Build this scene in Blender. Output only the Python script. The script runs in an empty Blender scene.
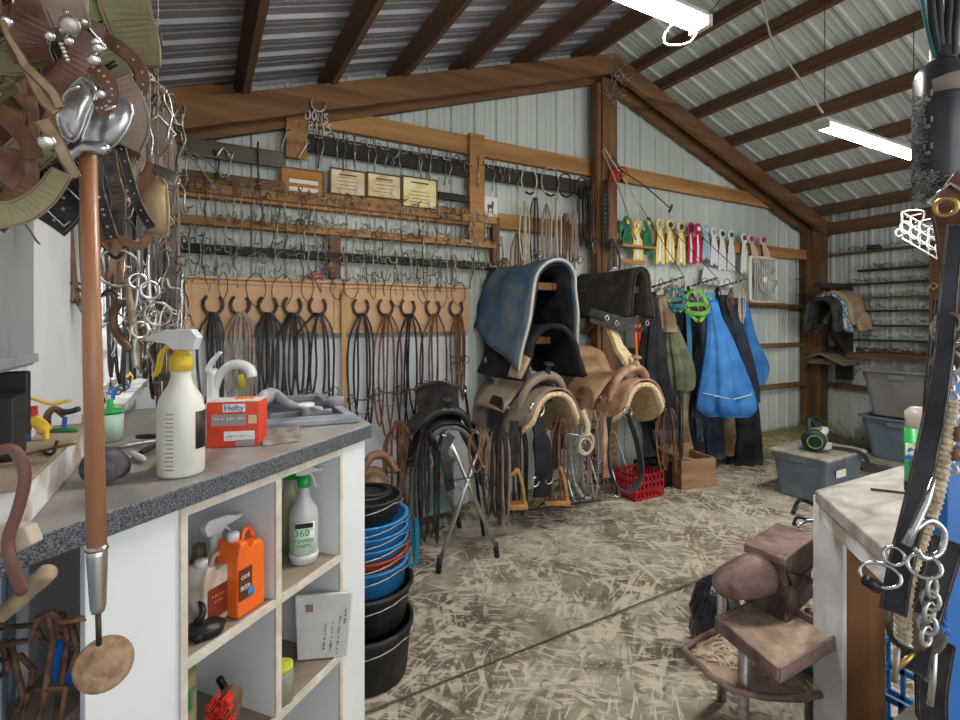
import bpy, math, random
from mathutils import Vector as V, Matrix as MX
S = bpy.context.scene
COL = S.collection
R_ = math.radians
# ------------------------------------------------------------------ camera
FL, CX, HY, EYE = 508.0, 480.0, 322.0, 1.4
YAW = R_(28.9)
cam = bpy.data.objects.new('camera', bpy.data.cameras.new('camera'))
COL.objects.link(cam)
cam.location = (0, 0, EYE)
cam.rotation_euler = (R_(90), 0, -YAW)
cam.data.sensor_width = 36.0
cam.data.lens = FL / 960 * 36.0
cam.data.shift_y = -(360 - HY) / 960
cam.data.clip_start = 0.02
S.camera = cam
# ------------------------------------------------------------------ world, light, exposure
w = bpy.data.worlds.new('world'); S.world = w; w.use_nodes = True
wn = w.node_tree.nodes; wl = w.node_tree.links
bg = wn['Background']; bg.inputs[1].default_value = 0.55
bg.inputs[0].default_value = (0.88, 0.94, 1.0, 1)
def area(name, loc, rot, sx, sy, power, col):
    l = bpy.data.lights.new(name, 'AREA'); l.shape = 'RECTANGLE'; l.size = sx; l.size_y = sy
    l.energy = power; l.color = col
    o = bpy.data.objects.new(name, l); COL.objects.link(o); o.location = loc; o.rotation_euler = rot
    return o
# fill light added for an assumed unseen door behind; daylight through the left window
area('assumed_door_fill', (2.4, -2.6, 1.7), (R_(80), 0, 0), 5.0, 2.6, 46, (1.0, 0.97, 0.92))
area('window_daylight', (-0.75, 2.9, 1.7), (0, R_(-100), 0), 1.0, 1.1, 22, (0.95, 0.98, 1.0))
S.view_settings.view_transform = 'Standard'
S.view_settings.look = 'None'
S.view_settings.gamma = 1
S.view_settings.exposure = 0.80
S.view_settings.use_curve_mapping = False
# ------------------------------------------------------------------ geometry of the photograph
D, RW, LW = 3.52, 6.58, -0.36          # back wall, right wall, left wall
RIDGE_X, RIDGE_Z, SLOPE = 3.14, 3.86, 0.335
cy_, sy_ = math.cos(YAW), math.sin(YAW)
def ray(px, py):
    u = (px - CX) / FL; t = (HY - py) / FL
    return V((cy_ * u + sy_, -sy_ * u + cy_, t))
def W(px, py, Z): return V((0, 0, EYE)) + ray(px, py) * Z
def B(px, py, off=0.0):
    r = ray(px, py); return V((0, 0, EYE)) + r * ((D - off) / r.y)
def RT(px, py, off=0.0):
    r = ray(px, py); return V((0, 0, EYE)) + r * ((RW - off) / r.x)
def XP(px, py, x):
    r = ray(px, py); return V((0, 0, EYE)) + r * (x / r.x)
def HP(px, py, z):
    r = ray(px, py); return V((0, 0, EYE)) + r * ((z - EYE) / r.z)
def PL(px, py, p0, n):
    r = ray(px, py); n = V(n); o = V((0, 0, EYE)); return o + r * ((V(p0) - o).dot(n) / r.dot(n))
def roof_z(x): return RIDGE_Z - SLOPE * abs(x - RIDGE_X)
# ------------------------------------------------------------------ materials
MATS = {}
def mat(name, col, rough=0.6, metal=0.0, col2=None, scale=8.0, bump=0.0, bscale=None, stretch=(1, 1, 1), emit=None, alpha=None, trans=0.0, contrast=0.25, detail=4, coat=0.0):
    if name in MATS: return MATS[name]
    m = bpy.data.materials.new(name); m.use_nodes = True
    nt = m.node_tree; N = nt.nodes; L = nt.links; b = N['Principled BSDF']
    b.inputs['Base Color'].default_value = (*col, 1); b.inputs['Roughness'].default_value = rough
    b.inputs['Metallic'].default_value = metal
    b.inputs['Specular IOR Level'].default_value = 0.22 if rough > .7 else 0.35 if rough > .38 else 0.5
    if coat: b.inputs['Coat Weight'].default_value = coat
    if trans: b.inputs['Transmission Weight'].default_value = trans
    if emit: b.inputs['Emission Color'].default_value = (*emit[0], 1); b.inputs['Emission Strength'].default_value = emit[1]
    if col2 is not None or bump:
        tc = N.new('ShaderNodeTexCoord'); mp = N.new('ShaderNodeMapping'); mp.inputs['Scale'].default_value = stretch
        L.new(tc.outputs['Object'], mp.inputs[0])
        nz = N.new('ShaderNodeTexNoise'); nz.inputs['Scale'].default_value = scale; nz.inputs['Detail'].default_value = detail
        nz.inputs['Distortion'].default_value = 0.4
        L.new(mp.outputs[0], nz.inputs['Vector'])
        if col2 is not None:
            cr = N.new('ShaderNodeValToRGB'); cr.color_ramp.elements[0].position = 0.5 - contrast / 2; cr.color_ramp.elements[1].position = 0.5 + contrast / 2
            cr.color_ramp.elements[0].color = (*col, 1); cr.color_ramp.elements[1].color = (*col2, 1)
            L.new(nz.outputs[0], cr.inputs[0]); L.new(cr.outputs[0], b.inputs['Base Color'])
        if bump:
            bp = N.new('ShaderNodeBump'); bp.inputs['Strength'].default_value = bump; bp.inputs['Distance'].default_value = 0.01
            if bscale:
                n2 = N.new('ShaderNodeTexNoise'); n2.inputs['Scale'].default_value = bscale; n2.inputs['Detail'].default_value = 5
                L.new(mp.outputs[0], n2.inputs['Vector']); L.new(n2.outputs[0], bp.inputs['Height'])
            else: L.new(nz.outputs[0], bp.inputs['Height'])
            L.new(bp.outputs[0], b.inputs['Normal'])
    MATS[name] = m; return m
def wood(name, c1, c2, axis='x', scale=14, rough=0.7, contrast=0.5):
    st = {'x': (0.08, 1, 1), 'y': (1, 0.08, 1), 'z': (1, 1, 0.08)}[axis]
    return mat(name, c1, rough, col2=c2, scale=scale, stretch=st, bump=0.25, contrast=contrast, detail=6)
# ------------------------------------------------------------------ mesh builder
class MB:
    def __init__(s): s.v = []; s.f = []; s.sm = []; s.mi = []
    def add(s, vs, fs, smooth=False, m=0):
        n = len(s.v); s.v += [V(p) for p in vs]
        for f in fs: s.f.append(tuple(i + n for i in f)); s.sm.append(smooth); s.mi.append(m)
        return s
    def box(s, c, d, M=None, m=0):
        c = V(c); h = V(d) / 2
        vs = [V((x * h.x, y * h.y, z * h.z)) for x in (-1, 1) for y in (-1, 1) for z in (-1, 1)]
        if M is not None: vs = [M @ v for v in vs]
        vs = [v + c for v in vs]
        return s.add(vs, [(0, 1, 3, 2), (4, 6, 7, 5), (0, 4, 5, 1), (2, 3, 7, 6), (0, 2, 6, 4), (1, 5, 7, 3)], m=m)
    def beam(s, p0, p1, w, h, up=(0, 0, 1), m=0):
        p0 = V(p0); p1 = V(p1); t = (p1 - p0).normalized(); sd = t.cross(V(up))
        if sd.length < 1e-6: sd = V((1, 0, 0))
        sd.normalize(); u = sd.cross(t)
        vs = [p + sd * a * w / 2 + u * b * h / 2 for p in (p0, p1) for a, b in ((-1, -1), (1, -1), (1, 1), (-1, 1))]
        return s.add(vs, [(0, 3, 2, 1), (4, 5, 6, 7), (0, 1, 5, 4), (1, 2, 6, 5), (2, 3, 7, 6), (3, 0, 4, 7)], m=m)
    def prism(s, pts, off, m=0):          # polygon (3D points) pushed by the vector off
        n = len(pts); off = V(off); vs = [V(p) for p in pts] + [V(p) + off for p in pts]
        return s.add(vs, [tuple(range(n))[::-1], tuple(range(n, 2 * n))] + [(i, (i + 1) % n, n + (i + 1) % n, n + i) for i in range(n)], m=m)
    def tube(s, pts, r, seg=6, closed=False, m=0, flat=None):
        pts = [V(p) for p in pts]; n = len(pts); rr = r if isinstance(r, (list, tuple)) else [r] * n
        vs = []; prev = None
        for i, p in enumerate(pts):
            a = pts[(i - 1) % n] if (i > 0 or closed) else pts[i]; b = pts[(i + 1) % n] if (i < n - 1 or closed) else pts[i]
            t = (b - a)
            if t.length < 1e-9: t = V((0, 0, 1))
            t.normalize()
            if prev is None:
                q = V((0, 0, 1)) if abs(t.z) < 0.9 else V((1, 0, 0)); prev = (q - t * q.dot(t)).normalized()
            else:
                prev = prev - t * prev.dot(t)
                if prev.length < 1e-6: prev = t.orthogonal()
                prev.normalize()
            c = t.cross(prev)
            for k in range(seg):
                an = 2 * math.pi * k / seg; fa = 1 if flat is None else flat
                vs.append(p + prev * math.cos(an) * rr[i] + c * math.sin(an) * rr[i] * fa)
        fs = []
        for i in range(n if closed else n - 1):
            j = (i + 1) % n
            for k in range(seg): k2 = (k + 1) % seg; fs.append((i * seg + k, i * seg + k2, j * seg + k2, j * seg + k))
        if not closed: fs.append(tuple(range(seg))[::-1]); fs.append(tuple(range((n - 1) * seg, n * seg)))
        return s.add(vs, fs, True, m)
    def strap(s, pts, w, t, side, m=0):   # flat band: side = direction of its width
        pts = [V(p) for p in pts]; n = len(pts); ww = w if isinstance(w, (list, tuple)) else [w] * n; vs = []
        for i, p in enumerate(pts):
            sd = V(side[i]) if isinstance(side, list) else V(side)
            a = pts[max(i - 1, 0)]; b = pts[min(i + 1, n - 1)]; tt = (b - a).normalized()
            sd = (sd - tt * sd.dot(tt)); sd.normalize(); nn = tt.cross(sd)
            for x, y in ((-1, -1), (1, -1), (1, 1), (-1, 1)): vs.append(p + sd * x * ww[i] / 2 + nn * y * t / 2)
        fs = [(0, 1, 2, 3), tuple((n - 1) * 4 + k for k in (3, 2, 1, 0))]
        for i in range(n - 1):
            for k in range(4): k2 = (k + 1) % 4; fs.append((i * 4 + k, (i + 1) * 4 + k, (i + 1) * 4 + k2, i * 4 + k2))
        return s.add(vs, fs, False, m)
    def lathe(s, prof, c=(0, 0, 0), seg=20, M=None, m=0, sx=1, sy=1, smooth=True, fold=None):
        c = V(c); vs = []; n = len(prof)
        for (r, z) in prof:
            for k in range(seg):
                a = 2 * math.pi * k / seg; q = r if fold is None else r * fold(a, z)
                p = V((math.cos(a) * q * sx, math.sin(a) * q * sy, z)); vs.append((M @ p if M is not None else p) + c)
        fs = [(i * seg + k, i * seg + (k + 1) % seg, (i + 1) * seg + (k + 1) % seg, (i + 1) * seg + k) for i in range(n - 1) for k in range(seg)]
        if prof[0][0] > 1e-5: fs.append(tuple(range(seg))[::-1])
        if prof[-1][0] > 1e-5: fs.append(tuple(range((n - 1) * seg, n * seg)))
        return s.add(vs, fs, smooth, m)
    def ring(s, c, R, r, ax=(0, 1, 0), seg=16, a0=0, a1=360, ts=6, m=0, sx=1, sz=1):
        c = V(c); ax = V(ax).normalized(); e1 = ax.orthogonal() if abs(ax.z) > .9 else ax.cross(V((0, 0, 1))).normalized(); e1.normalize(); e2 = e1.cross(ax)
        cl = a1 - a0 >= 360; n = seg if cl else seg + 1
        return s.tube([c + e1 * math.cos(R_(a0 + (a1 - a0) * i / seg)) * R * sx + e2 * math.sin(R_(a0 + (a1 - a0) * i / seg)) * R * sz for i in range(n)], r, ts, cl, m)
    def grid(s, fn, nu, nv, m=0, smooth=True, wrap=False):
        vs = [V(fn(i / nu, j / nv)) for i in range(nu + 1) for j in range(nv + 1)]
        return s.add(vs, [(i * (nv + 1) + j, i * (nv + 1) + j + 1, (i + 1) * (nv + 1) + j + 1, (i + 1) * (nv + 1) + j) for i in range(nu) for j in range(nv)], smooth, m)
    def xf(s, M):
        s.v = [M @ v for v in s.v]; return s
    def build(s, name, mt, parent=None, world=True, solid=0, bevel=0, sub=0, base=None):
        me = bpy.data.meshes.new(name); vs = s.v
        o = bpy.data.objects.new(name, me); COL.objects.link(o)
        if parent is not None:
            o.parent = parent
            if world:
                inv = world_of(parent).inverted(); vs = [inv @ v for v in vs]
        elif world:
            if base is None:
                lo = [min(v[i] for v in vs) for i in range(3)]; hi = [max(v[i] for v in vs) for i in range(3)]
                base = V(((lo[0] + hi[0]) / 2, (lo[1] + hi[1]) / 2, lo[2]))
            else: base = V(base)
            o.location = base; vs = [v - base for v in vs]
        me.from_pydata([tuple(v) for v in vs], [], s.f)
        me.polygons.foreach_set('use_smooth', s.sm)
        for q in (mt if isinstance(mt, (list, tuple)) else [mt]): me.materials.append(q)
        if max(s.mi, default=0): me.polygons.foreach_set('material_index', s.mi)
        me.update()
        if solid: k = o.modifiers.new('solid', 'SOLIDIFY'); k.thickness = solid; k.offset = 0
        if bevel: k = o.modifiers.new('bevel', 'BEVEL'); k.width = bevel; k.segments = 2; k.limit_method = 'ANGLE'
        if sub: k = o.modifiers.new('sub', 'SUBSURF'); k.levels = sub; k.render_levels = sub
        return o
def world_of(o):
    M = MX.Translation(o.location) @ o.rotation_euler.to_matrix().to_4x4()
    return world_of(o.parent) @ M if o.parent else M
def tag(o, label, cat, group=None, kind=None):
    o['label'] = label; o['category'] = cat
    if group: o['group'] = group
    if kind: o['kind'] = kind
    return o
def thing(name, loc, label, cat, group=None, rz=0):
    o = bpy.data.objects.new(name, None); COL.objects.link(o); o.location = loc; o.rotation_euler = (0, 0, rz); o.empty_display_size = .05
    return tag(o, label, cat, group)
def struct(mb, name, mt, **k):
    o = mb.build(name, mt, **k); o['kind'] = 'structure'; return o
def clone(src, loc, rot=None, label=None, group=None, scale=None):
    r = src.copy(); COL.objects.link(r); r.location = loc
    if rot is not None: r.rotation_euler = rot if isinstance(rot, (tuple, list)) else (0, 0, rot)
    if scale: r.scale = (scale,) * 3
    if label: r['label'] = label
    if group: r['group'] = group
    for ch in list(src.children):
        c = ch.copy(); COL.objects.link(c); c.parent = r
        for g in list(ch.children):
            d = g.copy(); COL.objects.link(d); d.parent = c
    return r
def smoothp(pts, n=4):                    # catmull-rom through points
    pts = [V(p) for p in pts]; out = []
    for i in range(len(pts) - 1):
        p0 = pts[max(i - 1, 0)]; p1 = pts[i]; p2 = pts[i + 1]; p3 = pts[min(i + 2, len(pts) - 1)]
        for k in range(n):
            t = k / n; out.append(0.5 * ((2 * p1) + (p2 - p0) * t + (2 * p0 - 5 * p1 + 4 * p2 - p3) * t * t + (3 * p1 - p0 - 3 * p2 + p3) * t ** 3))
    return out + [pts[-1]]
def text(s, size, M, mt, parent, name='lettering', ext=0.0006, label=None):   # real letters, as a mesh
    cu = bpy.data.curves.new('t', 'FONT'); cu.body = s; cu.size = size; cu.extrude = ext; cu.align_x = 'CENTER'; cu.align_y = 'CENTER'; cu.resolution_u = 2
    t = bpy.data.objects.new('t', cu); COL.objects.link(t); bpy.context.view_layer.update()
    me = bpy.data.meshes.new_from_object(t.evaluated_get(bpy.context.evaluated_depsgraph_get()))
    bpy.data.objects.remove(t); bpy.data.curves.remove(cu)
    if parent is not None: M = world_of(parent).inverted() @ M
    me.transform(M); me.materials.clear(); me.materials.append(mt)
    o = bpy.data.objects.new(name, me); COL.objects.link(o); o.parent = parent
    if label: o['label'] = label
    return o
def scribble(n, w_, h_, M, mt, parent, seed=1, name='faded_lettering'):   # lettering too faded to read
    r = random.Random(seed); m = MB(); x = -w_ / 2
    while x < w_ / 2:
        k = w_ / n * r.uniform(.5, .8); pts = [V((x + k * a, h_ * b, 0)) for a, b in ((0, r.uniform(-.5, 0)), (.3, r.uniform(0, .5)), (.6, r.uniform(-.5, .1)), (1, r.uniform(-.2, .5)))]
        m.tube([M @ p for p in pts], h_ * .10, 4); x += w_ / n * r.choice((1, 1, 1.6))
    return m.build(name, mt, parent)
def frame(x, y, o):                       # matrix with the given x (right), y (up) axes at o
    x = V(x).normalized(); z = x.cross(V(y)).normalized(); y = z.cross(x)
    return MX(((x.x, y.x, z.x, o[0]), (x.y, y.y, z.y, o[1]), (x.z, y.z, z.z, o[2]), (0, 0, 0, 1)))
rnd = random.Random(7)
def U(a, b): return rnd.uniform(a, b)
# common materials
M_tin = mat('painted_tin', (0.38, 0.43, 0.39), 0.5, 0.0, (0.62, 0.67, 0.62), 1.3, bump=0.05, bscale=30, stretch=(1, 1, .25), contrast=.6)
M_tin_roof = mat('roof_tin', (0.46, 0.52, 0.47), 0.5, 0.0, (0.66, 0.71, 0.65), 1.6, contrast=.6)
M_beam_x = wood('timber_x', (0.060, 0.028, 0.013), (0.25, 0.125, 0.052), 'x')
M_beam_y = wood('timber_y', (0.060, 0.030, 0.017), (0.19, 0.098, 0.050), 'y')
M_beam_z = wood('timber_z', (0.055, 0.026, 0.013), (0.23, 0.115, 0.048), 'z')
M_girt = wood('girt_timber', (0.20, 0.095, 0.030), (0.50, 0.26, 0.09), 'x')
M_dark_wood = wood('dark_board', (0.012, 0.010, 0.008), (0.045, 0.033, 0.024), 'x')
M_honey = wood('honey_board', (0.50, 0.29, 0.145), (0.64, 0.42, 0.24), 'x', contrast=.8)
M_white = mat('white_paint', (0.70, 0.73, 0.76), 0.55, col2=(0.80, 0.82, 0.84), scale=5, bump=.03, contrast=.6)
M_whitew = mat('white_paint_worn', (0.36, 0.30, 0.24), 0.6, col2=(0.76, 0.77, 0.78), scale=9, bump=.1, contrast=.2)
M_steel = mat('steel', (0.55, 0.54, 0.52), 0.32, 0.95)
M_dullsteel = mat('dull_steel', (0.30, 0.28, 0.25), 0.45, 0.85, (0.46, 0.43, 0.39), 40)
M_iron = mat('dark_iron', (0.035, 0.03, 0.028), 0.55, 0.6, (0.09, 0.07, 0.06), 40)
M_rust = mat('rusty_iron', (0.10, 0.048, 0.03), 0.75, 0.3, (0.26, 0.14, 0.09), 30, bump=.3)
M_blacklea = mat('black_leather', (0.010, 0.009, 0.009), 0.42, col2=(0.036, 0.032, 0.030), scale=18, bump=.15)
M_brownlea = mat('brown_leather', (0.09, 0.042, 0.022), 0.45, col2=(0.20, 0.10, 0.058), scale=16, bump=.15)
M_tanlea = mat('tan_leather', (0.25, 0.13, 0.075), 0.42, col2=(0.44, 0.28, 0.19), scale=12, bump=.12)
M_greylea = mat('dusty_leather', (0.16, 0.115, 0.09), 0.5, col2=(0.32, 0.25, 0.20), scale=9, bump=.15, contrast=.4)
M_brass = mat('brass', (0.50, 0.34, 0.12), 0.35, 0.9)
M_chrome = mat('chrome', (0.56, 0.57, 0.58), 0.15, 1.0)
M_black = mat('black_plastic', (0.012, 0.012, 0.013), 0.4)
M_rope = mat('rope', (0.42, 0.33, 0.22), 0.9, col2=(0.62, 0.53, 0.40), scale=120, bump=.5)
M_wool = mat('sheepskin', (0.50, 0.36, 0.20), 0.95, col2=(0.70, 0.56, 0.36), scale=40, bump=.8)
# ================================================================== the room
UPV = V((0, 0, 1))
M_floor = bpy.data.materials.new('dusty_floor'); M_floor.use_nodes = True
def _floor():
    nt = M_floor.node_tree; N = nt.nodes; L = nt.links; b = N['Principled BSDF']; b.inputs['Roughness'].default_value = .82
    tc = N.new('ShaderNodeTexCoord')
    def noise(sc, det, st=(1, 1, 1), rot=0, dist=0):
        m0 = N.new('ShaderNodeMapping'); m0.inputs['Rotation'].default_value = (0, 0, rot); m0.inputs['Location'].default_value = (rot * 3, sc, 0)
        mp = N.new('ShaderNodeMapping'); mp.inputs['Scale'].default_value = st
        L.new(tc.outputs['Object'], m0.inputs[0]); L.new(m0.outputs[0], mp.inputs[0]); n = N.new('ShaderNodeTexNoise'); n.inputs['Scale'].default_value = sc
        n.inputs['Detail'].default_value = det; n.inputs['Distortion'].default_value = dist; L.new(mp.outputs[0], n.inputs['Vector']); return n.outputs[0]
    def ramp(src, a, ca, bb, cb):
        r = N.new('ShaderNodeValToRGB'); r.color_ramp.elements[0].position = a; r.color_ramp.elements[0].color = (*ca, 1)
        r.color_ramp.elements[1].position = bb; r.color_ramp.elements[1].color = (*cb, 1); L.new(src, r.inputs[0]); return r.outputs[0]
    base = ramp(noise(1.3, 7, dist=.8), .40, (0.105, 0.078, 0.052), .60, (0.20, 0.165, 0.122))
    def mix(a, bcol, fac):
        m = N.new('ShaderNodeMix'); m.data_type = 'RGBA'; L.new(fac, m.inputs[0]); L.new(a, m.inputs[6])
        if isinstance(bcol, tuple): m.inputs[7].default_value = (*bcol, 1)
        else: L.new(bcol, m.inputs[7])
        return m.outputs[2]
    def mul(a, b_):
        g = N.new('ShaderNodeMath'); g.operation = 'MULTIPLY'; L.new(a, g.inputs[0]); L.new(b_, g.inputs[1]); return g.outputs[0]
    cur = base
    dust = ramp(noise(1.7, 8, dist=1.2), .44, (0, 0, 0), .58, (.62, .62, .62))          # dry pale dust lying in patches
    cur = mix(cur, (0.46, 0.42, 0.34), dust)
    for (rot, sc, lo) in ((0.3, 26, .55), (1.1, 30, .55), (1.9, 24, .56), (2.6, 32, .55), (0.8, 44, .56), (2.2, 48, .56)):       # scuffs, straw and hoof-trimming streaks
        s1 = ramp(noise(sc, 2, (1, .14, 1), rot, .5), lo, (0, 0, 0), lo + .05, (1, 1, 1))
        gate = ramp(noise(1.9 + rot, 3, rot=rot), .46, (0, 0, 0), .56, (.8, .8, .8))
        cur = mix(cur, (0.56, 0.50, 0.41), mul(s1, gate))
    vo = N.new('ShaderNodeTexVoronoi'); vo.inputs['Scale'].default_value = 42; L.new(tc.outputs['Object'], vo.inputs['Vector'])
    dots = ramp(vo.outputs['Distance'], .18, (1, 1, 1), .30, (0, 0, 0))
    cur = mix(cur, (0.54, 0.49, 0.40), mul(dots, ramp(noise(1.5, 3, rot=2), .48, (0, 0, 0), .56, (.75, .75, .75))))
    cur = mix(cur, (0.085, 0.066, 0.045), ramp(noise(9, 8, dist=2), .57, (0, 0, 0), .66, (.7, .7, .7)))
    L.new(cur, b.inputs['Base Color'])
    bp = N.new('ShaderNodeBump'); bp.inputs['Strength'].default_value = .5; bp.inputs['Distance'].default_value = .012
    L.new(noise(22, 8, dist=.8), bp.inputs['Height']); L.new(bp.outputs[0], b.inputs['Normal'])
_floor()
fl = MB()
fl.grid(lambda u, v: (LW - .1 + u * (RW - LW + .2), -2.2 + v * 5.85, 0.006 * math.sin(u * 23 + v * 9) * math.sin(v * 17) - .006), 40, 40)
fl.box(((LW + RW) / 2, .7, -.12), (RW - LW + .2, 5.85, .2))
struct(fl, 'floor', M_floor, base=(0, 0, 0))
j0, j1 = HP(500, 660, 0), HP(705, 578, 0); jd = (j1 - j0).normalized()
struct(MB().beam(j0 - jd * .6 + UPV * .004, j1 + jd * .7 + UPV * .004, .006, .005), 'trim_63', mat('joint_dirt', (.13, .10, .075), .9))
def rib_profile(L_, pitch=.2, h=.018, h2=.005):    # (distance, height) outline of ribbed tin
    out = [(0, 0)]; x = .04
    while x < L_:
        for a, b in ((0, 0), (.012, h), (.034, h), (.046, 0), (.10, 0), (.106, h2), (.118, h2), (.124, 0), (.150, 0), (.156, h2), (.168, h2), (.174, 0)):
            if x + a < L_: out.append((x + a, b))
        x += pitch
    out.append((L_, 0)); return out
def tin(name, o, dx, up, nrm, L_, tops, mt=M_tin, thick=.012, rh=.018):
    o = V(o); dx = V(dx); up = V(up); nrm = V(nrm); pr = rib_profile(L_, h=rh, h2=.005 if rh > .015 else .0022); vs = []; n = len(pr)
    for d, h in pr:
        p = o + dx * d + nrm * h; lo, hi = tops(d)
        vs += [p + up * lo, p + up * hi, p + up * lo - nrm * thick, p + up * hi - nrm * thick]
    fs = []
    for i in range(n - 1):
        a = i * 4; b = a + 4
        fs += [(a, b, b + 1, a + 1), (a + 2, a + 3, b + 3, b + 2), (a + 1, b + 1, b + 3, a + 3)]
    return struct(MB().add(vs, fs), name, mt, base=tuple(o))
tin('wall_back', (LW, D, 0), (1, 0, 0), (0, 0, 1), (0, -1, 0), RW - LW, lambda d: (0, roof_z(LW + d) + .02))
tin('wall_right', (RW, D, 0), (0, -1, 0), (0, 0, 1), (-1, 0, 0), 5.7, lambda d: (0, roof_z(RW) + .02))
sl = math.sqrt(1 + SLOPE ** 2)
for nm, x0, sx in (('ceiling', LW, 1), ('ceiling', RW, -1)):
    ln = abs(RIDGE_X - x0); ux = V((sx, 0, SLOPE)) / sl
    nn = V((sx * SLOPE, 0, -1)) / sl
    tin(nm, (x0 - sx * .12, D + .05, roof_z(x0) - SLOPE * .12 + .0), (0, -1, 0), ux, nn, 5.7, lambda d, ln=ln: (0, (ln + .12) * sl), M_tin_roof if sx < 0 else mat('bare_galvanised_tin', (.27, .27, .29), .42, .45, (.40, .40, .43), 2.5, contrast=.6), rh=.012 if sx < 0 else .018)
# left wall with the window hole
wl_ = MB()
WY0, WY1, WZ0, WZ1 = 2.22, 3.30, 1.10, 1.88
for (y0, y1, z0, z1) in ((-2.2, WY0, 0, 2.72), (WY1, D + .02, 0, 2.72), (WY0, WY1, 0, WZ0), (WY0, WY1, WZ1, 2.72)):
    wl_.box((LW - .04, (y0 + y1) / 2, (z0 + z1) / 2), (.08, y1 - y0, z1 - z0))
M_leftw = mat('left_wall_paint', (0.62, 0.65, 0.68), 0.6, col2=(0.74, 0.76, 0.78), scale=6, bump=.1, contrast=.7)
struct(wl_, 'wall_left', M_leftw)
wf = MB()
for y in (WY0 + .02, (WY0 + WY1) / 2, WY1 - .02): wf.box((LW - .02, y, (WZ0 + WZ1) / 2), (.07, .035, WZ1 - WZ0))
for z in (WZ0 + .02, WZ1 - .02): wf.box((LW - .02, (WY0 + WY1) / 2, z), (.07, WY1 - WY0, .035))
win = struct(wf, 'window_1', M_whitew)
M_glass = mat('window_glass', (0.95, 0.97, 0.97), 0.08, trans=1.0)
gp = MB().box((LW - .035, (WY0 + WY1) / 2, (WZ0 + WZ1) / 2), (.004, WY1 - WY0, WZ1 - WZ0)).build('pane', M_glass, win)
struct(MB().box((LW + .045, 2.72, WZ0 - .015), (.15, 1.3, .03)).box((LW + .03, 2.72, WZ0 - .09), (.04, 1.3, .12)), 'trim_21', M_whitew, bevel=.003)
# painted column beside the window, its corner board
struct(MB().box((LW + .012, 1.79, 1.35), (.024, .60, 2.7)), 'trim_1', M_leftw, bevel=.004)
struct(MB().box((LW + .02, 2.12, 1.35), (.04, .05, 2.7)), 'trim_2', mat('cream_board', (.66, .60, .48), .6, col2=(.76, .72, .62), scale=8), bevel=.003)
# back wall: white panel at the bottom left
struct(MB().box((0.75, D - .028, .645), (2.14, .016, 1.29)), 'trim_3', mat('white_panel', (.66, .70, .74), .5, col2=(.74, .77, .80), scale=2), bevel=.002)
# big front rafter beams, wall rafters
def chord(x0, x1, ztop, y, w, h, name, mt=M_beam_x):
    z = lambda x: ztop - .335 * abs(x - RIDGE_X)
    up = V((0, 0, 1)); pts = [V((x0, y - w / 2, z(x0))), V((x1, y - w / 2, z(x1))), V((x1, y - w / 2, z(x1) - h)), V((x0, y - w / 2, z(x0) - h))]
    struct(MB().prism(pts, (0, w, 0)), name, mt, bevel=.004)
PZ = RIDGE_Z - .135
chord(LW, RIDGE_X + .0, PZ, D - .22, .05, .17, 'trim_4'); chord(RIDGE_X, RW - .02, PZ, D - .22, .05, .17, 'trim_5')
chord(LW, RIDGE_X, PZ - .03, D - .06, .05, .165, 'trim_6', M_beam_x); chord(RIDGE_X, RW - .05, PZ - .03, D - .06, .05, .165, 'trim_7', M_beam_x)
# posts
struct(MB().box((3.13, D - .14, 1.76), (.17, .11, 3.52)).box((3.03, D - .13, 1.74), (.05, .09, 3.46)), 'trim_8', M_beam_z, bevel=.005)
struct(MB().box((RW - .10, D - .12, 1.27), (.17, .20, 2.54)).box((RW - .20, D - .06, 1.27), (.04, .10, 2.5)), 'trim_9', M_beam_z, bevel=.005)
struct(MB().box((LW + .06, 1.3, 1.86), (.05, 1.9, .16)), 'trim_61', M_beam_y, bevel=.004)
struct(MB().box((LW + .06, 1.3, 2.36), (.05, 2.4, .16)), 'trim_62', M_beam_y, bevel=.004)
# horizontal girts on the back wall
gi = 10
for (xa, ya, xb, yb, h) in ((395, 119, 745, 186, .13), (190, 172, 290, 188, .0), ):
    if not h: continue
    a = B(xa, ya, .04); b = B(xb, yb, .04)
    z = (a.z + b.z) / 2
    struct(MB().beam((LW, D - .045, 2.76), (RW - .3, D - .045, 2.76), .05, .14), 'trim_10', M_girt, bevel=.004)
for n, (x0, x1, z, h, mt) in enumerate(((LW, RW - .2, 2.20, .12, M_girt), (2.0, RW - .2, 1.58, .05, M_beam_x), (2.0, RW - .2, 1.13, .05, M_beam_x), (2.3, RW - .2, .66, .05, M_beam_x))):
    struct(MB().box(((x0 + x1) / 2, D - .05, z), (x1 - x0, .07, h)), f'trim_{11 + n}', mt, bevel=.004)
struct(MB().box((1.86, D - .09, 2.42), (.13, .04, .84)), 'trim_15', M_girt, bevel=.004)
struct(MB().box((.545, D - .09, 2.60), (.13, .035, .30)), 'trim_16', M_girt, bevel=.004)
# right wall girts
for n, (z, mt) in enumerate(((.66, M_beam_y), (1.09, M_beam_y), (2.50, M_beam_y))):
    struct(MB().box((RW - .05, 1.2, z), (.07, 4.5, .14 if z > 2 else .05)), f'trim_{17 + n}', mt, bevel=.004)
# purlins (run along the building)
PX = [-.22, .22, .73, 1.21, 1.70, 2.26, 2.88, 3.42, 3.69 + .03, 4.21, 4.74, 5.27, 5.78, 6.36]
for n, x in enumerate(PX):
    zt = roof_z(x) - .02; sgn = -1 if x < RIDGE_X else 1; an = math.atan(SLOPE) * sgn
    M = MX.Rotation(an, 3, 'Y')
    struct(MB().box((x, .7, zt - .065), (.042, 5.7, .125), M=M), f'trim_{30 + n}', M_beam_y, bevel=.003)
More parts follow.
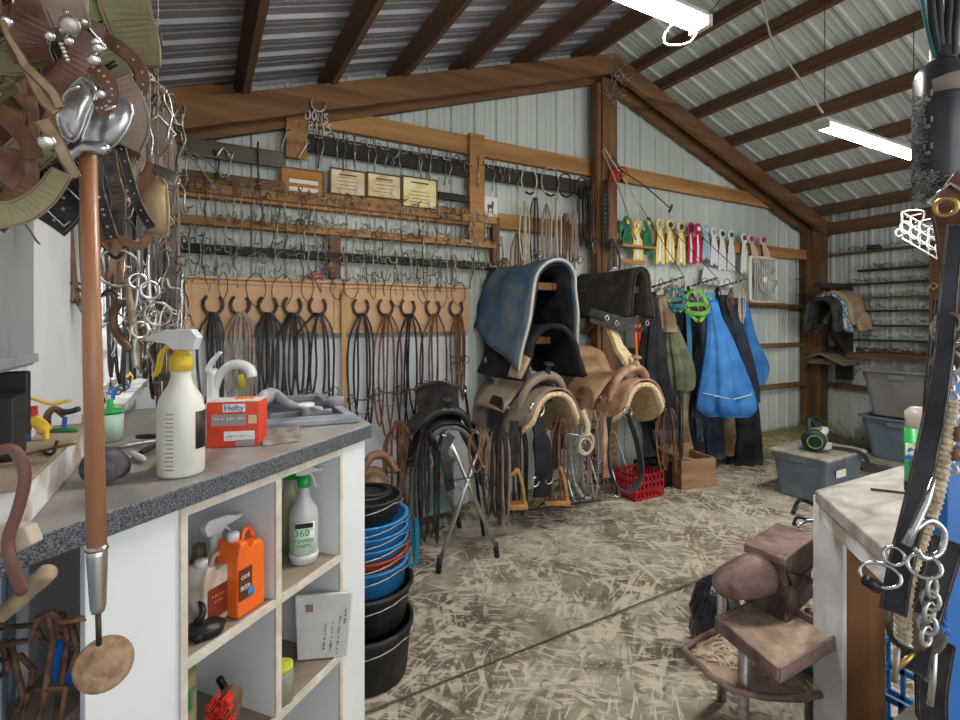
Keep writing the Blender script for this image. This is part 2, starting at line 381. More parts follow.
# ================================================================== counter with its cabinet (cut at an angle)
CC = V((.518, 1.705, 0)); CD = V((-.7684, -.6399, 0)); CN = V((.6399, -.7684, 0))   # front corner, run to the left, out of the front
CT = 1.05
def cp(s_, d, z): return CC + CD * s_ - CN * d + V((0, 0, z))
M_lam = mat('speckled_laminate', (0.02, 0.024, 0.03), 0.35, col2=(0.17, 0.185, 0.21), scale=330, contrast=.16, detail=2)
M_ctop = mat('counter_top_dusty', (0.13, 0.115, 0.10), 0.32, col2=(0.38, 0.36, 0.34), scale=7, bump=.05, contrast=.5)
M_dustshelf = wood('dusty_shelf', (0.16, 0.12, 0.085), (0.38, 0.31, 0.235), 'x', scale=7)
M_edge = mat('raw_edge', (0.55, 0.50, 0.41), .6, col2=(.68, .64, .56), scale=20)
cab = thing('sink_cabinet', cp(.5, .2, 0), 'white open-shelved cabinet under the grey speckled countertop', 'cabinet')
def cbox(s0, s1, d0, d1, z0, z1, mb=None, m=0):
    mb = mb or MB(); pts = [cp(s0, d0, z0), cp(s1, d0, z0), cp(s1, d1, z0), cp(s0, d1, z0)]
    return mb.prism(pts, (0, 0, z1 - z0), m)
DP = .34
cbox(.02, .145, .015, .05, 0, CT - .05).build('corner_post', M_white, cab, bevel=.003)
for s0, s1 in ((.145, .158), (.412, .432), (.692, .708)):
    cbox(s0, s1, .02, DP, 0.02, CT - .05).build('side_panel', M_white, cab)
    cbox(s0, s1, .013, .02, 0.02, CT - .05).build('edge_strip', M_edge, cab)
cbox(.708, .893, .02, .036, 0, CT - .05).build('blank_panel', M_white, cab, bevel=.002)
cbox(.158, .70, DP, DP + .012, 0.02, CT - .05).build('back_panel', M_white, cab)
for a, b in ((.158, .412), (.432, .692)):
    for z in (.648, .335):
        sh = cbox(a, b, .022, DP, z, z + .014).build('shelf', M_dustshelf, cab)
        cbox(a, b, .013, .022, z - .003, z + .017).build('shelf_edge', M_edge, sh)
    cbox(a, b, .013, .025, CT - .07, CT - .048).build('top_rail', M_edge, cab)
ct = MB(); poly = [(.518, 1.705), (-.355, .978), (-.355, 2.46), (.53, 2.46)]
ct.prism([(x, y, CT - .047) for x, y in poly], (0, 0, .047))
ct.mi[-6 + 1] = 1
top = ct.build('countertop', [M_lam, M_ctop], bevel=.004)
tag(top, 'dusty grey speckled laminate countertop cut at an angle, holding the sink', 'countertop')
# end panel below the countertop towards the buckets
cbox(.0, .02, .03, .75, 0, CT - .05).build('side_panel', M_white, cab)
# tin seen under the counter on the left
tin('wall_left', (LW + .002, 2.4, 0), (0, -1, 0), (0, 0, 1), (1, 0, 0), 2.6, lambda d: (0, 1.0), mat('blue_tin', (.25, .33, .42), .45, .2, (.36, .45, .55), 3))
# sink
M_sink = mat('sink_grey', (0.10, 0.12, 0.15), 0.4, col2=(0.34, 0.37, 0.42), scale=9, contrast=.4)
sk = thing('utility_sink', (.32, 2.1, CT), 'grey plastic drop-in sink with a dusty rim in the countertop', 'sink')
so = [(.165, 1.775), (.487, 1.74), (.495, 2.40), (.17, 2.40)]
si = [(.20, 1.85), (.452, 1.82), (.46, 2.36), (.205, 2.36)]
r = MB(); vs = []
for z, pl in ((CT + .001, so), (CT + .022, so), (CT + .024, si), (CT + .001, si)): vs += [(x, y, z) for x, y in pl]
r.add(vs, [(a * 4 + k, a * 4 + (k + 1) % 4, ((a + 1) % 4) * 4 + (k + 1) % 4, ((a + 1) % 4) * 4 + k) for a in range(4) for k in range(4)])
r.build('rim', M_sink, sk, bevel=.004)
bw = MB(); vs = [(x, y, CT + .018) for x, y in si] + [(x * .94 + .02, y * .98 + .04, CT + .0025) for x, y in si]
bw.add(vs, [(4, 5, 6, 7)] + [(k, (k + 1) % 4, 4 + (k + 1) % 4, 4 + k) for k in range(4)]); bw.build('basin', mat('sink_basin', (.035, .045, .06), .45, col2=(.12, .14, .17), scale=6), sk)
MB().box((.33, 1.96, CT + .012), (.22, .014, .02)).build('divider', M_sink, sk, bevel=.003)
# faucet
M_wplast = mat('white_plastic', (.66, .67, .68), .35, col2=(.60, .60, .60), scale=14)
fp = HP(213, 408, CT + .02)
fa = thing('faucet', fp, 'white plastic single-lever faucet with arched spout behind the red box', 'faucet')
rt = V((cy_, -sy_, 0)); fw = V((sy_, cy_, 0)); UP = V((0, 0, 1))          # picture right, away from camera
MB().lathe([(.028, 0), (.028, .01), (.022, .02), (.020, .13), (.021, .135), (.016, .15), (0, .152)], fp, 20).build('body', M_wplast, fa)
MB().tube(smoothp([fp + UP * .05, fp + rt * .02 + UP * .115, fp + rt * .06 + UP * .16, fp + rt * .105 + UP * .168, fp + rt * .14 + UP * .15, fp + rt * .15 + UP * .118]), [.017] * 8 + [.018] * 8 + [.02] * 5, 12).build('spout', M_wplast, fa)
MB().strap(smoothp([fp + UP * .14 - rt * .02, fp + UP * .175 - rt * .005, fp + UP * .215 + rt * .03]), [.035] * 3 + [.03] * 3 + [.022] * 3, .012, fw).build('lever', M_wplast, fa, bevel=.003)
MB().lathe([(.014, 0), (.016, .05), (.012, .055), (0, .055)], fp + rt * .112 + UP * .075, 14).build('aerator', mat('yellow_cap', (.50, .40, .05), .5), fa)
# sprayers and bottles
def sprayer(par, p, fd, mh, mt, k=1.0, tr=1):
    fd = V(fd); M = frame(fd, UP, p)
    out = [(-.035, .0), (-.045, .03), (-.03, .048), (.03, .046), (.075, .030), (.076, .022), (.03, .014), (.014, 0)]
    pts = [M @ V((x * k, y * k, -.013 * k)) for x, y in out]
    MB().prism(pts, M.to_3x3() @ V((0, 0, .026 * k))).build('spray_head', mh, par, bevel=.003)
    MB().strap(smoothp([M @ V((.022 * k, .015 * k, 0)), M @ V((.045 * k, -.01 * k, 0)), M @ V((.052 * k, -.045 * k, 0)), M @ V((.062 * k, -.06 * k, 0))]), .014 * k, .007 * k, M.to_3x3() @ V((0, 0, 1))).build('trigger', mt, par)
    MB().tube([M @ V((.07 * k, .026 * k, 0)), M @ V((.088 * k, .026 * k, 0))], .007 * k, 10).build('nozzle', mt, par)
p = HP(181, 473, CT + .001)
M_milk = mat('cloudy_plastic', (.62, .62, .55), .3, col2=(.72, .72, .66), scale=5)
b = thing('spray_bottle', p, 'clear cloudy spray bottle with yellow and white trigger head on the countertop', 'bottle')
MB().lathe([(.001, 0), (.046, 0), (.049, .006), (.049, .15), (.044, .175), (.026, .205), (.020, .225), (.022, .237), (0, .237)], p, 28).build('bottle_body', M_milk, b)
MB().lathe([(.021, .236), (.025, .238), (.024, .268), (.018, .272), (.014, .285), (0, .285)], p, 20).build('collar', mat('mustard_plastic', (.62, .42, .03), .4), b)
sprayer(b, p + UP * .285, -rt, M_wplast, MATS['mustard_plastic'], 1.0)
tk = MB()
for i in range(14):
    a = math.atan2(-p.y, -p.x) - .45; q = p + V((math.cos(a), math.sin(a), 0)) * .0492 + UP * (.02 + i * .0095)
    tk.beam(q - rt * (.008 if i % 2 else .012), q + rt * .008, .0012, .0012)
tk.build('graduation_marks', M_iron, b)
lb = MB(); a0 = math.atan2(-p.y, -p.x)
lb.grid(lambda u, v: p + V((math.cos(a0 + .62 + u * .9), math.sin(a0 + .62 + u * .9), 0)) * .0495 + UP * (.06 + v * .085), 8, 1)
lb.build('label', M_iron, b, solid=.0008)
# red box
M_red = mat('red_card', (.62, .045, .02), .5, col2=(.72, .09, .04), scale=5)
p = HP(233, 447, CT + .001); fdx = (rt + fw * .22).normalized(); ndx = V((fdx.y, -fdx.x, 0))
bx = thing('trash_bag_box', p, 'red and white cardboard box of bags beside the spray bottle', 'box')
hx = MB(); c0 = p - fdx * .068
hx.prism([c0, c0 + fdx * .136, c0 + fdx * .142 - ndx * .085, c0 - fdx * .004 - ndx * .085], (0, 0, .125)); hx.build('carton', M_red, bx, bevel=.002)
hx = MB(); hx.prism([c0 + UP * .1255, c0 + fdx * .136 + UP * .1255, c0 + fdx * .142 - ndx * .085 + UP * .1255, c0 - fdx * .004 - ndx * .085 + UP * .1255], (0, 0, .002)); hx.build('top_flap', mat('box_white', (.62, .58, .54), .6), bx)
def tile(a, b_, c_, d_, mt, nm, off=.0015):
    o = c0 + fdx * a + ndx * off + UP * c_
    MB().prism([o, o + fdx * b_, o + fdx * b_ + UP * d_, o + UP * d_], ndx * .001).build(nm, mt, bx)
FR = lambda a, z, off=.0032: frame(fdx, UP, c0 + fdx * a + ndx * off + UP * z)
tile(.042, .058, .098, .022, mat('label_white', (.75, .75, .75), .5), 'logo_panel'); tile(.012, .09, .06, .032, mat('label_grey', (.30, .28, .28), .5), 'grey_panel'); tile(.045, .08, .018, .026, MATS['label_white'], 'white_panel'); tile(.108, .022, .064, .024, mat('label_cream', (.6, .5, .3), .5), 'cream_panel')
tile(.075, .05, .002, .018, MATS['label_grey'], 'grey_panel')
text('Hefty', .023, FR(.071, .109), mat('logo_blue', (.02, .04, .35), .4), bx, 'logo')
scribble(10, .075, .010, FR(.057, .079), MATS['label_white'], bx, 3); scribble(11, .065, .008, FR(.085, .031), MATS['label_grey'], bx, 4)
MB().box(p - ndx * .05 + UP * .129 + fdx * .02, (.05, .02, .006)).build('orange_tab', mat('orange_plastic', (.78, .20, .02), .4), bx)
# grey rag and caulking gun in the sink, white plug
tag(MB().tube(smoothp([HP(262, 399, CT + .06), HP(275, 396, CT + .05), HP(292, 405, CT + .04), HP(322, 409, CT + .035)]), [.03, .032, .034, .034, .03, .026, .022, .018, .014, .012, .010, .009, .008], 12, flat=.6).build('hand_shower', mat('grey_plastic', (.42, .42, .45), .4)), 'grey plastic wand lying across the sink', 'wand')
p = HP(306, 418, CT + .003)
tag(MB().lathe([(.012, 0), (.014, .035), (.03, .042), (.03, .052), (.02, .056), (0, .056)], p, 16).build('sink_plug', M_wplast), 'small white plastic plug standing in the sink', 'plug')
p = HP(352, 413, CT + .01)
tag(MB().lathe([(.03, 0), (.034, .03), (.03, .045), (0, .05)], HP(335, 408, CT + .01), 16, sx=1.1).build('sponge', mat('grey_sponge', (.22, .22, .24), .9)), 'dark grey sponge at the far side of the sink', 'sponge')
rag = MB().grid(lambda u, v: HP(262 + 38 * u, 446 - 17 * v - 5 * u, CT + .003) + UP * (.012 * abs(math.sin(u * 7 + v * 3)) * (1 - abs(2 * v - 1))), 12, 6)
tag(rag.build('rag', mat('dusty_rag', (.17, .15, .13), .9, col2=(.28, .26, .23), scale=20), solid=.004), 'crumpled grey rag on the countertop beside the red box', 'rag')
# ---- cabinet contents
def shelfp(px, py, z=.6635): return HP(px, py, z)
# big orange jug
def jug(name, p, w, d, h, mt, capm, label, cat='jug', face=None, lab=None):
    t = thing(name, p, label, cat); fx = CD * -1; fy = -CN     # box aligned with the shelf
    M = MX(((fx.x, fy.x, 0, p.x), (fx.y, fy.y, 0, p.y), (0, 0, 1, p.z), (0, 0, 0, 1)))
    prof = [(-w / 2, 0), (w / 2, 0), (w / 2, h * .66), (w * .46, h * .78), (w * .40, h * .86), (w * .05, h * .86), (-w * .02, h * .80), (-w * .12, h * .88), (-w * .16, h * .93), (-w * .40, h * .93), (-w * .43, h * .85), (-w / 2, h * .72)]
    o = MB().prism([M @ V((x, 0, z)) for x, z in prof][::-1], M.to_3x3() @ V((0, d, 0))).build('jug_body', mt, t, bevel=min(w, d) * .12)
    q = M @ V((-w * .28, d / 2, h * .92))
    MB().lathe([(w * .17, 0), (w * .17, h * .085), (w * .15, h * .10), (0, h * .10)], q, 18).build('cap', capm, t)
    MB().tube(smoothp([M @ V((w * .02, d / 2, h * .80)), M @ V((w * .10, d / 2, h * .97)), M @ V((w * .32, d / 2, h * .98)), M @ V((w * .44, d / 2, h * .85)), M @ V((w * .45, d / 2, h * .72))]), w * .075, 10).build('handle', mt, t)
    if lab:
        col, (x0, x1, z0, z1) = lab
        MB().prism([M @ V((w * a, -.0015, h * b)) for a, b in ((x0, z0), (x1, z0), (x1, z1), (x0, z1))], M.to_3x3() @ V((0, -.001, 0))).build('label', col, t)
    return t, M
M_or = mat('orange_jug', (.80, .13, .01), .38, col2=(.88, .17, .02), scale=4)
M_brownlab = mat('brown_label', (.12, .03, .015), .5)
t, M = jug('cleaner_jug', shelfp(252, 611), .088, .075, .20, M_or, M_wplast, 'bright orange plastic jug with white cap on the upper left shelf', lab=(M_brownlab, (-.48, -.02, .22, .6)))
F2 = lambda x, z: MX.Translation(M @ V((x, -.004, z))) @ frame(-CD, UP, (0, 0, 0))
text('CIDE', .013, F2(-.025, .10), M_wplast, t); text('IKER', .016, F2(-.024, .073), M_wplast, t)
MB().lathe([(.011, 0), (.011, .001), (0, .001)], M @ V((-.006, -.003, .055)), 16, M=frame(-CD, UP, (0, 0, 0)).to_3x3()).build('blue_dot', mat('blue_dot', (.02, .25, .6), .4), t)
M_jug = mat('dirty_white_jug', (.42, .33, .24), .5, col2=(.74, .72, .68), scale=11, contrast=.25)
t, M = jug('oil_jug', shelfp(220, 622), .088, .066, .155, M_jug, M_wplast, 'dirty white jug with red brown label in front of the orange jug', lab=(mat('rust_label', (.20, .03, .012), .5), (-.40, .22, .12, .60)))
F2 = lambda x, z: MX.Translation(M @ V((x, -.004, z))) @ frame(-CD, UP, (0, 0, 0))
scribble(7, .034, .008, F2(-.008, .072), mat('gold_ink', (.7, .4, .08), .5), t, 5); scribble(4, .020, .008, F2(-.008, .058), MATS['gold_ink'], t, 6)
p = HP(216, 606, .6635)
t = thing('trigger_bottle', p, 'white trigger spray bottle behind the dirty white jug', 'bottle')
MB().lathe([(.001, 0), (.032, 0), (.033, .10), (.022, .14), (.014, .16), (.015, .19), (0, .19)], p, 20).build('bottle_body', M_wplast, t); sprayer(t, p + UP * .19, -CD * .9 + CN * .1, M_wplast, M_wplast, .85)
t = thing('hair_clipper', HP(205, 634, .6635), 'small black clipper with bundled cord at the left end of the upper shelf', 'clipper')
MB().tube(smoothp([HP(200, 640, .67), HP(196, 625, .69), HP(203, 612, .72), HP(197, 590, .74)]), [.012, .012, .011, .010, .009, .009, .009, .008, .008, .007, .006, .006, .006], 8).build('cord', M_black, t)
MB().lathe([(.03, 0), (.035, .02), (.02, .03), (0, .03)], HP(205, 634, .6635), 16, sx=1.3).build('clipper_head', M_black, t, bevel=.002)
tag(MB().lathe([(.022, 0), (.022, .12), (.016, .14), (.016, .16), (0, .16)], HP(199, 607, .6635), 16).build('dirty_bottle', mat('brown_bottle', (.14, .10, .06), .4)), 'brown grimy bottle at the back left of the upper shelf', 'bottle')
# 360 bottle and neighbour
M_clear = mat('clearish_plastic', (.40, .44, .42), .12, col2=(.55, .58, .55), scale=3)
M_green = mat('green_plastic', (.01, .32, .06), .35)
p = HP(304, 560, .6635)
t = thing('power_spray_bottle', p, 'clear spray bottle with green collar and green lettering on the upper right shelf', 'bottle')
MB().lathe([(.001, 0), (.040, 0), (.043, .01), (.043, .14), (.038, .165), (.020, .195), (.016, .215), (.017, .235), (0, .235)], p, 26).build('bottle_body', M_clear, t)
MB().lathe([(.041, .004), (.0438, .02), (.0438, .03), (.0, .03)], p, 26).build('white_base', M_wplast, t)
MB().lathe([(.019, .228), (.021, .232), (.021, .255), (.012, .262), (0, .262)], p, 18).build('collar', M_green, t); sprayer(t, p + UP * .262, (rt + fw * .2).normalized(), M_wplast, M_wplast, .62)
ac = math.atan2(-p.y, -p.x)
MB().grid(lambda u, v: p + V((math.cos(ac - .8 + 1.6 * u), math.sin(ac - .8 + 1.6 * u), 0)) * .0436 + UP * (.035 + v * .095), 10, 1).build('label', mat('label_pale', (.62, .72, .64), .5), t, solid=.0006)
vd = V((-p.x, -p.y, 0)).normalized(); vr = V((-vd.y, vd.x, 0))
MB().box(p + vd * .0445 + UP * .122, (.052, .002, .014), M=frame(vr, UP, (0, 0, 0)).to_3x3() @ MX.Rotation(R_(90), 3, 'X')).build('black_band', M_black, t)
for s_, z, sz in (('360°', .100, .030), ('POWER', .077, .017), ('PARTS', .061, .015)): text(s_, sz, frame(vr, UP, p + vd * .0462 + UP * z), M_green, t)
p = HP(290, 548, .6635)
t = thing('green_trigger_bottle', p, 'pale bottle with green trigger head behind the divider', 'bottle')
MB().lathe([(.001, 0), (.036, 0), (.037, .15), (.018, .20), (.018, .225), (0, .225)], p, 20).build('bottle_body', mat('yellowish_plastic', (.35, .36, .22), .25), t); sprayer(t, p + UP * .225, -rt, M_green, M_green, .9)
# white lid board with writing, lower right
t = thing('cooler_lid', cp(.25, .12, .352), 'white plastic lid with handwriting leaning on the lower right shelf', 'lid')
q0 = PL(303, 660, cp(0, .10, 0), CN); ex = (PL(338, 666, cp(0, .10, 0), CN) - q0).normalized(); ey = V((0, 0, 1)) * .98 - ex * -.12
Mf = frame(rt * .95 + fw * .12, UP * .98 - rt * .06, HP(297, 661, .3515)); lw, lh = .15, .20
ln = MB().prism([Mf @ V(v) for v in ((0, 0, 0), (lw, 0, 0), (lw * 1.12, lh, 0), (-lw * .05, lh, 0))], Mf.to_3x3() @ V((0, 0, -.014))); ln.build('panel', M_wplast, t, bevel=.004)
MB().box(Mf @ V((lw * .25, lh * .80, .002)), (.022, .022, .003), M=Mf.to_3x3()).build('patch', mat('brown_patch', (.30, .17, .10), .5), t, bevel=.003)
for k, s_ in enumerate((9, 10, 13, 5)): scribble(s_, s_ * .0085, .009, Mf @ MX.Translation((lw * (.55 + k * .14), lh * (.34 + (k == 3) * .3), .0015)) @ MX.Rotation(R_(84), 4, 'Z'), M_iron, t, 7 + k, 'handwriting')
# jars
def jar(px, py, r, h, body, lid, label, z=.3505):
    p = HP(px, py, z) if not isinstance(px, V) else px
    t = thing('glass_jar', p, label, 'jar')
    MB().lathe([(.001, 0), (r, 0), (r, h * .82), (r * .86, h * .88), (0, h * .88)], p, 20).build('jar_body', body, t)
    MB().lathe([(r * .94, h * .86), (r * .96, h), (r * .88, h * 1.01), (0, h * 1.01)], p, 20).build('lid', lid, t)
jar(cp(.385, .12, .3505), 0, .036, .135, mat('brown_glass', (.13, .08, .045), .2), M_black, 'brown jar with a black lid standing behind the lime lidded jar')
jar(cp(.375, .045, .3505), 0, .030, .10, mat('dusty_glass', (.28, .27, .21), .2), mat('lime_lid', (.48, .52, .06), .4), 'ribbed dusty glass jar with lime green lid')
# lower left: red bristle brush, green tin, brush tray
p = cp(.55, .08, .352)
t = thing('scrub_brush', p, 'red bristled scrub brush standing on end on the lower left shelf', 'brush')
MB().lathe([(0, 0), (.020, .01), (.030, .05), (.032, .09), (.024, .13), (0, .145)], p + UP * .0, 22, sx=1, sy=.5, M=MX.Rotation(R_(12), 3, 'Y')).build('brush_back', M_brownlea, t)
br = MB(); rr_ = random.Random(3)
for k in range(150):
    a = rr_.uniform(-1, 1); zz = rr_.uniform(.02, .135); hw = .030 * math.sqrt(max(0, 1 - ((zz - .078) / .072) ** 2))
    q = p + rt * a * hw + UP * zz + rt * .01; br.beam(q, q - fw * .028 + rt * a * .006 + UP * rr_.uniform(-.004, .004), .003, .003)
br.build('bristles', mat('red_bristle', (.75, .06, .035), .5), t)
t = tag(cbox(.655, .690, .03, .10, .352, .63).build('green_tin', mat('green_tin', (.01, .12, .05), .4, col2=(.25, .20, .12), scale=14, contrast=.1), bevel=.004), 'small dark green tin at the left of the lower shelf', 'tin')
tag(MB().box(cp(.60, .12, .37), (.10, .07, .036), M=frame(-CD, UP, (0, 0, 0)).to_3x3() @ MX.Rotation(R_(-90), 3, 'X')).build('brush_block', M_brownlea, bevel=.008), 'brown wooden brush block lying behind the red brush', 'brush')
tag(MB().tube(smoothp([cp(.50, .10, .357), cp(.49, .12, .42), cp(.50, .14, .47)]), .009, 8).build('strap_handle', M_black), 'black handle leaning to the right of the red brush', 'handle')
# ---- ledge with figures on the left
lg = thing('window_ledge', (LW + .05, 1.3, CT), 'white painted box ledge with brown top on the countertop at left', 'ledge')
MB().box((-.307, 1.36, CT + .04), (.10, .58, .078)).build('ledge_box', M_whitew, lg, bevel=.003)
MB().box((-.305, 1.36, CT + .083), (.112, .59, .008)).build('ledge_top', M_dustshelf, lg, bevel=.002)
LT = CT + .0875
tag(MB().box((LW + .03, 1.22, 1.48), (.05, .34, .34)).box((LW + .058, 1.22, 1.325), (.006, .36, .02)).build('electrical_panel', mat('panel_grey', (.36, .40, .42), .4, .3), bevel=.006), 'flat grey metal box on the white wall above the ledge', 'electrical box')
tag(MB().box((LW + .03, 1.36, 1.235), (.05, .02, .13)).box((LW + .03, 1.30, 1.20), (.05, .08, .12)).build('black_radio', M_black, bevel=.004), 'black box standing on the ledge against the wall', 'radio')
def figure(px, py, spec, label, nm):
    p = HP(px, py, LT); t = thing(nm, p, label, 'figurine')
    for (n_, mt, pts, r) in spec:
        MB().tube(smoothp([p + rt * x + UP * y + fw * z for x, y, z in pts]), r, 7).build(n_, mt, t)
Y_ = mat('toy_yellow', (.75, .50, .05), .5); B_ = mat('toy_blue', (.02, .12, .45), .5); R2 = mat('toy_red', (.5, .03, .03), .5); G2 = mat('toy_green', (.03, .22, .05), .6)
figure(33, 440, [('body', Y_, [(-.03, .02, 0), (0, .045, 0), (.03, .02, 0)], .013), ('rider', R2, [(0, .04, 0), (-.002, .075, 0)], .010), ('hat', Y_, [(-.03, .085, 0), (0, .092, 0), (.04, .08, 0), (.075, .087, .01)], .004), ('legs', B_, [(-.012, .0, 0), (-.01, .03, 0), (.0, .045, 0)], .006), ('legs', Y_, [(.03, 0, 0), (.028, .03, 0)], .006)], 'small yellow toy horse and rider with red torso on the ledge', 'toy_rider')
figure(60, 432, [('body', M_rust, [(-.03, .0, 0), (-.03, .04, 0), (-.012, .055, 0), (.01, .04, 0)], .008), ('arm', M_iron, [(.0, .05, 0), (.02, .048, 0), (.045, .055, 0)], .007), ('post', B_, [(.008, .0, 0), (.012, .035, 0)], .005), ('base', G2, [(-.03, .004, 0), (.04, .004, 0)], .006)], 'small rusty toy figure with a blue post on the ledge', 'toy_figure')
figure(42, 456, [('twig', M_rust, [(-.03, .004, 0), (.0, .01, .01), (.05, .02, .02)], .003), ('twig', M_iron, [(-.02, .006, .02), (.02, .004, 0), (.03, .03, 0)], .003)], 'small bundle of brown twigs lying on the ledge', 'twig_bundle')
# dark crumpled pouch beside the ledge
p = HP(105, 482, CT + .002)
pc = MB().lathe([(.001, 0), (.038, .004), (.046, .03), (.040, .055), (.026, .072), (0, .078)], p, 24, sx=1.05, sy=.8, fold=lambda a, z: 1 + .10 * math.sin(5 * a + z * 60) + .05 * math.sin(11 * a))
tag(pc.build('crumpled_pouch', mat('navy_pouch', (.03, .04, .06), .4, col2=(.20, .16, .15), scale=14), sub=1), 'crumpled dark grey blue pouch behind the wooden stick on the countertop', 'pouch')
p = HP(110, 440, CT + .002)
t = thing('soap_jar', p, 'pale green translucent jar with a dark green pump', 'jar')
MB().lathe([(.001, 0), (.034, 0), (.035, .075), (.03, .08), (0, .08)], p, 20).build('jar_body', mat('pale_green', (.42, .60, .50), .2), t)
MB().lathe([(.034, .078), (.034, .09), (.01, .094), (.008, .12), (0, .122)], p, 16).build('pump', M_green, t)
# clutter behind the spray bottle
for i, (px, py, l, an, mt, lb) in enumerate(((138, 456, .10, 1.9, M_wplast, 'white brush handle with black tip on the countertop'), (150, 448, .09, 1.2, M_iron, 'black comb lying behind the spray bottle'), (136, 444, .11, .4, M_dullsteel, 'grey metal rasp lying behind the spray bottle'), (155, 436, .10, -.3, M_black, 'black tool handle lying at the back of the countertop'), (158, 462, .07, 1.5, MATS['mustard_plastic'], 'yellow handle lying left of the spray bottle'))):
    p = HP(px, py, CT + .012); dd = V((math.cos(an), math.sin(an), 0)) * l / 2
    tag(MB().tube([p - dd, p - dd * .4, p + dd * .5, p + dd], [.006, .008, .006, .008], 8).build('grooming_tool', mt), lb, 'tool')
# objects along the window sill
for i in range(12):
    p = V((LW + .03 + U(0, .06), 2.25 + i * .075, WZ0 + .0005)); h = U(.02, .06)
    tag(MB().tube(smoothp([p, p + V((U(-.02, .02), U(-.02, .02), h * .6)), p + V((U(-.02, .03), U(-.03, .03), h))]), U(.003, .007), 6).ring(p + UP * (h * .6), .014, .003, (U(-1, 1), 1, 0), 10).build('sill_trinket', [M_iron, Y_, B_, M_wplast][i % 4]), 'small metal trinket standing on the window sill', 'trinket', 'trinkets on the window sill')
# the long wooden stick with the iron disc, hung from the rafter in front of the counter
Zs = .70
a, b_ = W(88, 155, Zs), W(97, 555, Zs)
t = thing('hanging_dipper', W(99, 690, Zs), 'long brown wooden stick with a round rusty disc at its foot', 'dipper')
MB().tube([a, a * .5 + b_ * .5, b_], [.0105, .0115, .012], 16).build('wooden_handle', mat('varnished_stick', (.26, .11, .05), .35, col2=(.42, .21, .11), scale=12, stretch=(1, 1, .15)), t)
MB().tube([W(97, 545, Zs), W(97, 555, Zs), W(98, 606, Zs), W(98, 612, Zs)], [.0122, .0125, .0095, .0075], 16).build('ferrule', M_steel, t)
MB().ring(W(97, 549, Zs), .0128, .0012, (0, 0, 1)).build('band', M_brownlea, t)
MB().tube([W(98, 610, Zs), W(99, 645, Zs)], .0035, 8).build('shank', M_iron, t)
dn = (V((0, 0, EYE)) - W(104, 664, Zs)).normalized() + V((0, 0, .25)); dn.normalize(); Mr = frame(V((0, 0, 1)).cross(dn), dn.cross(V((0, 0, 1)).cross(dn)), (0, 0, 0)).to_3x3()
MB().lathe([(0, -.005), (.026, -.005), (.034, -.002), (.035, .002), (.031, .004), (0, .006)], W(104, 664, Zs), 28, M=Mr).build('disc', mat('rusty_disc', (.20, .12, .07), .7, col2=(.34, .23, .14), scale=60, bump=.3), t)
hk = W(87, 150, Zs)
MB().tube([hk, hk + UP * .9], .0018, 5).build('hanging_cord', M_rope, t)
# rusty wire rake on a board, wooden mallet handle, bottom left
t = thing('wire_rake', W(40, 690, .95), 'rusty bent wire frames with blue twine on a board at lower left', 'rake')
def zig(pts, Z, r=.0055): return MB().tube([W(x, y, Z) for x, y in pts], r, 6)
for k, pts in enumerate([[(2, 645), (30, 640), (38, 618), (52, 612), (62, 622), (86, 618)], [(0, 628), (34, 625), (45, 643), (60, 635), (76, 645), (90, 640)], [(0, 660), (20, 655), (34, 670), (22, 718)], [(48, 612), (52, 640), (44, 700), (38, 720)], [(62, 612), (68, 640), (56, 718)], [(2, 640), (8, 668), (0, 676)], [(28, 690), (66, 688), (60, 720)], [(70, 620), (78, 650), (70, 670)], [(10, 640), (24, 700), (10, 720)]]):
    zig(pts, .92 + .02 * (k % 3)).build('wire', M_rust, t)
bt = MB()
for k in range(9): bt.tube(smoothp([W(54 + k * 2.4, 634, .97), W(50 + k * 2.2, 655 + k, .96), W(56 + k * 2.5, 684, .98)]), .0022, 5)
bt.ring(W(66, 655, .97), .025, .003, (0, 1, .2)); bt.build('blue_twine', mat('blue_twine', (.02, .18, .60), .7), t)
tag(MB().beam(W(20, 735, 1.0), W(92, 660, 1.12), .16, .02).build('scrap_board', M_dustshelf), 'dusty wooden board leaning under the counter at lower left', 'board')
t = thing('hoof_mallet', W(10, 620, .8), 'old wooden handle sticking up below the countertop at left', 'mallet')
MB().tube(smoothp([W(-10, 624, .8), W(14, 604, .8), W(38, 582, .8), W(50, 570, .8)]), [.012] * 4 + [.013] * 4 + [.0145] * 4 + [.011], 12).build('handle', mat('worn_handle', (.26, .19, .12), .7, col2=(.44, .35, .24), scale=30), t)
MB().ring(W(-2, 618, .8), .013, .004, (1, 0, .6)).build('collar', M_iron, t)
tag(MB().tube(smoothp([W(-6, 452, .66), W(14, 450, .66), W(25, 475, .66), W(18, 510, .66), W(8, 540, .66), W(12, 565, .66), W(22, 592, .68)]), .007, 8).build('rubber_hose', mat('old_hose', (.16, .075, .06), .6)), 'reddish brown curved hose hanging over the left end of the countertop', 'hose')
tag(MB().prism([W(-5, 525, .67), W(25, 528, .67), W(32, 545, .67), (W(10, 556, .67)), W(-5, 552, .67)], fw * .02).build('hose_grip', mat('cream_grip', (.50, .42, .33), .6), bevel=.003), 'cream coloured grip on the hose at the left edge', 'grip')
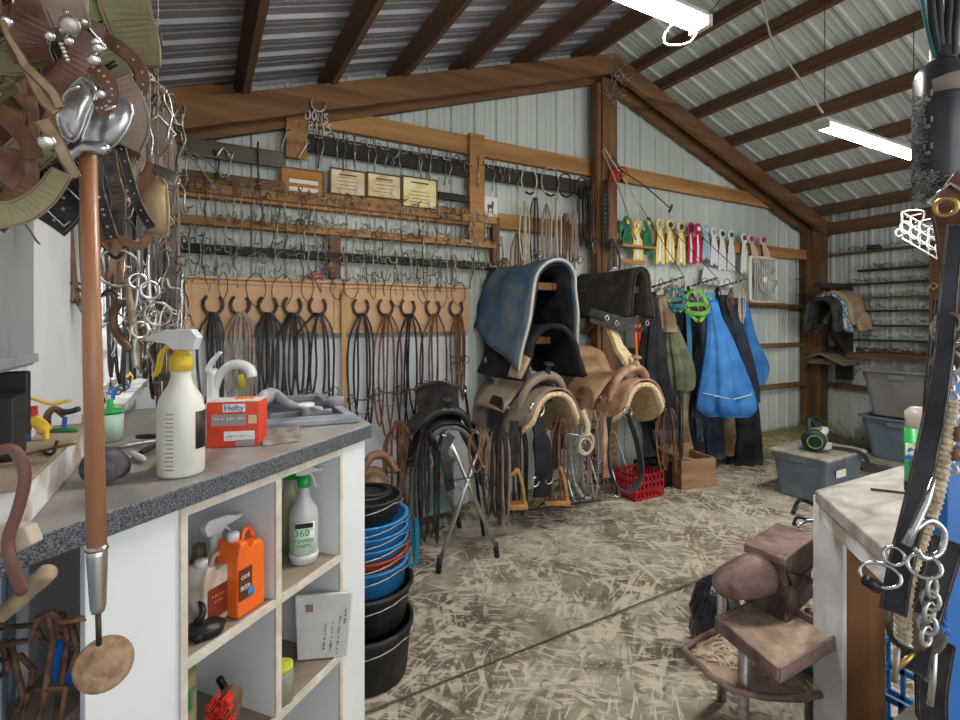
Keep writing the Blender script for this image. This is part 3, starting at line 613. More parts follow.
# ================================================================== back wall: boards, rails, bits
YW = D - .03
rails = []
for n, (x0, x1, z, h, mt, lb) in enumerate(((-.12, 2.03, 2.19, .055, M_girt, 'uppermost bit rail, an orange brown board across the left back wall'), (-.12, 2.03, 2.0, .05, M_girt, 'second bit rail from the top, crusted with bits'), (-.12, 2.03, 1.835, .05, M_dark_wood, 'third bit rail from the top, dark weathered board'),)):
    rails.append(tag(MB().box(((x0 + x1) / 2, YW - .06, z), (x1 - x0, .05, h)).box(((x0 + x1) / 2, YW - .02, z - .01), (x1 - x0, .04, h * .6)).build('bit_rail', mt, bevel=.003), lb, 'rail'))
tag(MB().box((.79, YW - .05, 1.84), (.07, .05, .30)).build('rail_bracket', M_beam_z), 'short brown vertical block below the third bit rail', 'bracket')
tag(MB().box((2.03, YW - .05, 1.99), (.06, .06, .46)).build('rail_upright', M_beam_z), 'rough upright board at the right end of the bit rails', 'board')
tag(MB().box((.19, YW - .05, 2.43), (.56, .03, .10)).build('barn_board', wood('weathered_board', (.07, .055, .04), (.20, .16, .115), 'x')), 'dark weathered board at the top left of the back wall', 'board')
tag(MB().box((.19, YW - .05, 2.255), (.56, .03, .075)).build('brown_board', M_beam_x), 'plain brown board between the weathered board and the top bit rail', 'board')
# honey coloured panel with horseshoe hooks
tb = thing('horseshoe_rack', (.865, YW, 1.32), 'long honey coloured panelled board carrying upturned horseshoe hooks', 'rack')
MB().box((.865, YW - .035, 1.49), (1.87, .02, .33)).build('board', M_honey, tb)
for a in (1, -1): MB().box((.865, YW - .048, 1.49 + a * .152), (1.87, .016, .028)).build('moulding', M_honey, tb, bevel=.004)
for x in (-.06, .80, .88, 1.79): MB().box((x, YW - .048, 1.49), (.028, .016, .276)).build('moulding', M_honey, tb, bevel=.004)
MB().box((.865, YW - .05, 1.665), (1.87, .06, .016)).build('top_ledge', M_honey, tb)
HX = [.07, .217, .372, .52, .676, .961, 1.138, 1.301, 1.496, 1.684]
for x in HX:
    m = MB(); m.tube([V((x + math.cos(R_(a)) * .052, YW - .07, 1.505 + math.sin(R_(a)) * .06)) for a in range(125, 416, 15)], .010, 6, flat=.7)
    m.build('horseshoe', M_iron, tb)
tag(MB().box((.845, YW - .075, 1.13), (.035, .02, .98)).build('bamboo_stick', wood('stick', (.40, .22, .08), (.52, .32, .14), 'z'), bevel=.006), 'tall yellow brown stick in the middle of the horseshoe board', 'stick')
# ---- hanging bits
M_bitA = mat('bit_steel', (.22, .20, .175), .42, .85, (.48, .44, .39), 60)
def bit_curb(s=1, mt=M_bitA, nm='curb_bit'):
    m = MB(); w = .062 * s
    m.tube(smoothp([(-w, 0, 0), (-w * .35, 0, .0), (-.012 * s, 0, .03 * s), (.012 * s, 0, .03 * s), (w * .35, 0, 0), (w, 0, 0)], 2), .0045 * s, 5)
    for a in (-1, 1):
        m.tube(smoothp([(a * w, 0, .04 * s), (a * w, 0, 0), (a * w * 1.15, -.012, -.05 * s), (a * w * .98, -.004, -.10 * s), (a * w * 1.02, 0, -.135 * s)], 2), .0042 * s, 5)
        m.ring((a * w, 0, .05 * s), .011 * s, .003 * s, (1, 0, 0), 8, ts=4); m.ring((a * w * 1.02, 0, -.145 * s), .010 * s, .0025 * s, (1, 0, 0), 8, ts=4)
    return m.build(nm, mt, world=False)
def bit_snaffle(s=1, mt=M_bitA):
    m = MB()
    m.tube(smoothp([(-.055 * s, 0, 0), (0, -.006, -.02 * s), (.055 * s, 0, 0)], 3), .005 * s, 5)
    for a in (-1, 1): m.ring((a * .06 * s, 0, -.03 * s), .034 * s, .0032 * s, (.4 * a, 1, 0), 14, ts=4)
    return m.build('snaffle_bit', mt, world=False)
def spur(s=1, mt=M_bitA):
    m = MB(); m.tube([(math.cos(R_(a)) * .036 * s, 0, math.sin(R_(a)) * .05 * s) for a in range(180, 361, 20)], .005 * s, 5)
    for a in (-1, 1): m.tube([(a * .036 * s, 0, 0), (a * .036 * s, 0, .03 * s)], .005 * s, 5)
    m.tube([(0, 0, -.05 * s), (.0, -.004, -.075 * s)], .005 * s, 5)
    m.ring((0, 0, -.083 * s), .011 * s, .003 * s, (0, 1, 0), 8, ts=4)
    return m.build('spur', mt, world=False)
def chainp(s=1, mt=M_bitA, n=6):
    m = MB()
    for k in range(n): m.ring((0, 0, -k * .017 * s), .010 * s, .0024 * s, (1, 0, 0) if k % 2 else (0, 1, 0), 8, ts=4)
    return m.build('curb_chain', mt, world=False)
M_bitD = mat('bit_dark', (.06, .045, .035), .5, .6, (.20, .16, .13), 50)
PB = [bit_curb(1.0), bit_snaffle(.9), bit_curb(1.1, M_bitD), spur(.9), chainp(1.0), bit_curb(.8)]
PC = ['bit', 'bit', 'bit', 'spur', 'chain', 'bit']
for p_, l_ in zip(PB, ('', ) * 6): p_.location = (0, 0, -5)
used = [False] * 6
def put(k, loc, rot, label, group, sc=1.0):
    if not used[k]: o = PB[k]; used[k] = True
    else: o = PB[k].copy(); COL.objects.link(o)
    o.location = loc; o.rotation_euler = rot; o.scale = (sc,) * 3
    return tag(o, label, PC[k], group)
NMK = ['long shanked steel curb bit', 'steel ring snaffle bit', 'dark curved curb bit', 'small steel spur', 'short curb chain', 'small pale curb bit']
RN = ['uppermost bit rail', 'second bit rail', 'third bit rail']
for n, z in enumerate((2.19, 2.0, 1.835)):
    x = -.1
    while x < 2.0:
        k = rnd.choices(range(6), (5, 2, 4, 2, 2, 4))[0]
        put(k, (x, YW - .095 - U(0, .02), z + U(-.03, .02)), (U(-.1, .1), U(-.12, .12), U(-1.1, 1.1)), f'{NMK[k]} hanging on the {RN[n]}', f'{NMK[k]}s on the {RN[n]}')
        x += U(.058, .082)
    x = -.08
    while x < 2.0 and n < 3:                   # pieces lying along the top of the rail
        k = rnd.choice((1, 3, 4, 5))
        put(k, (x, YW - .06, z + .055 + U(0, .02)), (U(-1.5, -.6), U(-.6, .6), U(-1.5, 1.5)), f'{NMK[k]} lying on top of the {RN[n]}', f'{NMK[k]}s on top of the {RN[n]}', .8)
        x += U(.10, .16)
x = -.05
while x < 1.8:
    k = rnd.choices(range(6), (3, 3, 3, 3, 2, 2))[0]
    put(k, (x, YW - .075, 1.72 + U(-.01, .02)), (U(-.5, .3), U(-.5, .5), U(-1.2, 1.2)), f'{NMK[k]} on the top ledge of the horseshoe board', f'{NMK[k]}s on the ledge of the horseshoe board', .85)
    x += U(.07, .11)
tag(MB().box((.66, YW - .06, 1.70), (.10, .04, .028)).build('red_clamp', mat('red_paint', (.45, .03, .02), .4), bevel=.006), 'small bright red piece on the ledge of the horseshoe board', 'clamp')
# ---- dark strip with large bits
tag(MB().box((1.80, YW - .05, 2.567), (2.42, .03, .115)).build('dark_rail', M_dark_wood), 'nearly black board carrying ornate bits below the gable girt', 'rail')
bx_ = [.63, .76, .86, .98, 1.08, 1.19, 1.31, 1.42, 1.55, 1.68, 1.80, 1.93, 2.08, 2.18]
for i, x in enumerate(bx_):
    k = (0, 2, 5, 0, 5, 3, 0, 5, 0, 2, 1, 0, 3, 5)[i]
    o = put(k, (x, YW - .085, 2.60), (0, U(-.1, .1), U(-.5, .5)), f'{NMK[k]} hanging on the dark rail', f'{NMK[k]}s on the dark rail', 1.15)
# hackamore nosebands and hoops on the right of the dark strip
def hoop(x, z, rx, rz, r, mt, label, nm='noseband'):
    t = thing(nm, (x, YW - .09, z - rz), label, 'noseband')
    MB().tube([V((x + math.cos(R_(a)) * rx, YW - .09, z + math.sin(R_(a)) * rz)) for a in range(-60, 241, 15)], r, 7).build('band', mt, t)
    MB().tube([V((x - rx * .5, YW - .09, z - rz * .85)), V((x, YW - .10, z - rz)), V((x + rx * .5, YW - .09, z - rz * .85))], r * 1.4, 7).build('heel_knot', M_blacklea, t)
for x, z, rx, rz, mt, lb in ((2.33, 2.54, .075, .11, M_rope, 'pale braided noseband, leftmost of the hoops on the dark rail'), (2.54, 2.56, .09, .12, M_dullsteel, 'large metal hoop, second from the left on the dark rail'), (2.70, 2.55, .075, .10, M_iron, 'dark iron hoop, third from the left on the dark rail'), (2.88, 2.55, .07, .09, M_iron, 'dark iron hoop nearest the centre post')):
    hoop(x, z, rx, rz, .007, mt, lb)
# ---- plaque and certificates
def plate(x0, x1, z0, z1, mt, nm, label, cat, frame_=None):
    t = thing(nm, ((x0 + x1) / 2, YW - .05, z0), label, cat)
    MB().box(((x0 + x1) / 2, YW - .05, (z0 + z1) / 2), (x1 - x0, .02, z1 - z0)).build('panel', mt, t, bevel=.002)
    if frame_:
        m = MB()
        for z in (z0, z1): m.box(((x0 + x1) / 2, YW - .062, z), (x1 - x0 + .012, .01, .010))
        for x in (x0, x1): m.box((x, YW - .062, (z0 + z1) / 2), (.010, .01, z1 - z0))
        m.build('frame', frame_, t)
    return t
M_cert = mat('certificate_paper', (.60, .44, .20), .5, col2=(.80, .72, .50), scale=9); M_certy = mat('yellow_certificate', (.72, .60, .22), .5, col2=(.85, .78, .45), scale=9)
M_ink = mat('brown_ink', (.14, .07, .03), .6); M_paper = mat('white_paper', (.75, .73, .68), .6)
pq = plate(.455, .714, 2.222, 2.385, wood('plaque_wood', (.40, .14, .03), (.55, .24, .06), 'x'), 'wooden_plaque', 'reddish wooden plaque with two white name strips', 'plaque', M_brownlea)
for z in (2.305, 2.255): MB().box((.59, YW - .063, z), (.18, .006, .026)).build('name_strip', M_paper, pq)
for x0, x1, z0, z1, mt, lb, ln in ((.76, .995, 2.255, 2.424, M_cert, 'faded horse picture card, first right of the wooden plaque', ('BITS', 'HORSE')), (1.01, 1.25, 2.265, 2.43, M_cert, 'cream certificate between the picture card and the yellow one', ('CERTIFICATE', 'of award')), (1.264, 1.53, 2.225, 2.44, M_certy, 'yellow framed certificate, rightmost of the row', ('CERTIFICATE', 'of merit'))):
    t = plate(x0, x1, z0, z1, mt, 'certificate', lb, 'certificate', M_ink)
    m = MB()
    for k in range(4): m.box(((x0 + x1) / 2, YW - .0615, z0 + .04 + k * .025), ((x1 - x0) * (.6 - .1 * (k % 2)), .002, .003))
    m.box(((x0 + x1) / 2, YW - .0615, z1 - .035), ((x1 - x0) * .5, .002, .010))
    m.build('text_lines', M_ink, t)
    MB().lathe([(.018, 0), (.018, .004), (0, .004)], (x1 - .05, YW - .062, z0 + .04), 12, M=MX.Rotation(R_(90), 3, 'X')).build('seal', M_paper, t)
t = plate(1.917, 2.05, 2.21, 2.375, M_paper, 'horse_card', 'small white card with a dark horse shape at the right end of the rails', 'card')
mm = MB(); mm.box((1.985, YW - .0625, 2.30), (.05, .003, .03)).box((2.005, YW - .0625, 2.325), (.018, .003, .035)).box((1.967, YW - .0625, 2.27), (.01, .003, .035)).box((2.002, YW - .0625, 2.27), (.01, .003, .035)); mm.build('horse_shape', M_ink, t)
tag(MB().box((1.73, YW - .06, 2.335), (.38, .03, .05)).build('dark_tool_strip', M_dark_wood), 'short nearly black strip right of the yellow certificate', 'strip')
# ---- DONS BITS wire sign under a horseshoe
t = thing('wire_sign', (.64, D - .27, 2.58), 'wrought wire sign reading DONS BITS below a horseshoe', 'sign')
GL = {'D': [[(0, 0), (0, 1), (.5, .9), (.6, .5), (.5, .1), (0, 0)]], 'O': [[(.3, 0), (.05, .3), (.05, .7), (.3, 1), (.55, .7), (.55, .3), (.3, 0)]], 'N': [[(0, 0), (0, 1), (.55, 0), (.55, 1)]], 'S': [[(.5, .85), (.3, 1), (.05, .85), (.1, .6), (.45, .4), (.5, .15), (.25, 0), (.02, .15)]], 'B': [[(0, 0), (0, 1), (.4, .9), (.42, .62), (0, .52), (.5, .4), (.5, .08), (0, 0)]], 'I': [[(.2, 0), (.2, 1)]], 'T': [[(0, 1), (.6, 1)], [(.3, 1), (.3, 0)]]}
for w_, x0, z0, h in (('DONS', .570, 2.648, .058), ('BITS', .590, 2.588, .052)):
    for i, ch in enumerate(w_):
        m = MB()
        for st in GL[ch]: m.tube([V((x0 + i * .037 + a * .046, D - .27, z0 + b * h)) for a, b in st], .0042, 5)
        m.build('letter', M_wplast, t)
MB().tube([V((.645 + math.cos(R_(a)) * .042, D - .265, 2.755 + math.sin(R_(a)) * .045)) for a in range(-215, 36, 15)], .008, 6).build('horseshoe', M_dullsteel, t)
# ---- bridles and reins hanging from hooks
def bridle(p, zb, wd, n, mt, label, bitk=None, grp=None, nm='bridle', r=.006, cat='bridle', spread=.02, flat=True):
    t = thing(nm, V((p[0], p[1], zb)), label, cat, grp); p = V(p)
    for k in range(n):
        c = ((k + .5) / n - .5) * wd + U(-.2, .2) * wd / n; w0 = wd / n * U(.25, 1.1); b = zb + U(0, .18) * (p.z - zb); yo = -U(0, spread)
        pts = smoothp([p + V((c * .2, yo, 0)), V((p.x + c - w0, p.y + yo, p.z * .75 + b * .25)), V((p.x + c - w0 + U(-.01, .01), p.y + yo, p.z * .3 + b * .7)), V((p.x + c, p.y + yo - .01, b)), V((p.x + c + w0, p.y + yo, p.z * .35 + b * .65)), V((p.x + c + w0 * .9, p.y + yo, p.z * .8 + b * .2)), p + V((c * .2 + .006, yo - .01, 0))], 3)
        m = MB()
        if flat: m.strap(pts, r * 2.4, .004, (1, .35, 0))
        else: m.tube(pts, r, 5)
        m.build('strap', mt, t)
    if bitk is not None:
        z = zb + (p.z - zb) * bitk; m = MB()
        m.tube(smoothp([(p.x - wd * .45, p.y - .03, z), (p.x, p.y - .045, z - .02), (p.x + wd * .45, p.y - .03, z)], 3), .006, 5)
        for a in (-1, 1): m.ring((p.x + a * wd * .48, p.y - .03, z - .01), .03, .004, (a * .5, 1, 0), 12, ts=5)
        m.build('bit', M_bitD, t)
        m = MB()
        for a in (-1, 1): m.tube(smoothp([(p.x + a * wd * .5, p.y - .03, z - .03), (p.x + a * wd * .2, p.y - .03, z - .10), (p.x, p.y - .03, z - .12)], 3), .003, 4)
        m.build('curb_chain', M_bitA, t)
    return t
BS = [(.87, .13, 4, M_blacklea, None, 'black'), (.92, .14, 5, M_greylea, None, 'pale tan'), (.82, .15, 5, M_blacklea, None, 'black'), (.78, .17, 4, M_blacklea, .25, 'black'), (.74, .20, 3, M_blacklea, .3, 'black'), (.55, .17, 3, M_blacklea, .38, 'black'), (.55, .15, 3, M_brownlea, .42, 'dark brown'), (.60, .14, 3, M_blacklea, .40, 'black'), (.60, .16, 3, M_brownlea, .42, 'dark brown'), (.80, .10, 4, M_brownlea, .5, 'brown')]
on = ['first', 'second', 'third', 'fourth', 'fifth', 'sixth', 'seventh', 'eighth', 'ninth', 'last']
for i, (x, (zb, wd, n, mt, bk, cn)) in enumerate(zip(HX, BS)):
    bridle((x, YW - .09, 1.46), zb, wd, n, mt, f'{cn} leather bridle on the {on[i]} horseshoe hook from the left', bk, 'bridles on the horseshoe hooks', nm='hanging_bridle')
# small loops crossing the honey board
for i, x in enumerate((.12, .30, .46, .60, .80, .90, 1.05, 1.22, 1.40, 1.56, 1.70)):
    t = bridle((x, YW - .075, 1.70), 1.50 + U(-.05, .05), .05, 1, M_iron, 'thin dark cord loop hanging over the top edge of the horseshoe board', None, 'cord loops on the horseshoe board', nm='cord_loop', r=.003, cat='cord', flat=False)
# middle: straps hanging between the rails and the post
for i, (x, zt, zb, wd, n, mt, cn) in enumerate(((2.26, 2.36, 1.85, .08, 2, M_rope, 'pale rope'), (2.36, 2.40, 1.80, .07, 2, M_blacklea, 'black leather'), (2.47, 2.36, 1.72, .09, 3, M_greylea, 'dusty leather'), (2.57, 2.42, 1.78, .08, 2, M_rope, 'tan cotton'), (2.66, 2.30, 1.75, .08, 3, M_brownlea, 'brown leather'), (2.76, 2.34, 1.80, .09, 3, M_greylea, 'grey brown'), (2.88, 2.55, 2.0, .14, 5, M_blacklea, 'thick black'), (2.97, 2.60, 1.95, .06, 2, M_brownlea, 'studded brown'))):
    bridle((x, YW - .12, zt), zb, wd, n, mt, f'{cn} headstall, {on[i]} from the left between the bit rails and the centre post', .25 if i % 2 else None, 'headstalls beside the centre post', nm='headstall')
for i, (x, zt, zb) in enumerate(((2.20, 2.1, 1.4), (2.08, 1.9, 1.5))): bridle((x, YW - .1, zt), zb, .10, 3, M_brownlea, ('coil of brown cord left of the blue saddle blanket', 'brown headstall right of the bit rails')[i], None, nm='cord_coil' if i == 0 else 'headstall', r=.005, cat='cord' if i == 0 else 'bridle')
m = MB()
for k in range(6): m.ring((2.16 + k * .006, YW - .10 - k * .006, 1.70 + k * .004), .075 + .004 * (k % 3), .006, (.3, 1, 0), 20, sz=1.6)
tag(m.build('rope_coil', M_brownlea), 'oval coil of brown rope at the right end of the third rail', 'rope')
# pliers and hooks on the weathered boards
for i, (pts, mt, lb) in enumerate((([(186, 150), (200, 168), (216, 190)], M_dullsteel, 'open iron tongs with long handles, upper left of the back wall'), ([(186, 150), (205, 160), (222, 175)], M_dullsteel, 'slim iron rod beside the tongs'), ([(214, 150), (219, 162), (216, 178)], M_iron, 'curved dark hook on the weathered board'), ([(234, 152), (231, 160), (228, 178)], M_bitA, 'pale curved shank hanging right of the dark hook'), ([(216, 158), (223, 148), (230, 156)], M_steel, 'thin bent wire above the pale shank'), ([(258, 142), (258, 160), (259, 190)], M_iron, 'dark iron bar hanging on the weathered board'), ([(281, 150), (284, 140), (288, 130)], M_steel, 'steel rod slanting left of the wire sign'), ([(298, 158), (303, 150), (308, 142)], M_steel, 'bright steel rod slanting under the wire sign'))):
    m = MB().tube(smoothp([B(x, y, .12) for x, y in pts]), .006, 6); q = B(*pts[-1], .12); m.ring(q, .012, .003, (0, 1, 0), 10)
    tag(m.build('hanging_tool', mt), lb, 'tool')
# ================================================================== the corner curtain of tack
tag(MB().tube([V((LW + .12, 1.1, 2.52)), V((LW + .12, 3.4, 2.52))], .014, 8).build('hanging_rail', M_iron), 'iron pipe rail high along the left wall', 'rail')
tag(MB().tube([V((LW + .03, 3.2, 2.45)), V((-.08, 3.2, 2.45))], .012, 8).build('hanging_rail', M_iron), 'short iron pipe rail across the left back corner', 'rail')
ORD = 'first second third fourth fifth sixth seventh eighth ninth tenth eleventh twelfth thirteenth fourteenth fifteenth sixteenth seventeenth'.split()
cm = [M_blacklea, M_brownlea, M_bitD, M_blacklea, M_iron, M_greylea, M_brownlea]
for i in range(34):
    y = 3.3 - (i % 17) * .085; row = i // 17; x = LW + .09 + (.09 if row else 0) + U(-.02, .03)
    zt = 2.52 - .12 * row - U(0, .2); ln = U(.9, 1.5) if y > 2.7 else U(.35, .7)
    if y < 2.3: zt -= U(0, .3); 
    mt = cm[(i * 3 + row) % 7]; cn = {'black_leather': 'black leather', 'brown_leather': 'brown leather', 'bit_dark': 'dark metal', 'bit_steel': 'steel', 'dusty_leather': 'dusty grey leather', 'dark_iron': 'dark iron'}[mt.name]
    bridle((x, y, zt), zt - ln, U(.07, .13), rnd.choice((3, 4, 5)), mt, f'{cn} bridle, {ORD[i % 17]} from the back, {"inner" if row else "outer"} row of the corner curtain', U(.1, .6) if i % 2 == 0 else None, f'{cn} bridles in the corner curtain', nm='curtain_bridle', r=U(.004, .007), spread=.06, flat=bool(i % 3))
for i in range(46):
    y = 3.25 - (i % 23) * .06; x = LW + .14 + (y - 2) * .05 + U(-.04, .08); k = rnd.choice((0, 1, 2, 4, 5, 1))
    if y < 2.0: continue
    put(k, (x, y, U(1.35, 2.45)), (U(-.4, .4), U(-.3, .3), U(-1.2, 1.8)), f'{NMK[k]} tangled in the tack curtain of the left corner', f'{NMK[k]}s in the corner curtain', 1.1)
# ================================================================== racks, saddle blankets and saddles
YB = D - .02
def rack_arm(x, z, l, label):
    t = thing('saddle_rack', (x, YB - .05, z - .1), label, 'rack')
    MB().box((x - .09, YB - l / 2, z - .07), (.03, l, .05)).box((x + .09, YB - l / 2, z - .07), (.03, l, .05)).build('arm', M_beam_y, t)
    MB().box((x, YB - .02, z - .1), (.28, .03, .2)).build('backboard', M_beam_x, t); MB().box((x, YB - l + .02, z - .07), (.2, .03, .05)).build('front_board', M_beam_x, t)
    MB().beam((x, YB - .03, z - .42), (x, YB - l * .75, z - .11), .04, .04).build('brace', M_beam_y, t)
def drape(name, x, y0, y1, zt, r, dl, dr, fl, mt, label, thick=.02, cat='blanket', edge=None, edger=.01, lean=0, arcs=1.0, wav=.0, lining=None, taper=0):
    t = thing(name, (x, (y0 + y1) / 2, zt - max(dl, dr)), label, cat)
    L0 = dl - r; L1 = dr - r; tot = L0 + math.pi * r + L1
    def pr(u, v, grow=0):
        s_ = u * tot; y = y0 + (y1 - y0) * v; R = r + grow
        if s_ < L0: q = (L0 - s_) / max(L0, .01); px_ = -R - fl * q ** 1.1; pz = zt - r - (L0 - s_) * (1 - taper * (1 - v) ** .8)
        elif s_ < L0 + math.pi * r: a = math.pi - (s_ - L0) / r; px_ = R * math.cos(a); pz = zt - r + R * math.sin(a) * arcs
        else: q = (s_ - L0 - math.pi * r) / max(L1, .01); px_ = R + fl * q ** 1.1; pz = zt - r - (s_ - L0 - math.pi * r)
        yy = y + lean * (zt - pz) + wav * math.sin(s_ * 13) * (v - .5)
        return V((x + px_ + wav * .5 * math.sin(yy * 17 + s_ * 5), yy, pz + wav * .5 * math.cos(yy * 9)))
    MB().grid(pr, 34, 10).build('pad', mt, t, solid=thick)
    if lining: MB().grid(lambda u, v: pr(u, .02 + v * .96, -thick * .8), 34, 4).build('lining', lining, t, solid=thick * .5)
    if edge:
        m = MB()
        for v in (0, 1): m.tube([pr(k / 40, v) for k in range(41)], edger, 6)
        for u in (0, 1): m.tube([pr(u, k / 10) for k in range(11)], edger, 6)
        m.build('binding', edge, t)
    return t
M_bluecl = mat('dusty_blue_cloth', (.022, .085, .17), .85, col2=(.12, .14, .15), scale=7, bump=.25, contrast=.35)
M_cream = mat('cream_binding', (.50, .46, .38), .8); M_blackcl = mat('black_cloth', (.006, .007, .009), .85, col2=(.022, .023, .028), scale=7, bump=.3)
M_felt = mat('brown_felt', (.035, .029, .022), .95, col2=(.065, .054, .042), scale=9, bump=.3)
rack_arm(2.1, 1.72, .62, 'wooden saddle rack arm under the blue blanket'); rack_arm(2.95, 1.72, .62, 'wooden saddle rack arm under the brown felt pad')
rack_arm(2.1, 1.34, .55, 'wooden saddle rack arm under the black pad')
rack_arm(2.1, .93, .60, 'wooden saddle rack arm under the dusty brown saddle'); rack_arm(2.95, .93, .6, 'wooden saddle rack arm under the tan saddle')
drape('saddle_blanket', 2.11, 3.42, 2.74, 1.81, .165, .76, .66, .085, M_bluecl, 'dusty blue saddle blanket with cream piping on the upper rack', .035, 'blanket', M_cream, .011, lean=.10, wav=.025, lining=M_blackcl, taper=.5)
drape('saddle_pad', 2.12, 3.40, 2.78, 1.37, .19, .36, .36, .07, M_blackcl, 'black saddle pad with suede corner below the blue blanket', .035, 'pad', wav=.01)
m = MB().grid(lambda u, v: V((2.12 - .215 - .075 * (v) , 2.765 + .16 * u, 1.16 - .13 * v + .05 * u * (1 - v))), 6, 6)
tag(m.build('suede_patch', mat('suede_patch', (.34, .22, .12), .9, col2=(.46, .34, .22), scale=20), solid=.012), 'tan suede wear patch at the corner of the black saddle pad', 'patch')
drape('felt_pad', 2.94, 3.44, 2.78, 1.80, .075, .36, .37, .035, M_felt, 'dark brown felt saddle pad on the upper rack right of the blue blanket', .035, 'pad', M_blackcl, .008, wav=.012)
# black girth hardware hanging below the felt pad
t = thing('breast_collar', (2.8, 2.95, 1.35), 'black breast collar with silver buckles under the brown felt pad', 'harness')
MB().strap(smoothp([(2.62, 3.0, 1.48), (2.75, 2.9, 1.43), (2.95, 2.85, 1.41), (3.15, 2.9, 1.45)]), .06, .012, (0, 0, 1)).strap(smoothp([(2.62, 3.0, 1.42), (2.78, 2.9, 1.36), (2.98, 2.85, 1.34), (3.12, 2.9, 1.38)]), .035, .01, (0, 0, 1)).build('strap', M_blacklea, t)
mm = MB()
for k in range(6): mm.ring((2.68 + k * .08, 2.88 - .02 * (k % 2), 1.43 - .04 * (k % 2)), .018, .005, (0, 1, 0), 10)
mm.build('buckle', M_steel, t)
def western_saddle(label, loc, rz, lea, seatm, horn=M_blacklea, wool=M_wool, sc=1.0, drop=1.0, stir=True, stirm=None, fend=None, nofend=False):
    """front of the saddle is local +y"""
    t = thing('western_saddle', loc, label, 'saddle', rz=rz); fend = fend or lea
    P_ = lambda *a: V(a) * sc
    b = dict(parent=t, world=False)
    def sk(grow, dz):
        def f(u, v):
            y = -.36 + .68 * v; s_ = (u * 2 - 1)
            ext = (.36 + .08 * math.sin(math.pi * min(1, v * 1.15))) * (1 - .28 * max(0, (v - .8) / .2) ** 2 - .30 * max(0, (.15 - v) / .15) ** 2)
            d = abs(s_) * ext; rr = .15 + .05 * (1 - v)
            if d < rr * 1.2: a = d / rr; x = rr * math.sin(a); z = rr * (math.cos(a) - 1)
            else: a = 1.2; x = rr * math.sin(a) + (d - rr * a) * .45; z = rr * (math.cos(a) - 1) - (d - rr * a) * .9
            return P_((x + grow) * (1 if s_ > 0 else -1) if d > .02 else 0, y, z + dz + .03 * (v - .5) ** 2)
        return f
    MB().grid(sk(.0, -.02), 32, 16).build('sheepskin', wool, solid=.03 * sc, **b)
    MB().grid(sk(.012, .012), 32, 16).build('skirt', lea, solid=.012 * sc, **b)
    def seat(u, v):
        a = u * 2 - 1; y = -.27 + .44 * v; cant = max(0, (.35 - v) / .35); front = max(0, (v - .7) / .3)
        hw = .17 - .05 * v - .02 * front; x = a * hw
        z = .045 + .17 * cant ** 1.5 * (1 - .35 * a * a) + .06 * front ** 1.5 - .07 * abs(a) ** 2.2 * (1 - cant)
        return P_(x, y - .05 * cant * (1 - a * a), z)
    MB().grid(seat, 16, 20).build('seat', seatm, solid=.018 * sc, **b)
    MB().tube([seat(k / 16, 0) + P_(0, -.008, .004) for k in range(17)], .013 * sc, 8).build('cantle_binding', lea, **b)
    for s_ in (-1, 1): MB().grid(lambda u, v: P_(s_ * (.10 + .17 * u - .02 * v), -.22 + .36 * v - .04 * u, .035 - .17 * u ** 1.5 - .02 * (v - .5) ** 2), 8, 8).build('seat_jockey', seatm, solid=.010 * sc, **b)
    fk = [P_(-.185, .17, -.15), P_(-.165, .18, -.06), P_(-.125, .195, .035), P_(-.045, .21, .085), P_(.045, .21, .085), P_(.125, .195, .035), P_(.165, .18, -.06), P_(.185, .17, -.15)]
    MB().tube(smoothp(fk), [(.014 + .019 * math.sin(math.pi * i / 28)) * sc for i in range(29)], 12, flat=1.25).build('fork', lea, sub=1, **b)
    MB().lathe([(.024, .0), (.018, .025), (.015, .05), (.018, .058), (.034, .063), (.036, .070), (.028, .077), (0, .079)], P_(0, .225, .10), 18, M=MX.Rotation(R_(-14), 3, 'X') @ MX.Scale(sc, 3)).build('horn', horn, **b)
    mm = MB()
    for s_ in (-1, 1):
        for y in (.13, -.20): mm.lathe([(.020, 0), (.014, .006), (0, .008)], P_(s_ * .235, y, -.11), 10, M=MX.Rotation(R_(90) * s_, 3, 'Y'))
    mm.build('concho', M_steel, **b)
    if not nofend:
        for s_ in (-1, 1):
            MB().grid(lambda u, v: P_(s_ * (.235 + .05 * v), .0 + (u - .5) * (.10 + .10 * math.sin(math.pi * min(1, v * 1.3) ** .8)), -.05 - .42 * drop * v), 8, 12).build('fender', fend, solid=.010 * sc, **b)
            if stir:
                f0 = P_(s_ * .285, 0, -.47 * drop)
                MB().strap([f0 + P_(0, 0, .03), f0 - P_(0, 0, .10)], .055 * sc, .012 * sc, (0, 1, 0)).build('stirrup_leather', lea, **b)
                z0 = f0 - P_(0, 0, .10)
                s2 = MB().tube(smoothp([z0 + P_(0, -.025, .0), z0 + P_(0, -.055, -.06), z0 + P_(0, -.068, -.135), z0 + P_(0, .068, -.135), z0 + P_(0, .055, -.06), z0 + P_(0, .025, 0)], 4), .012 * sc, 8, closed=True)
                s2.box(z0 + P_(0, 0, -.135), P_(.05, .13, .02)).build('stirrup', stirm or M_tanlea, **b)
    MB().ring(P_(.17, .20, -.16), .03 * sc, .006 * sc, (1, .2, 0), 14).ring(P_(-.17, .20, -.16), .03 * sc, .006 * sc, (1, .2, 0), 14).build('rigging_ring', M_steel, **b)
    return t
SC = 1.02
M_oak = mat('stirrup_wood', (.36, .17, .05), .4, col2=(.50, .27, .09), scale=20)
western_saddle('dusty brown and tan western saddle on the lower rack beneath the black pad', (2.06, 3.03, .94), R_(180), M_greylea, mat('dusty_seat', (.26, .18, .12), .5, col2=(.42, .33, .25), scale=7, contrast=.5), sc=1.07, stir=False, fend=M_blacklea, drop=.95)
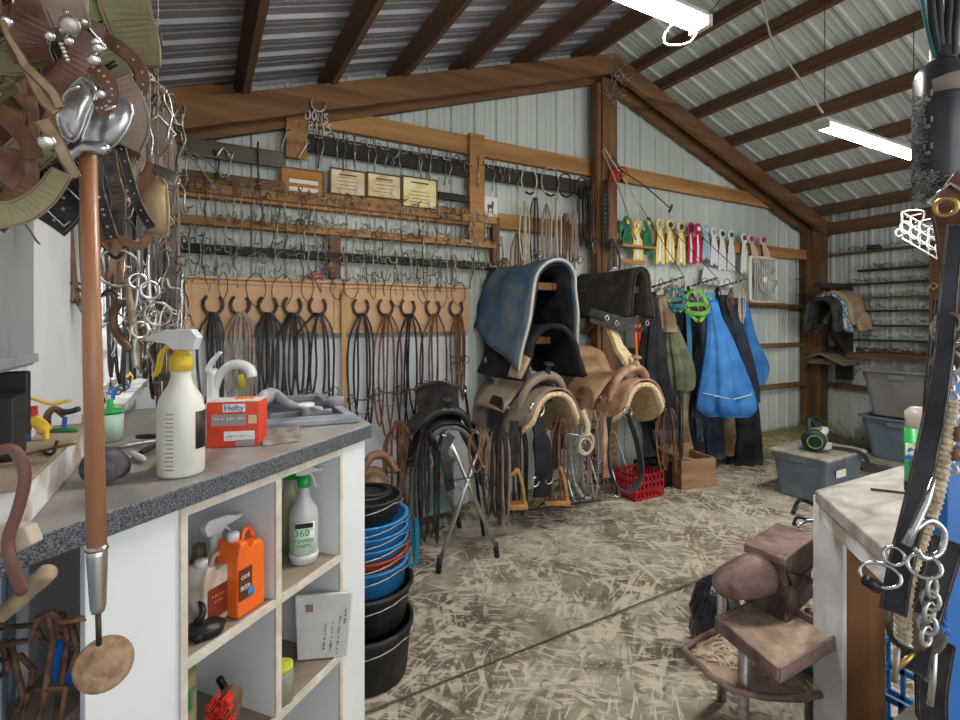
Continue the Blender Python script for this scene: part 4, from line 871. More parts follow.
western_saddle('tan leather western saddle with pale seat on the lower right rack', (2.84, 3.00, .96), R_(180), M_tanlea, mat('pale_tan_seat', (.46, .26, .13), .4, col2=(.58, .38, .22), scale=7), horn=M_tanlea, sc=1.08, stir=False, drop=.65)
western_saddle('black western saddle with a dished seat on the folding metal stand', (1.34, 2.92, .80), R_(165), M_blacklea, M_blacklea, sc=.86, wool=mat('grey_fleece', (.12, .10, .085), .9), stir=False, drop=1.1)
# saddle stand with crossed legs
t = thing('saddle_stand', (1.34, 2.85, 0), 'folding metal stand with crossed legs carrying the black saddle', 'stand')
m = MB()
for y, z in ((2.62, .75), (3.12, .75)):
    for a, b_ in ((-1, 1), (1, -1)): MB().tube([V((1.36 + a * .12, y, z)), V((1.36 + b_ * .19, y - .02, .04))], .013, 10).build('leg', M_steel, t); MB().tube([V((1.36 + b_ * .18, y - .019, .085)), V((1.36 + b_ * .192, y - .02, .0))], .017, 10).build('rubber_foot', M_black, t)
for a in (-1, 1): MB().tube([V((1.34 + a * .10, 2.60, .745)), V((1.34 + a * .10, 3.14, .745))], .013, 8).build('top_bar', M_steel, t)
MB().tube([V((1.34, 2.61, .43)), V((1.34, 3.12, .43))], .009, 8).build('cross_bar', M_steel, t)
MB().tube([V((1.22, 2.6, .50)), V((1.49, 2.6, .50))], .004, 6).build('spacer_wire', M_iron, t)
# straps dangling around the black saddle and a teal bin behind
for i, (x, y, zt, zb, w_, n, mt, lb) in enumerate(((1.12, 2.72, .78, .12, .14, 4, M_blacklea, 'black straps hanging at the left of the black saddle'), (1.05, 3.0, .80, .2, .16, 4, M_brownlea, 'brown straps hanging behind the black saddle'), (1.52, 2.58, .80, .18, .14, 5, M_blacklea, 'black reins hanging at the right of the black saddle'), (1.62, 2.75, .72, .10, .12, 4, M_greylea, 'dusty reins with rings right of the folding stand'), (1.38, 2.55, .80, .55, .08, 2, M_brownlea, 'brown latigo strap at the front of the black saddle'))):
    bridle((x, y, zt), zb, w_, n, mt, lb, .5 if i % 2 else None, nm='hanging_strap', r=.007, cat='strap', spread=.08)
tag(MB().box((1.42, 3.36, .22), (.36, .16, .36)).box((1.42, 3.36, .41), (.38, .18, .03)).build('teal_bin', mat('teal_plastic', (.16, .30, .29), .4, col2=(.30, .42, .40), scale=5), bevel=.01), 'pale teal plastic bin on the floor behind the saddle stand', 'bin')
tag(MB().strap(smoothp([(1.25, 2.6, .76), (1.19, 2.57, .68), (1.21, 2.56, .56), (1.23, 2.57, .46)]), .05, .012, (1, 0, 0)).build('latigo', M_blacklea), 'wide black strap in front of the left side of the black saddle', 'strap')
t = thing('walking_cane', (1.68, 2.9, 0), 'black rod leaning between the black saddle and the dusty brown saddle', 'rod')
MB().tube([V((1.70, 3.3, .88)), V((1.60, 2.85, .02))], .011, 8).build('shaft', M_black, t); MB().tube([V((1.705, 3.32, .93)), V((1.70, 3.3, .86))], .014, 8).build('tip', M_chrome, t)
# black cinch with ring hanging from the dusty saddle
t = thing('cinch', (1.93, 2.70, .2), 'broad black cinch with round steel ring hanging from the dusty brown saddle', 'cinch')
MB().strap(smoothp([(1.93, 2.74, .80), (1.94, 2.69, .62), (1.96, 2.69, .42), (1.95, 2.71, .26)]), [.09] * 4 + [.13] * 6 + [.12] * 3, .018, (1, 0, 0)).build('band', M_blackcl, t)
MB().ring((1.925, 2.715, .83), .052, .009, (0, 1, 0), 22).build('ring', M_chrome, t)
MB().strap([V((1.925, 2.70, .87)), V((1.925, 2.705, .75))], .03, .008, (1, 0, 0)).build('buckle_tongue', M_blacklea, t)
MB().ring((1.89, 2.69, .37), .028, .006, (0, 1, 0)).ring((2.0, 2.69, .37), .028, .006, (0, 1, 0)).tube([V((1.85, 2.69, .40)), V((2.05, 2.69, .40))], .005, 6).build('lower_ring', M_steel, t)
t = thing('rope_hank', (2.30, 2.66, .5), 'pale looped rope tied at the right side of the dusty brown saddle', 'rope')
MB().ring((2.28, 2.66, .56), .055, .009, (0, 1, 0), 20).ring((2.30, 2.67, .58), .05, .009, (.3, 1, 0), 20, sz=1.4).tube(smoothp([(2.28, 2.69, .80), (2.30, 2.66, .70), (2.29, 2.66, .63)]), .02, 8).build('loops', M_rope, t)
# cinch strap loop hanging from the tan saddle
t = thing('girth_strap', (2.64, 2.62, .2), 'looped grey strap with steel buckle hanging from the tan saddle', 'strap')
MB().strap(smoothp([(2.50, 2.66, .74), (2.44, 2.62, .50), (2.48, 2.60, .30), (2.62, 2.59, .22), (2.74, 2.60, .33), (2.72, 2.62, .55), (2.66, 2.65, .75)]), .05, .012, (0, 1, 0)).build('band', mat('dark_grey_strap', (.04, .045, .05), .6), t)
MB().ring((2.65, 2.64, .76), .04, .007, (0, 1, 0)).build('buckle', M_chrome, t)
t = thing('tassel_strap', (2.42, 2.62, .3), 'reddish leather hobble strap hanging at the left of the tan saddle', 'strap')
MB().strap([V((2.43, 2.64, .75)), V((2.43, 2.62, .50)), V((2.43, 2.61, .34))], [.025, .05, .075], .012, (1, 0, 0)).build('strap', M_tanlea, t)
for i, (x, zt, zb, w_, mt, lb) in enumerate(((1.82, .72, .10, .16, M_blacklea, 'black fender straps below the left of the dusty saddle'), (2.14, .75, .14, .2, M_brownlea, 'brown straps below the middle of the dusty saddle'), (2.42, .78, .12, .16, M_greylea, 'dusty braided reins right of the dusty saddle'), (2.55, .75, .30, .10, M_greylea, 'dusty reins between the two racked saddles'), (3.22, .72, .20, .16, M_brownlea, 'brown straps below the right of the tan saddle'), (3.36, .85, .25, .12, M_blacklea, 'black straps right of the tan saddle'))):
    bridle((x, 2.86, zt), zb, w_, 4, mt, lb, .3 if i % 2 else None, nm='hanging_strap', r=.007, cat='strap', spread=.12)
def oak_stirrup(px, y0, y1, Y_, label):
    r0 = ray(px, y0); p = V((0, 0, EYE)) + r0 * (Y_ / r0.y); r1 = ray(px, y1); z1 = (V((0, 0, EYE)) + r1 * (Y_ / r1.y)).z; h = p.z - z1
    t = thing('wooden_stirrup', V((p.x, p.y, z1)), label, 'stirrup')
    MB().strap([p + UP * .30, p + UP * .1, p - UP * .02], .06, .014, rt).build('stirrup_leather', M_blacklea, t)
    m = MB().strap(smoothp([p + rt * .02, p - rt * .045 - UP * h * .35, p - rt * .07 - UP * h * .92]), .045, .020, fw).strap(smoothp([p - rt * .02 + rt * .04, p + rt * .05 - UP * h * .35, p + rt * .07 - UP * h * .92]), .045, .020, fw)
    m.beam(p - rt * .085 - UP * h * .93, p + rt * .085 - UP * h * .93, .10, .030); m.build('bow', M_oak, t, bevel=.004)
    MB().beam(p - rt * .055 - UP * h * .90, p + rt * .055 - UP * h * .90, .09, .012).build('tread', M_blacklea, t)
oak_stirrup(514, 468, 508, 2.72, 'yellow brown wooden stirrup hanging below the left side of the dusty brown saddle')
oak_stirrup(557, 466, 504, 2.78, 'yellow brown wooden stirrup hanging below the right side of the dusty brown saddle')
# wire mesh racks leaning below the saddles
def wire_rack(px0, px1, py0, py1, label, yv, mt=M_chrome, n=12):
    a = HP(px0, py1, .02); c = HP(px1, py1 - 6, .02); t = thing('wire_rack', (a + c) / 2, label, 'rack')
    up = V((-.06, .16, .48)); 
    MB().tube(smoothp([a, a + up * .5, a + up, a + up + (c - a) * .1 + UP * .03]) + [c + up * .9] + [c + up * .5, c], .010, 8, closed=True).build('frame', mt, t)
    m = MB()
    for k in range(1, n): q = a.lerp(c, k / n); m.tube([q, q + up * .97], .0025, 4)
    for k in range(1, 10): m.tube([a + up * k / 10, c + up * k / 10], .0025, 4)
    m.build('mesh', mt, t)
wire_rack(574, 620, 440, 502, 'chrome wire mesh rack leaning under the tan saddle, left one', 0)
wire_rack(600, 632, 440, 492, 'chrome wire mesh rack leaning under the tan saddle, right one', 0, M_steel)
tag(MB().tube(smoothp([HP(570, 455, .28), HP(574, 480, .12), HP(582, 496, .03), HP(590, 499, .02)]), .016, 8).build('white_frame', M_wplast), 'white curved plastic frame at the left of the wire racks', 'frame')
m = MB()
for k in range(5): m.tube([HP(520 + k * 14, 512 - k * 2, .02), HP(535 + k * 14, 500 - k * 2, .04)], .006, 6)
m.tube([HP(515, 512, .02), HP(600, 500, .02)], .007, 6)
tag(m.build('iron_floor_bars', M_iron), 'low dark iron bars lying on the floor below the saddles', 'bars')
# crates
def crate(c, dims, mt, label, n=7, nm='crate'):
    c = V(c); t = thing(nm, c, label, 'crate'); x, y, z = dims; m = MB()
    m.box(c + V((0, 0, .006)), (x, y, .012)); m.build('bottom', mt, t); m = MB()
    for zz in (.01, z * .35, z * .65, z - .01):
        for s_ in (-1, 1): m.box(c + V((0, s_ * y / 2, zz)), (x, .01, .018)).box(c + V((s_ * x / 2, 0, zz)), (.01, y, .018))
    for k in range(n + 1):
        for s_ in (-1, 1):
            m.box(c + V((-x / 2 + x * k / n, s_ * y / 2, z / 2)), (.012, .01, z)); m.box(c + V((s_ * x / 2, -y / 2 + y * k / n, z / 2)), (.01, .012, z))
    m.build('lattice', mt, t); return t
crate((3.13, 3.0, 0), (.30, .24, .20), mat('red_crate', (.42, .02, .025), .4), 'red plastic lattice crate on the floor below the tan saddle')
crate((3.44, 3.12, 0), (.24, .22, .20), M_black, 'small black wire crate between the red crate and the wooden box')
t = thing('wooden_box', (3.72, 3.02, 0), 'old open-topped wooden box on the floor below the coats', 'box')
Mb = MX.Rotation(R_(-10), 3, 'Z'); m = MB(); c = V((3.72, 3.02, 0)); M_boxw = wood('box_wood', (.17, .09, .042), (.36, .21, .11), 'x')
for d_, s_ in (((0, -.15, .12), (.36, .02, .24)), ((0, .15, .15), (.36, .02, .30)), ((-.17, 0, .12), (.02, .30, .24)), ((.17, 0, .12), (.02, .30, .24)), ((0, 0, .01), (.36, .30, .02))): MB().box(c + Mb @ V(d_), s_, Mb).build('side_board', M_boxw, t, bevel=.002)
MB().box(c + Mb @ V((-.09, 0, .245)), (.20, .33, .015), Mb @ MX.Rotation(R_(14), 3, 'Y')).build('lid', M_boxw, t, bevel=.002)
# ================================================================== centre post and ribbons
cl = thing('post_bridle', (3.13, D - .24, 1.75), 'black studded bridle hanging on the front of the centre post', 'bridle')
for k in range(3): MB().strap(smoothp([(3.13, D - .22, 2.12), (3.08 + k * .05, D - .25, 1.98), (3.07 + k * .06, D - .24, 1.84), (3.13, D - .23, 1.72)]), .022, .006, (1, 0, 0)).build('strap', M_blacklea, cl)
m = MB()
for k in range(8): m.ring((3.08 + .02 * (k % 4), D - .26, 1.76 + .03 * (k // 2)), .02, .005, (0, 1, .3 * (k % 2)), 10)
m.build('ring', M_steel, cl)
bridle((3.05, D - .22, 2.62), 2.0, .05, 2, M_blacklea, 'black studded strap running down the left of the centre post', None, nm='post_strap', r=.008)
m = MB()
for k in range(14): m.lathe([(.007, 0), (.004, .005), (0, .006)], (3.035, D - .235, 2.05 + k * .04), 8, M=MX.Rotation(R_(90), 3, 'X'))
tag(m.build('studded_strip', M_steel), 'column of round steel studs beside the centre post', 'studs')
p = V((3.16, D - .24, 2.67)); m = MB()
for k in range(7): m.ring(p + V((U(-.03, .03), U(-.02, .02), U(-.03, .03))), U(.03, .06), .006, (U(-1, 1), 1, U(-1, 1)), 14)
tag(m.build('red_twine', mat('red_twine', (.42, .04, .03), .8)), 'tangle of red twine tied near the top of the centre post', 'twine')
m = MB()
for k in range(26):
    q = V((3.13 + U(-.1, .1), D - .26 + U(-.03, .02), 3.42 + U(-.12, .16))); m.tube(smoothp([q, q + V((U(-.08, .08), U(-.04, .02), U(-.08, .08))), q + V((U(-.12, .12), 0, U(-.12, .12)))]), .0028, 4)
tag(m.build('wire_tangle', M_dullsteel), 'tangle of thin wire at the peak of the centre post', 'wire')
for i, (a, b_, mt, r, lb) in enumerate((((604, 148), (652, 232), M_rope, .007, 'pale wooden whip, upper of the two crossing under the red twine'), ((602, 150), (636, 240), M_tanlea, .007, 'reddish cane whip hanging from the red twine'), ((618, 168), (672, 210), M_blacklea, .006, 'black riding whip reaching right from the centre post'), ((612, 158), (622, 182), M_blacklea, .014, 'thick black whip handle under the red twine'))):
    t = tag(MB().tube(smoothp([B(*a, .28), B((a[0] + b_[0]) / 2 + 2, (a[1] + b_[1]) / 2 - 1, .26), B(*b_, .2)]), r, 6).build('riding_whip', mt), lb, 'whip')
tag(MB().tube(smoothp([B(669, 212, .15), B(671, 208, .2), B(672, 205, .2)]), .012, 8).build('whip_knob', M_brownlea), 'brown knob end of the black whip', 'knob')
Yl = mat('yellow_ribbon', (.72, .50, .08), .35, col2=(.80, .66, .30), scale=5); Rd = mat('crimson_ribbon', (.45, .01, .05), .35); Wh = mat('white_ribbon', (.74, .75, .76), .35); Pk = mat('pink_ribbon', (.66, .48, .42), .4); Bl = mat('pale_blue_ribbon', (.35, .50, .62), .35); Gn = mat('green_ribbon', (.02, .15, .08), .4); Nv = mat('navy_ribbon', (.02, .03, .10), .4)
def ribbon(px, py, L_, mt, ctr, label, tails=3, r=.056, sw=0):
    p = B(px, py, .12); t = thing('rosette_ribbon', p - V((0, 0, L_)), label, 'ribbon', 'rosette ribbons on the back wall')
    MB().lathe([(0, 0), (r * .62, .002), (r * .62, .010), (r, .004), (r, .0), (0, -.002)], p, 20, M=MX.Rotation(R_(90), 3, 'X'), fold=lambda a, z: 1 + .05 * math.sin(10 * a)).build('rosette', mt, t)
    MB().lathe([(r * .45, .0), (r * .45, .006), (0, .008)], p - V((0, .010, 0)), 16, M=MX.Rotation(R_(90), 3, 'X')).build('button', ctr, t)
    for k in range(tails):
        o_ = (k - (tails - 1) / 2) * .028
        MB().strap([p + V((o_ * .4, .002 * k, -.02)), p + V((o_ + sw * .5, -.006 * k, -L_ * .5)), p + V((o_ * 1.3 + sw, -.003 * k, -L_ * (1 - .05 * (k % 2))))], [.026, .038, .046], .002, (1, 0, 0)).build('streamer', mt if k != 1 else (Wh if mt in (Yl, Rd) else mt), t)
cn = {'yellow_ribbon': 'yellow', 'crimson_ribbon': 'crimson', 'white_ribbon': 'white', 'pink_ribbon': 'pale pink', 'pale_blue_ribbon': 'pale blue', 'green_ribbon': 'green'}
RB = [(627, 222, .26, Gn, Yl), (638, 225, .33, Yl, Wh), (648, 223, .30, Gn, Yl), (660, 224, .38, Yl, Bl), (670, 225, .36, Yl, Nv), (681, 227, .37, Yl, Nv), (691, 228, .36, Rd, Nv), (698, 229, .34, Rd, Wh), (706, 230, .30, Bl, Wh), (714, 232, .34, Wh, Pk), (722, 234, .38, Wh, Nv), (731, 235, .37, Wh, Gn), (744, 238, .38, Wh, Rd), (751, 239, .26, Pk, Rd), (763, 240, .26, Pk, Rd)]
for i, (px, py, L_, mt, ct_) in enumerate(RB):
    ribbon(px, py, L_, mt, ct_, f'{cn[mt.name]} rosette ribbon, {ORD[i]} in the row counting from the centre post', sw=.10 if mt is Pk else 0)
for i, (px, py, h, mt, lb) in enumerate(((620, 232, .16, Gn, 'dark green cup ornament beside the centre post'), (634, 238, .15, Yl, 'gold trophy ornament on the small shelf right of the post'), (644, 240, .14, Gn, 'small dark green ornament on the small shelf right of the post'))):
    p = B(px, py + 8, .14); tag(MB().lathe([(.03, 0), (.012, .02), (.010, .06), (.035, .10), (.04, h), (.0, h)], p, 14).build('trophy', mt), lb, 'trophy')
tag(MB().box(B(636, 247, .15), (.42, .10, .02)).box(B(632, 262, .12), (.3, .03, .04)).build('trophy_shelf', M_girt), 'small wooden ledge with trophies right of the centre post', 'shelf')
q = [B(x, y, .10) for x, y in ((701, 284), (704, 266), (730, 272), (733, 287))]
tag(MB().prism(q, (0, .004, 0)).build('paper_sheet', mat('sheet', (.62, .66, .66), .6)), 'white paper sheet pinned under the ribbons', 'paper')
for i, (x, mt, cn_) in enumerate(((3.60, M_brownlea, 'brown leather'), (3.78, M_blacklea, 'black leather'), (4.0, M_greylea, 'dusty'), (4.2, M_blackcl, 'black nylon'), (4.42, M_brownlea, 'russet'), (4.58, M_rope, 'tan rope'))):
    bridle((x, D - .42, 1.72), 1.50 - .06 * (i % 3), .12, 3, mt, f'{cn_} halter, {on[i]} from the left on the swing arm hooks', None, nm='hanging_halter', r=.008, cat='halter', spread=.06)
# box fan
t = thing('box_fan', (5.38, D - .16, 1.62), 'cream box fan standing on the shelf board below the ribbons', 'fan')
fc = V((5.38, D - .16, 1.86)); m = MB(); w2, h2 = .225, .235
M_cr = mat('cream_metal', (.74, .72, .60), .45)
m.tube(smoothp([fc + V((a * w2, 0, b_ * h2)) for a, b_ in ((-1, -.8), (-1, .8), (-.8, 1), (.8, 1), (1, .8), (1, -.8), (.8, -1), (-.8, -1), (-1, -.8))], 3)[:-1], .019, 8, closed=True); m.build('frame', M_cr, t)
m = MB()
for k in range(1, 11): m.tube([fc + V((-w2 + k * 2 * w2 / 11, -.03, -h2)), fc + V((-w2 + k * 2 * w2 / 11, -.03, h2))], .0045, 4)
m.build('grille', M_cr, t)
for k in range(4):
    a = k * math.pi / 2 + .5; M = MX.Rotation(a, 3, 'Y') @ MX.Rotation(R_(25), 3, 'X')
    MB().grid(lambda u, v: fc + V((0, .02, 0)) + M @ V(((v - .5) * (.06 + .10 * u), 0, .03 + u * .15)), 4, 4).build('blade', mat('fan_blade', (.34, .35, .32), .5), t, solid=.004)
MB().lathe([(.04, 0), (.04, .04), (0, .045)], fc, 14, M=MX.Rotation(R_(90), 3, 'X')).build('hub', M_cr, t)
tag(MB().box((5.3, D - .12, 1.598), (.9, .16, .022)).build('fan_shelf', M_beam_x), 'narrow board shelf under the box fan', 'shelf')
m = MB()
for k in range(4): m.tube([V((6.12 + k * .06, D - .10, 1.60)), V((6.12 + k * .06, D - .10, 2.15))], .004, 5)
for z in (1.72, 1.9, 2.1): m.tube([V((6.1, D - .10, z)), V((6.32, D - .10, z))], .005, 5)
tag(m.build('wire_basket', M_iron), 'narrow black wire grid hanging left of the corner post', 'grid')
# ================================================================== swing arms and garments
M_green_h = mat('lime_nylon', (.10, .29, .02), .6); M_teal = mat('teal_nylon', (.006, .085, .095), .6, col2=(.01, .15, .14), scale=12); M_olive = mat('olive_canvas', (.07, .085, .05), .9, col2=(.14, .15, .10), scale=8, bump=.3)
M_bluebag = mat('bright_blue_nylon', (.018, .12, .36), .55, col2=(.04, .20, .50), scale=6, bump=.3); M_navy = mat('navy_cloth', (.010, .016, .03), .8, col2=(.03, .04, .06), scale=6, bump=.3); M_browncl = mat('brown_canvas', (.13, .085, .05), .9, col2=(.24, .17, .11), scale=7, bump=.3)
for i, ((a, b_), (c, d_), (e, f_)) in enumerate((((649, 288), (684, 277), (640, 205)), ((692, 286), (717, 278), (668, 225)), ((720, 287), (747, 279), (700, 235)))):
    t = thing('swing_arm', B(a, b_, .12), ['left swing arm rack holding halters and dark coats', 'middle swing arm rack holding the lime halter', 'right swing arm rack above the blue bag'][i], 'rack')
    q0 = B(a, b_, .12); q1 = B(c, d_, .50); MB().tube([q0, q1], .010, 8).build('bar', M_rust, t)
    m = MB()
    for k in range(6): q = q0.lerp(q1, .1 + k * .16); m.ring(q - UP * .025, .024, .003, (.4, 1, .2), 10, a0=-60, a1=240)
    m.build('hook', M_steel, t)
    MB().tube([q1, B(e, f_, .10)], .0035, 5).build('stay_wire', M_iron, t)
def hang(name, rows, off, mt, label, cat, sy=.55, nf=7, amp=.16, seg=56, trim=None, group=None):
    rings = []; vs = []
    for (px, py, hw) in rows:
        c = B(px, py, off); Z = (c - V((0, 0, EYE))).dot(V((sy_, cy_, 0))); r_ = hw * Z / FL; rings.append((c, r_))
    cs = smoothp([c for c, r_ in rings], 3); rs = [v.x for v in smoothp([V((r_, 0, 0)) for c, r_ in rings], 3)]; n = len(cs); ph = U(0, 6)
    for i, (c, r_) in enumerate(zip(cs, rs)):
        g = i / (n - 1)
        for k in range(seg):
            a = 2 * math.pi * k / seg; f = 1 + amp * (.3 + g) * math.sin(nf * a + ph + g * 1.5) + amp * .4 * math.sin((nf * 2 + 1) * a + g * 3)
            vs.append(c + rt * math.cos(a) * r_ * f + fw * math.sin(a) * r_ * sy * f)
    fs = [(i * seg + k, i * seg + (k + 1) % seg, (i + 1) * seg + (k + 1) % seg, (i + 1) * seg + k) for i in range(n - 1) for k in range(seg)] + [tuple(range(seg)), tuple(range((n - 1) * seg, n * seg))[::-1]]
    o = MB().add(vs, fs, True)
    if trim: 
        t = thing(name, cs[-1], label, cat, group); o.build('cloth', mt, t)
        lowi = int(n * trim[1]); m = MB().tube([cs[lowi] + rt * math.cos(a) * rs[lowi] * 1.02 + fw * math.sin(a) * rs[lowi] * sy * 1.05 - UP * (.05 * abs(math.cos(a)) * -1) for a in [math.pi + .2 + k * (math.pi - .4) / 14 for k in range(15)]], .006, 5); m.build('piping', trim[0], t); return t
    return tag(o.build(name, mt), label, cat, group)
hang('hanging_coat', [(652, 292, 4), (653, 320, 9), (652, 360, 13), (655, 400, 17), (662, 428, 17)], .42, M_blackcl, 'long black coat, leftmost garment on the swing arms', 'coat')
hang('hanging_coat', [(668, 320, 6), (668, 370, 10), (664, 420, 12), (668, 455, 10)], .22, mat('grey_cloth', (.06, .065, .08), .85, col2=(.12, .13, .16), scale=6), 'dark grey coat behind the olive bag', 'coat')
hang('canvas_bag', [(661, 296, 4), (664, 312, 9), (666, 332, 10)], .46, M_browncl, 'short brown canvas piece hanging above the olive bag', 'bag')
hang('olive_bag', [(671, 325, 6), (674, 345, 11), (679, 370, 14), (680, 388, 12), (680, 393, 5)], .46, M_olive, 'olive green canvas bag below the teal halter', 'bag', sy=.6)
hang('hanging_coat', [(694, 300, 6), (694, 340, 8), (695, 380, 10), (693, 430, 13), (690, 452, 13)], .25, M_blackcl, 'black coat in the middle behind the lime halter', 'coat')
hang('hanging_coat', [(684, 392, 6), (678, 420, 9), (682, 448, 10)], .3, M_browncl, 'brown trousers hanging low left of the blue bag', 'trousers')
hang('blue_duffel', [(711, 300, 6), (714, 318, 8), (718, 335, 12), (722, 362, 19), (725, 390, 26), (726, 408, 28), (728, 416, 20)], .55, M_bluebag, 'bright blue nylon bag with grey piping, largest of the hanging bags', 'bag', sy=.5, amp=.12, nf=6, trim=(mat('grey_piping', (.45, .52, .56), .5), .72))
hang('hanging_coat', [(722, 295, 5), (730, 320, 9), (738, 350, 12), (744, 380, 13), (748, 402, 11)], .40, M_navy, 'navy jacket between the two blue bags', 'coat')
hang('blue_pouch', [(744, 300, 3), (750, 338, 6), (753, 352, 9), (757, 368, 10), (757, 385, 6)], .30, M_bluebag, 'smaller blue nylon bag at the right end of the garments', 'bag')
hang('hanging_trousers', [(712, 405, 10), (710, 430, 12), (712, 458, 11)], .35, M_navy, 'navy trousers hanging under the blue bag, left pair', 'trousers')
hang('hanging_trousers', [(742, 395, 13), (744, 425, 14), (744, 464, 15)], .38, M_blackcl, 'black trousers hanging under the blue bag, right pair', 'trousers')
hang('hanging_trousers', [(728, 405, 9), (727, 430, 10), (724, 455, 9)], .30, M_browncl, 'dark brown trousers between the navy and black pairs', 'trousers')
hang('hanging_coat', [(656, 300, 6), (660, 350, 12), (662, 400, 13), (668, 450, 12)], .14, M_navy, 'navy coat at the back left of the garments', 'coat')
hang('hanging_coat', [(682, 300, 8), (684, 350, 11), (688, 400, 13), (688, 455, 12)], .12, mat('charcoal_cloth', (.03, .033, .03), .85, col2=(.07, .075, .07), scale=7), 'charcoal coat behind the olive bag and black coat', 'coat')
hang('hanging_coat', [(736, 298, 8), (742, 345, 12), (745, 395, 12)], .16, M_bluecl, 'dusty blue jacket at the back right of the garments', 'coat')
hang('hanging_coat', [(702, 298, 6), (704, 340, 10), (700, 385, 12), (702, 440, 12)], .30, mat('slate_cloth', (.04, .05, .065), .85, col2=(.09, .10, .12), scale=7), 'slate grey coat just left of the large blue bag', 'coat')
hang('yellow_cloth', [(744, 318, 4), (746, 330, 6), (748, 345, 4)], .18, mat('tan_cloth', (.40, .33, .18), .9), 'small tan cloth hanging above the right blue bag', 'cloth')
def halter(px, py, w_, h_, off, mt, label):
    c = B(px, py, off); t = thing('halter', c - UP * h_, label, 'halter'); P_ = lambda x, y, z: c + rt * x * w_ + UP * y * h_ + fw * z * w_
    MB().strap(smoothp([P_(-.5, 0, 0), P_(-.45, -.4, -.1), P_(0, -.55, -.3), P_(.45, -.4, -.1), P_(.5, 0, 0), P_(0, .05, .2), P_(-.5, 0, 0)]), .035, .006, UP).build('noseband', mt, t)
    for s_ in (-.5, .5): MB().strap(smoothp([P_(s_, 0, 0), P_(s_ * .8, .5, .1), P_(s_ * .2, 1, 0)]), .03, .006, rt).build('cheek_strap', mt, t)
    MB().strap(smoothp([P_(-.4, -.3, -.1), P_(-.1, -.9, -.2), P_(.15, -1, -.1), P_(.4, -.4, -.1)]), .03, .006, rt).build('throat_strap', mt, t)
    MB().ring(P_(-.45, -.2, -.1), .02, .004, (0, 1, 0)).ring(P_(.45, -.2, -.1), .02, .004, (0, 1, 0)).build('ring', M_brass, t)
halter(676, 300, .16, .10, .52, M_teal, 'teal nylon halter on the left swing arm'); halter(696, 305, .20, .14, .56, M_green_h, 'lime green nylon halter on the middle swing arm')
halter(688, 303, .14, .10, .48, M_black, 'black nylon halter between the teal and lime ones'); halter(709, 306, .13, .12, .5, mat('blue_nylon', (.02, .22, .42), .6), 'blue nylon halter above the blue bag'); halter(662, 297, .14, .08, .44, M_browncl, 'brown halter at the left end of the left swing arm')
tag(MB().strap(smoothp([B(687, 300, .5), B(689, 330, .5), B(690, 360, .48)]), .04, .006, rt).build('lead_rope', mat('teal_blue', (.02, .14, .26), .7)), 'dark teal lead hanging between the olive bag and black coat', 'rope')
m = MB()
for k in range(9): q = B(650 + k * 11, 283 - (k % 3), .3 + .05 * (k % 2)); m.ring(q, .03, .004, (U(-1, 1), 1, 0), 10)
tag(m.build('snap_hooks', M_rust), 'row of rusty snap hooks along the swing arm bars', 'hooks')
tag(MB().tube([V((3.32, 3.2, 1.6)), V((3.32, 3.15, .95))], .035, 10).build('red_tube', mat('red_tube', (.55, .02, .015), .4)), 'upright red tube right of the brown felt pad', 'tube')
tag(MB().tube([V((3.24, 3.15, 1.5)), V((3.24, 3.12, 1.0))], .012, 8).build('orange_stick', mat('orange_stick', (.55, .22, .06), .5)), 'thin orange stick left of the red tube', 'stick')
tag(MB().strap(smoothp([(2.80, 2.95, 1.33), (2.78, 2.85, 1.2), (2.84, 2.8, 1.08), (2.90, 2.85, .98)]), [.10] * 4 + [.14] * 4 + [.18] * 5, .03, (1, .3, 0)).build('fleece_seat_cover', M_wool), 'cream fleece cover hanging above the tan saddle seat', 'cover')
bridle((3.42, 3.1, 1.62), 1.32, .12, 3, M_rope, 'pale rope coil right of the brown felt pad', None, nm='rope_coil', r=.006, cat='rope', flat=False)
# ================================================================== right wall: blanket bracket, shelf rack
t = thing('blanket_bracket', (RW - .12, 3.06, .75), 'dark wooden upright board with arms that carry blankets on the right wall', 'bracket')
MB().box((RW - .13, 3.07, 1.29), (.04, .17, 1.10)).build('upright', M_dark_wood, t, bevel=.004)
for z, l in ((1.83, .52), (1.38, .50)):
    MB().box((RW - .15 - l / 2, 3.07, z - .03), (l, .09, .06)).build('arm', M_dark_wood, t, bevel=.004)
    MB().beam((RW - .15, 3.07, z - .30), (RW - .15 - l * .6, 3.07, z - .05), .05, .06).build('brace', M_dark_wood, t)
tag(MB().prism([(RW - .16, 2.93, .93), (RW - .16, 3.30, .93), (RW - .42, 3.30, .93), (RW - .42, 2.93, .93)], (0, 0, .05)).grid(lambda u, v: V((RW - .17 - .34 * u, 2.90 + .42 * v, 1.05 - .10 * abs(2 * v - 1.2))), 4, 8).build('saddle_rest', mat('olive_felt', (.16, .13, .08), .9), solid=.02), 'olive peaked felt rest below the folded blankets', 'rest')
def drapex(name, x0, x1, y, zt, r, drop, mt, label, thick, cat='blanket', fl=.03):
    L0 = drop - r; tot = 2 * L0 + math.pi * r
    def f(u, v):
        s_ = u * tot; x = x0 + (x1 - x0) * v
        if s_ < L0: q = (L0 - s_) / L0; yy, z = r + fl * q, zt - r - (L0 - s_)
        elif s_ < L0 + math.pi * r: a = (s_ - L0) / r; yy, z = r * math.cos(a), zt - r + r * math.sin(a)
        else: d = s_ - L0 - math.pi * r; yy, z = -r - fl * d / L0, zt - r - d
        return V((x, y + yy + .012 * math.sin(x * 14 + s_ * 6), z + .01 * math.sin(x * 21)))
    return tag(MB().grid(f, 30, 8).build(name, mt, solid=thick), label, cat)
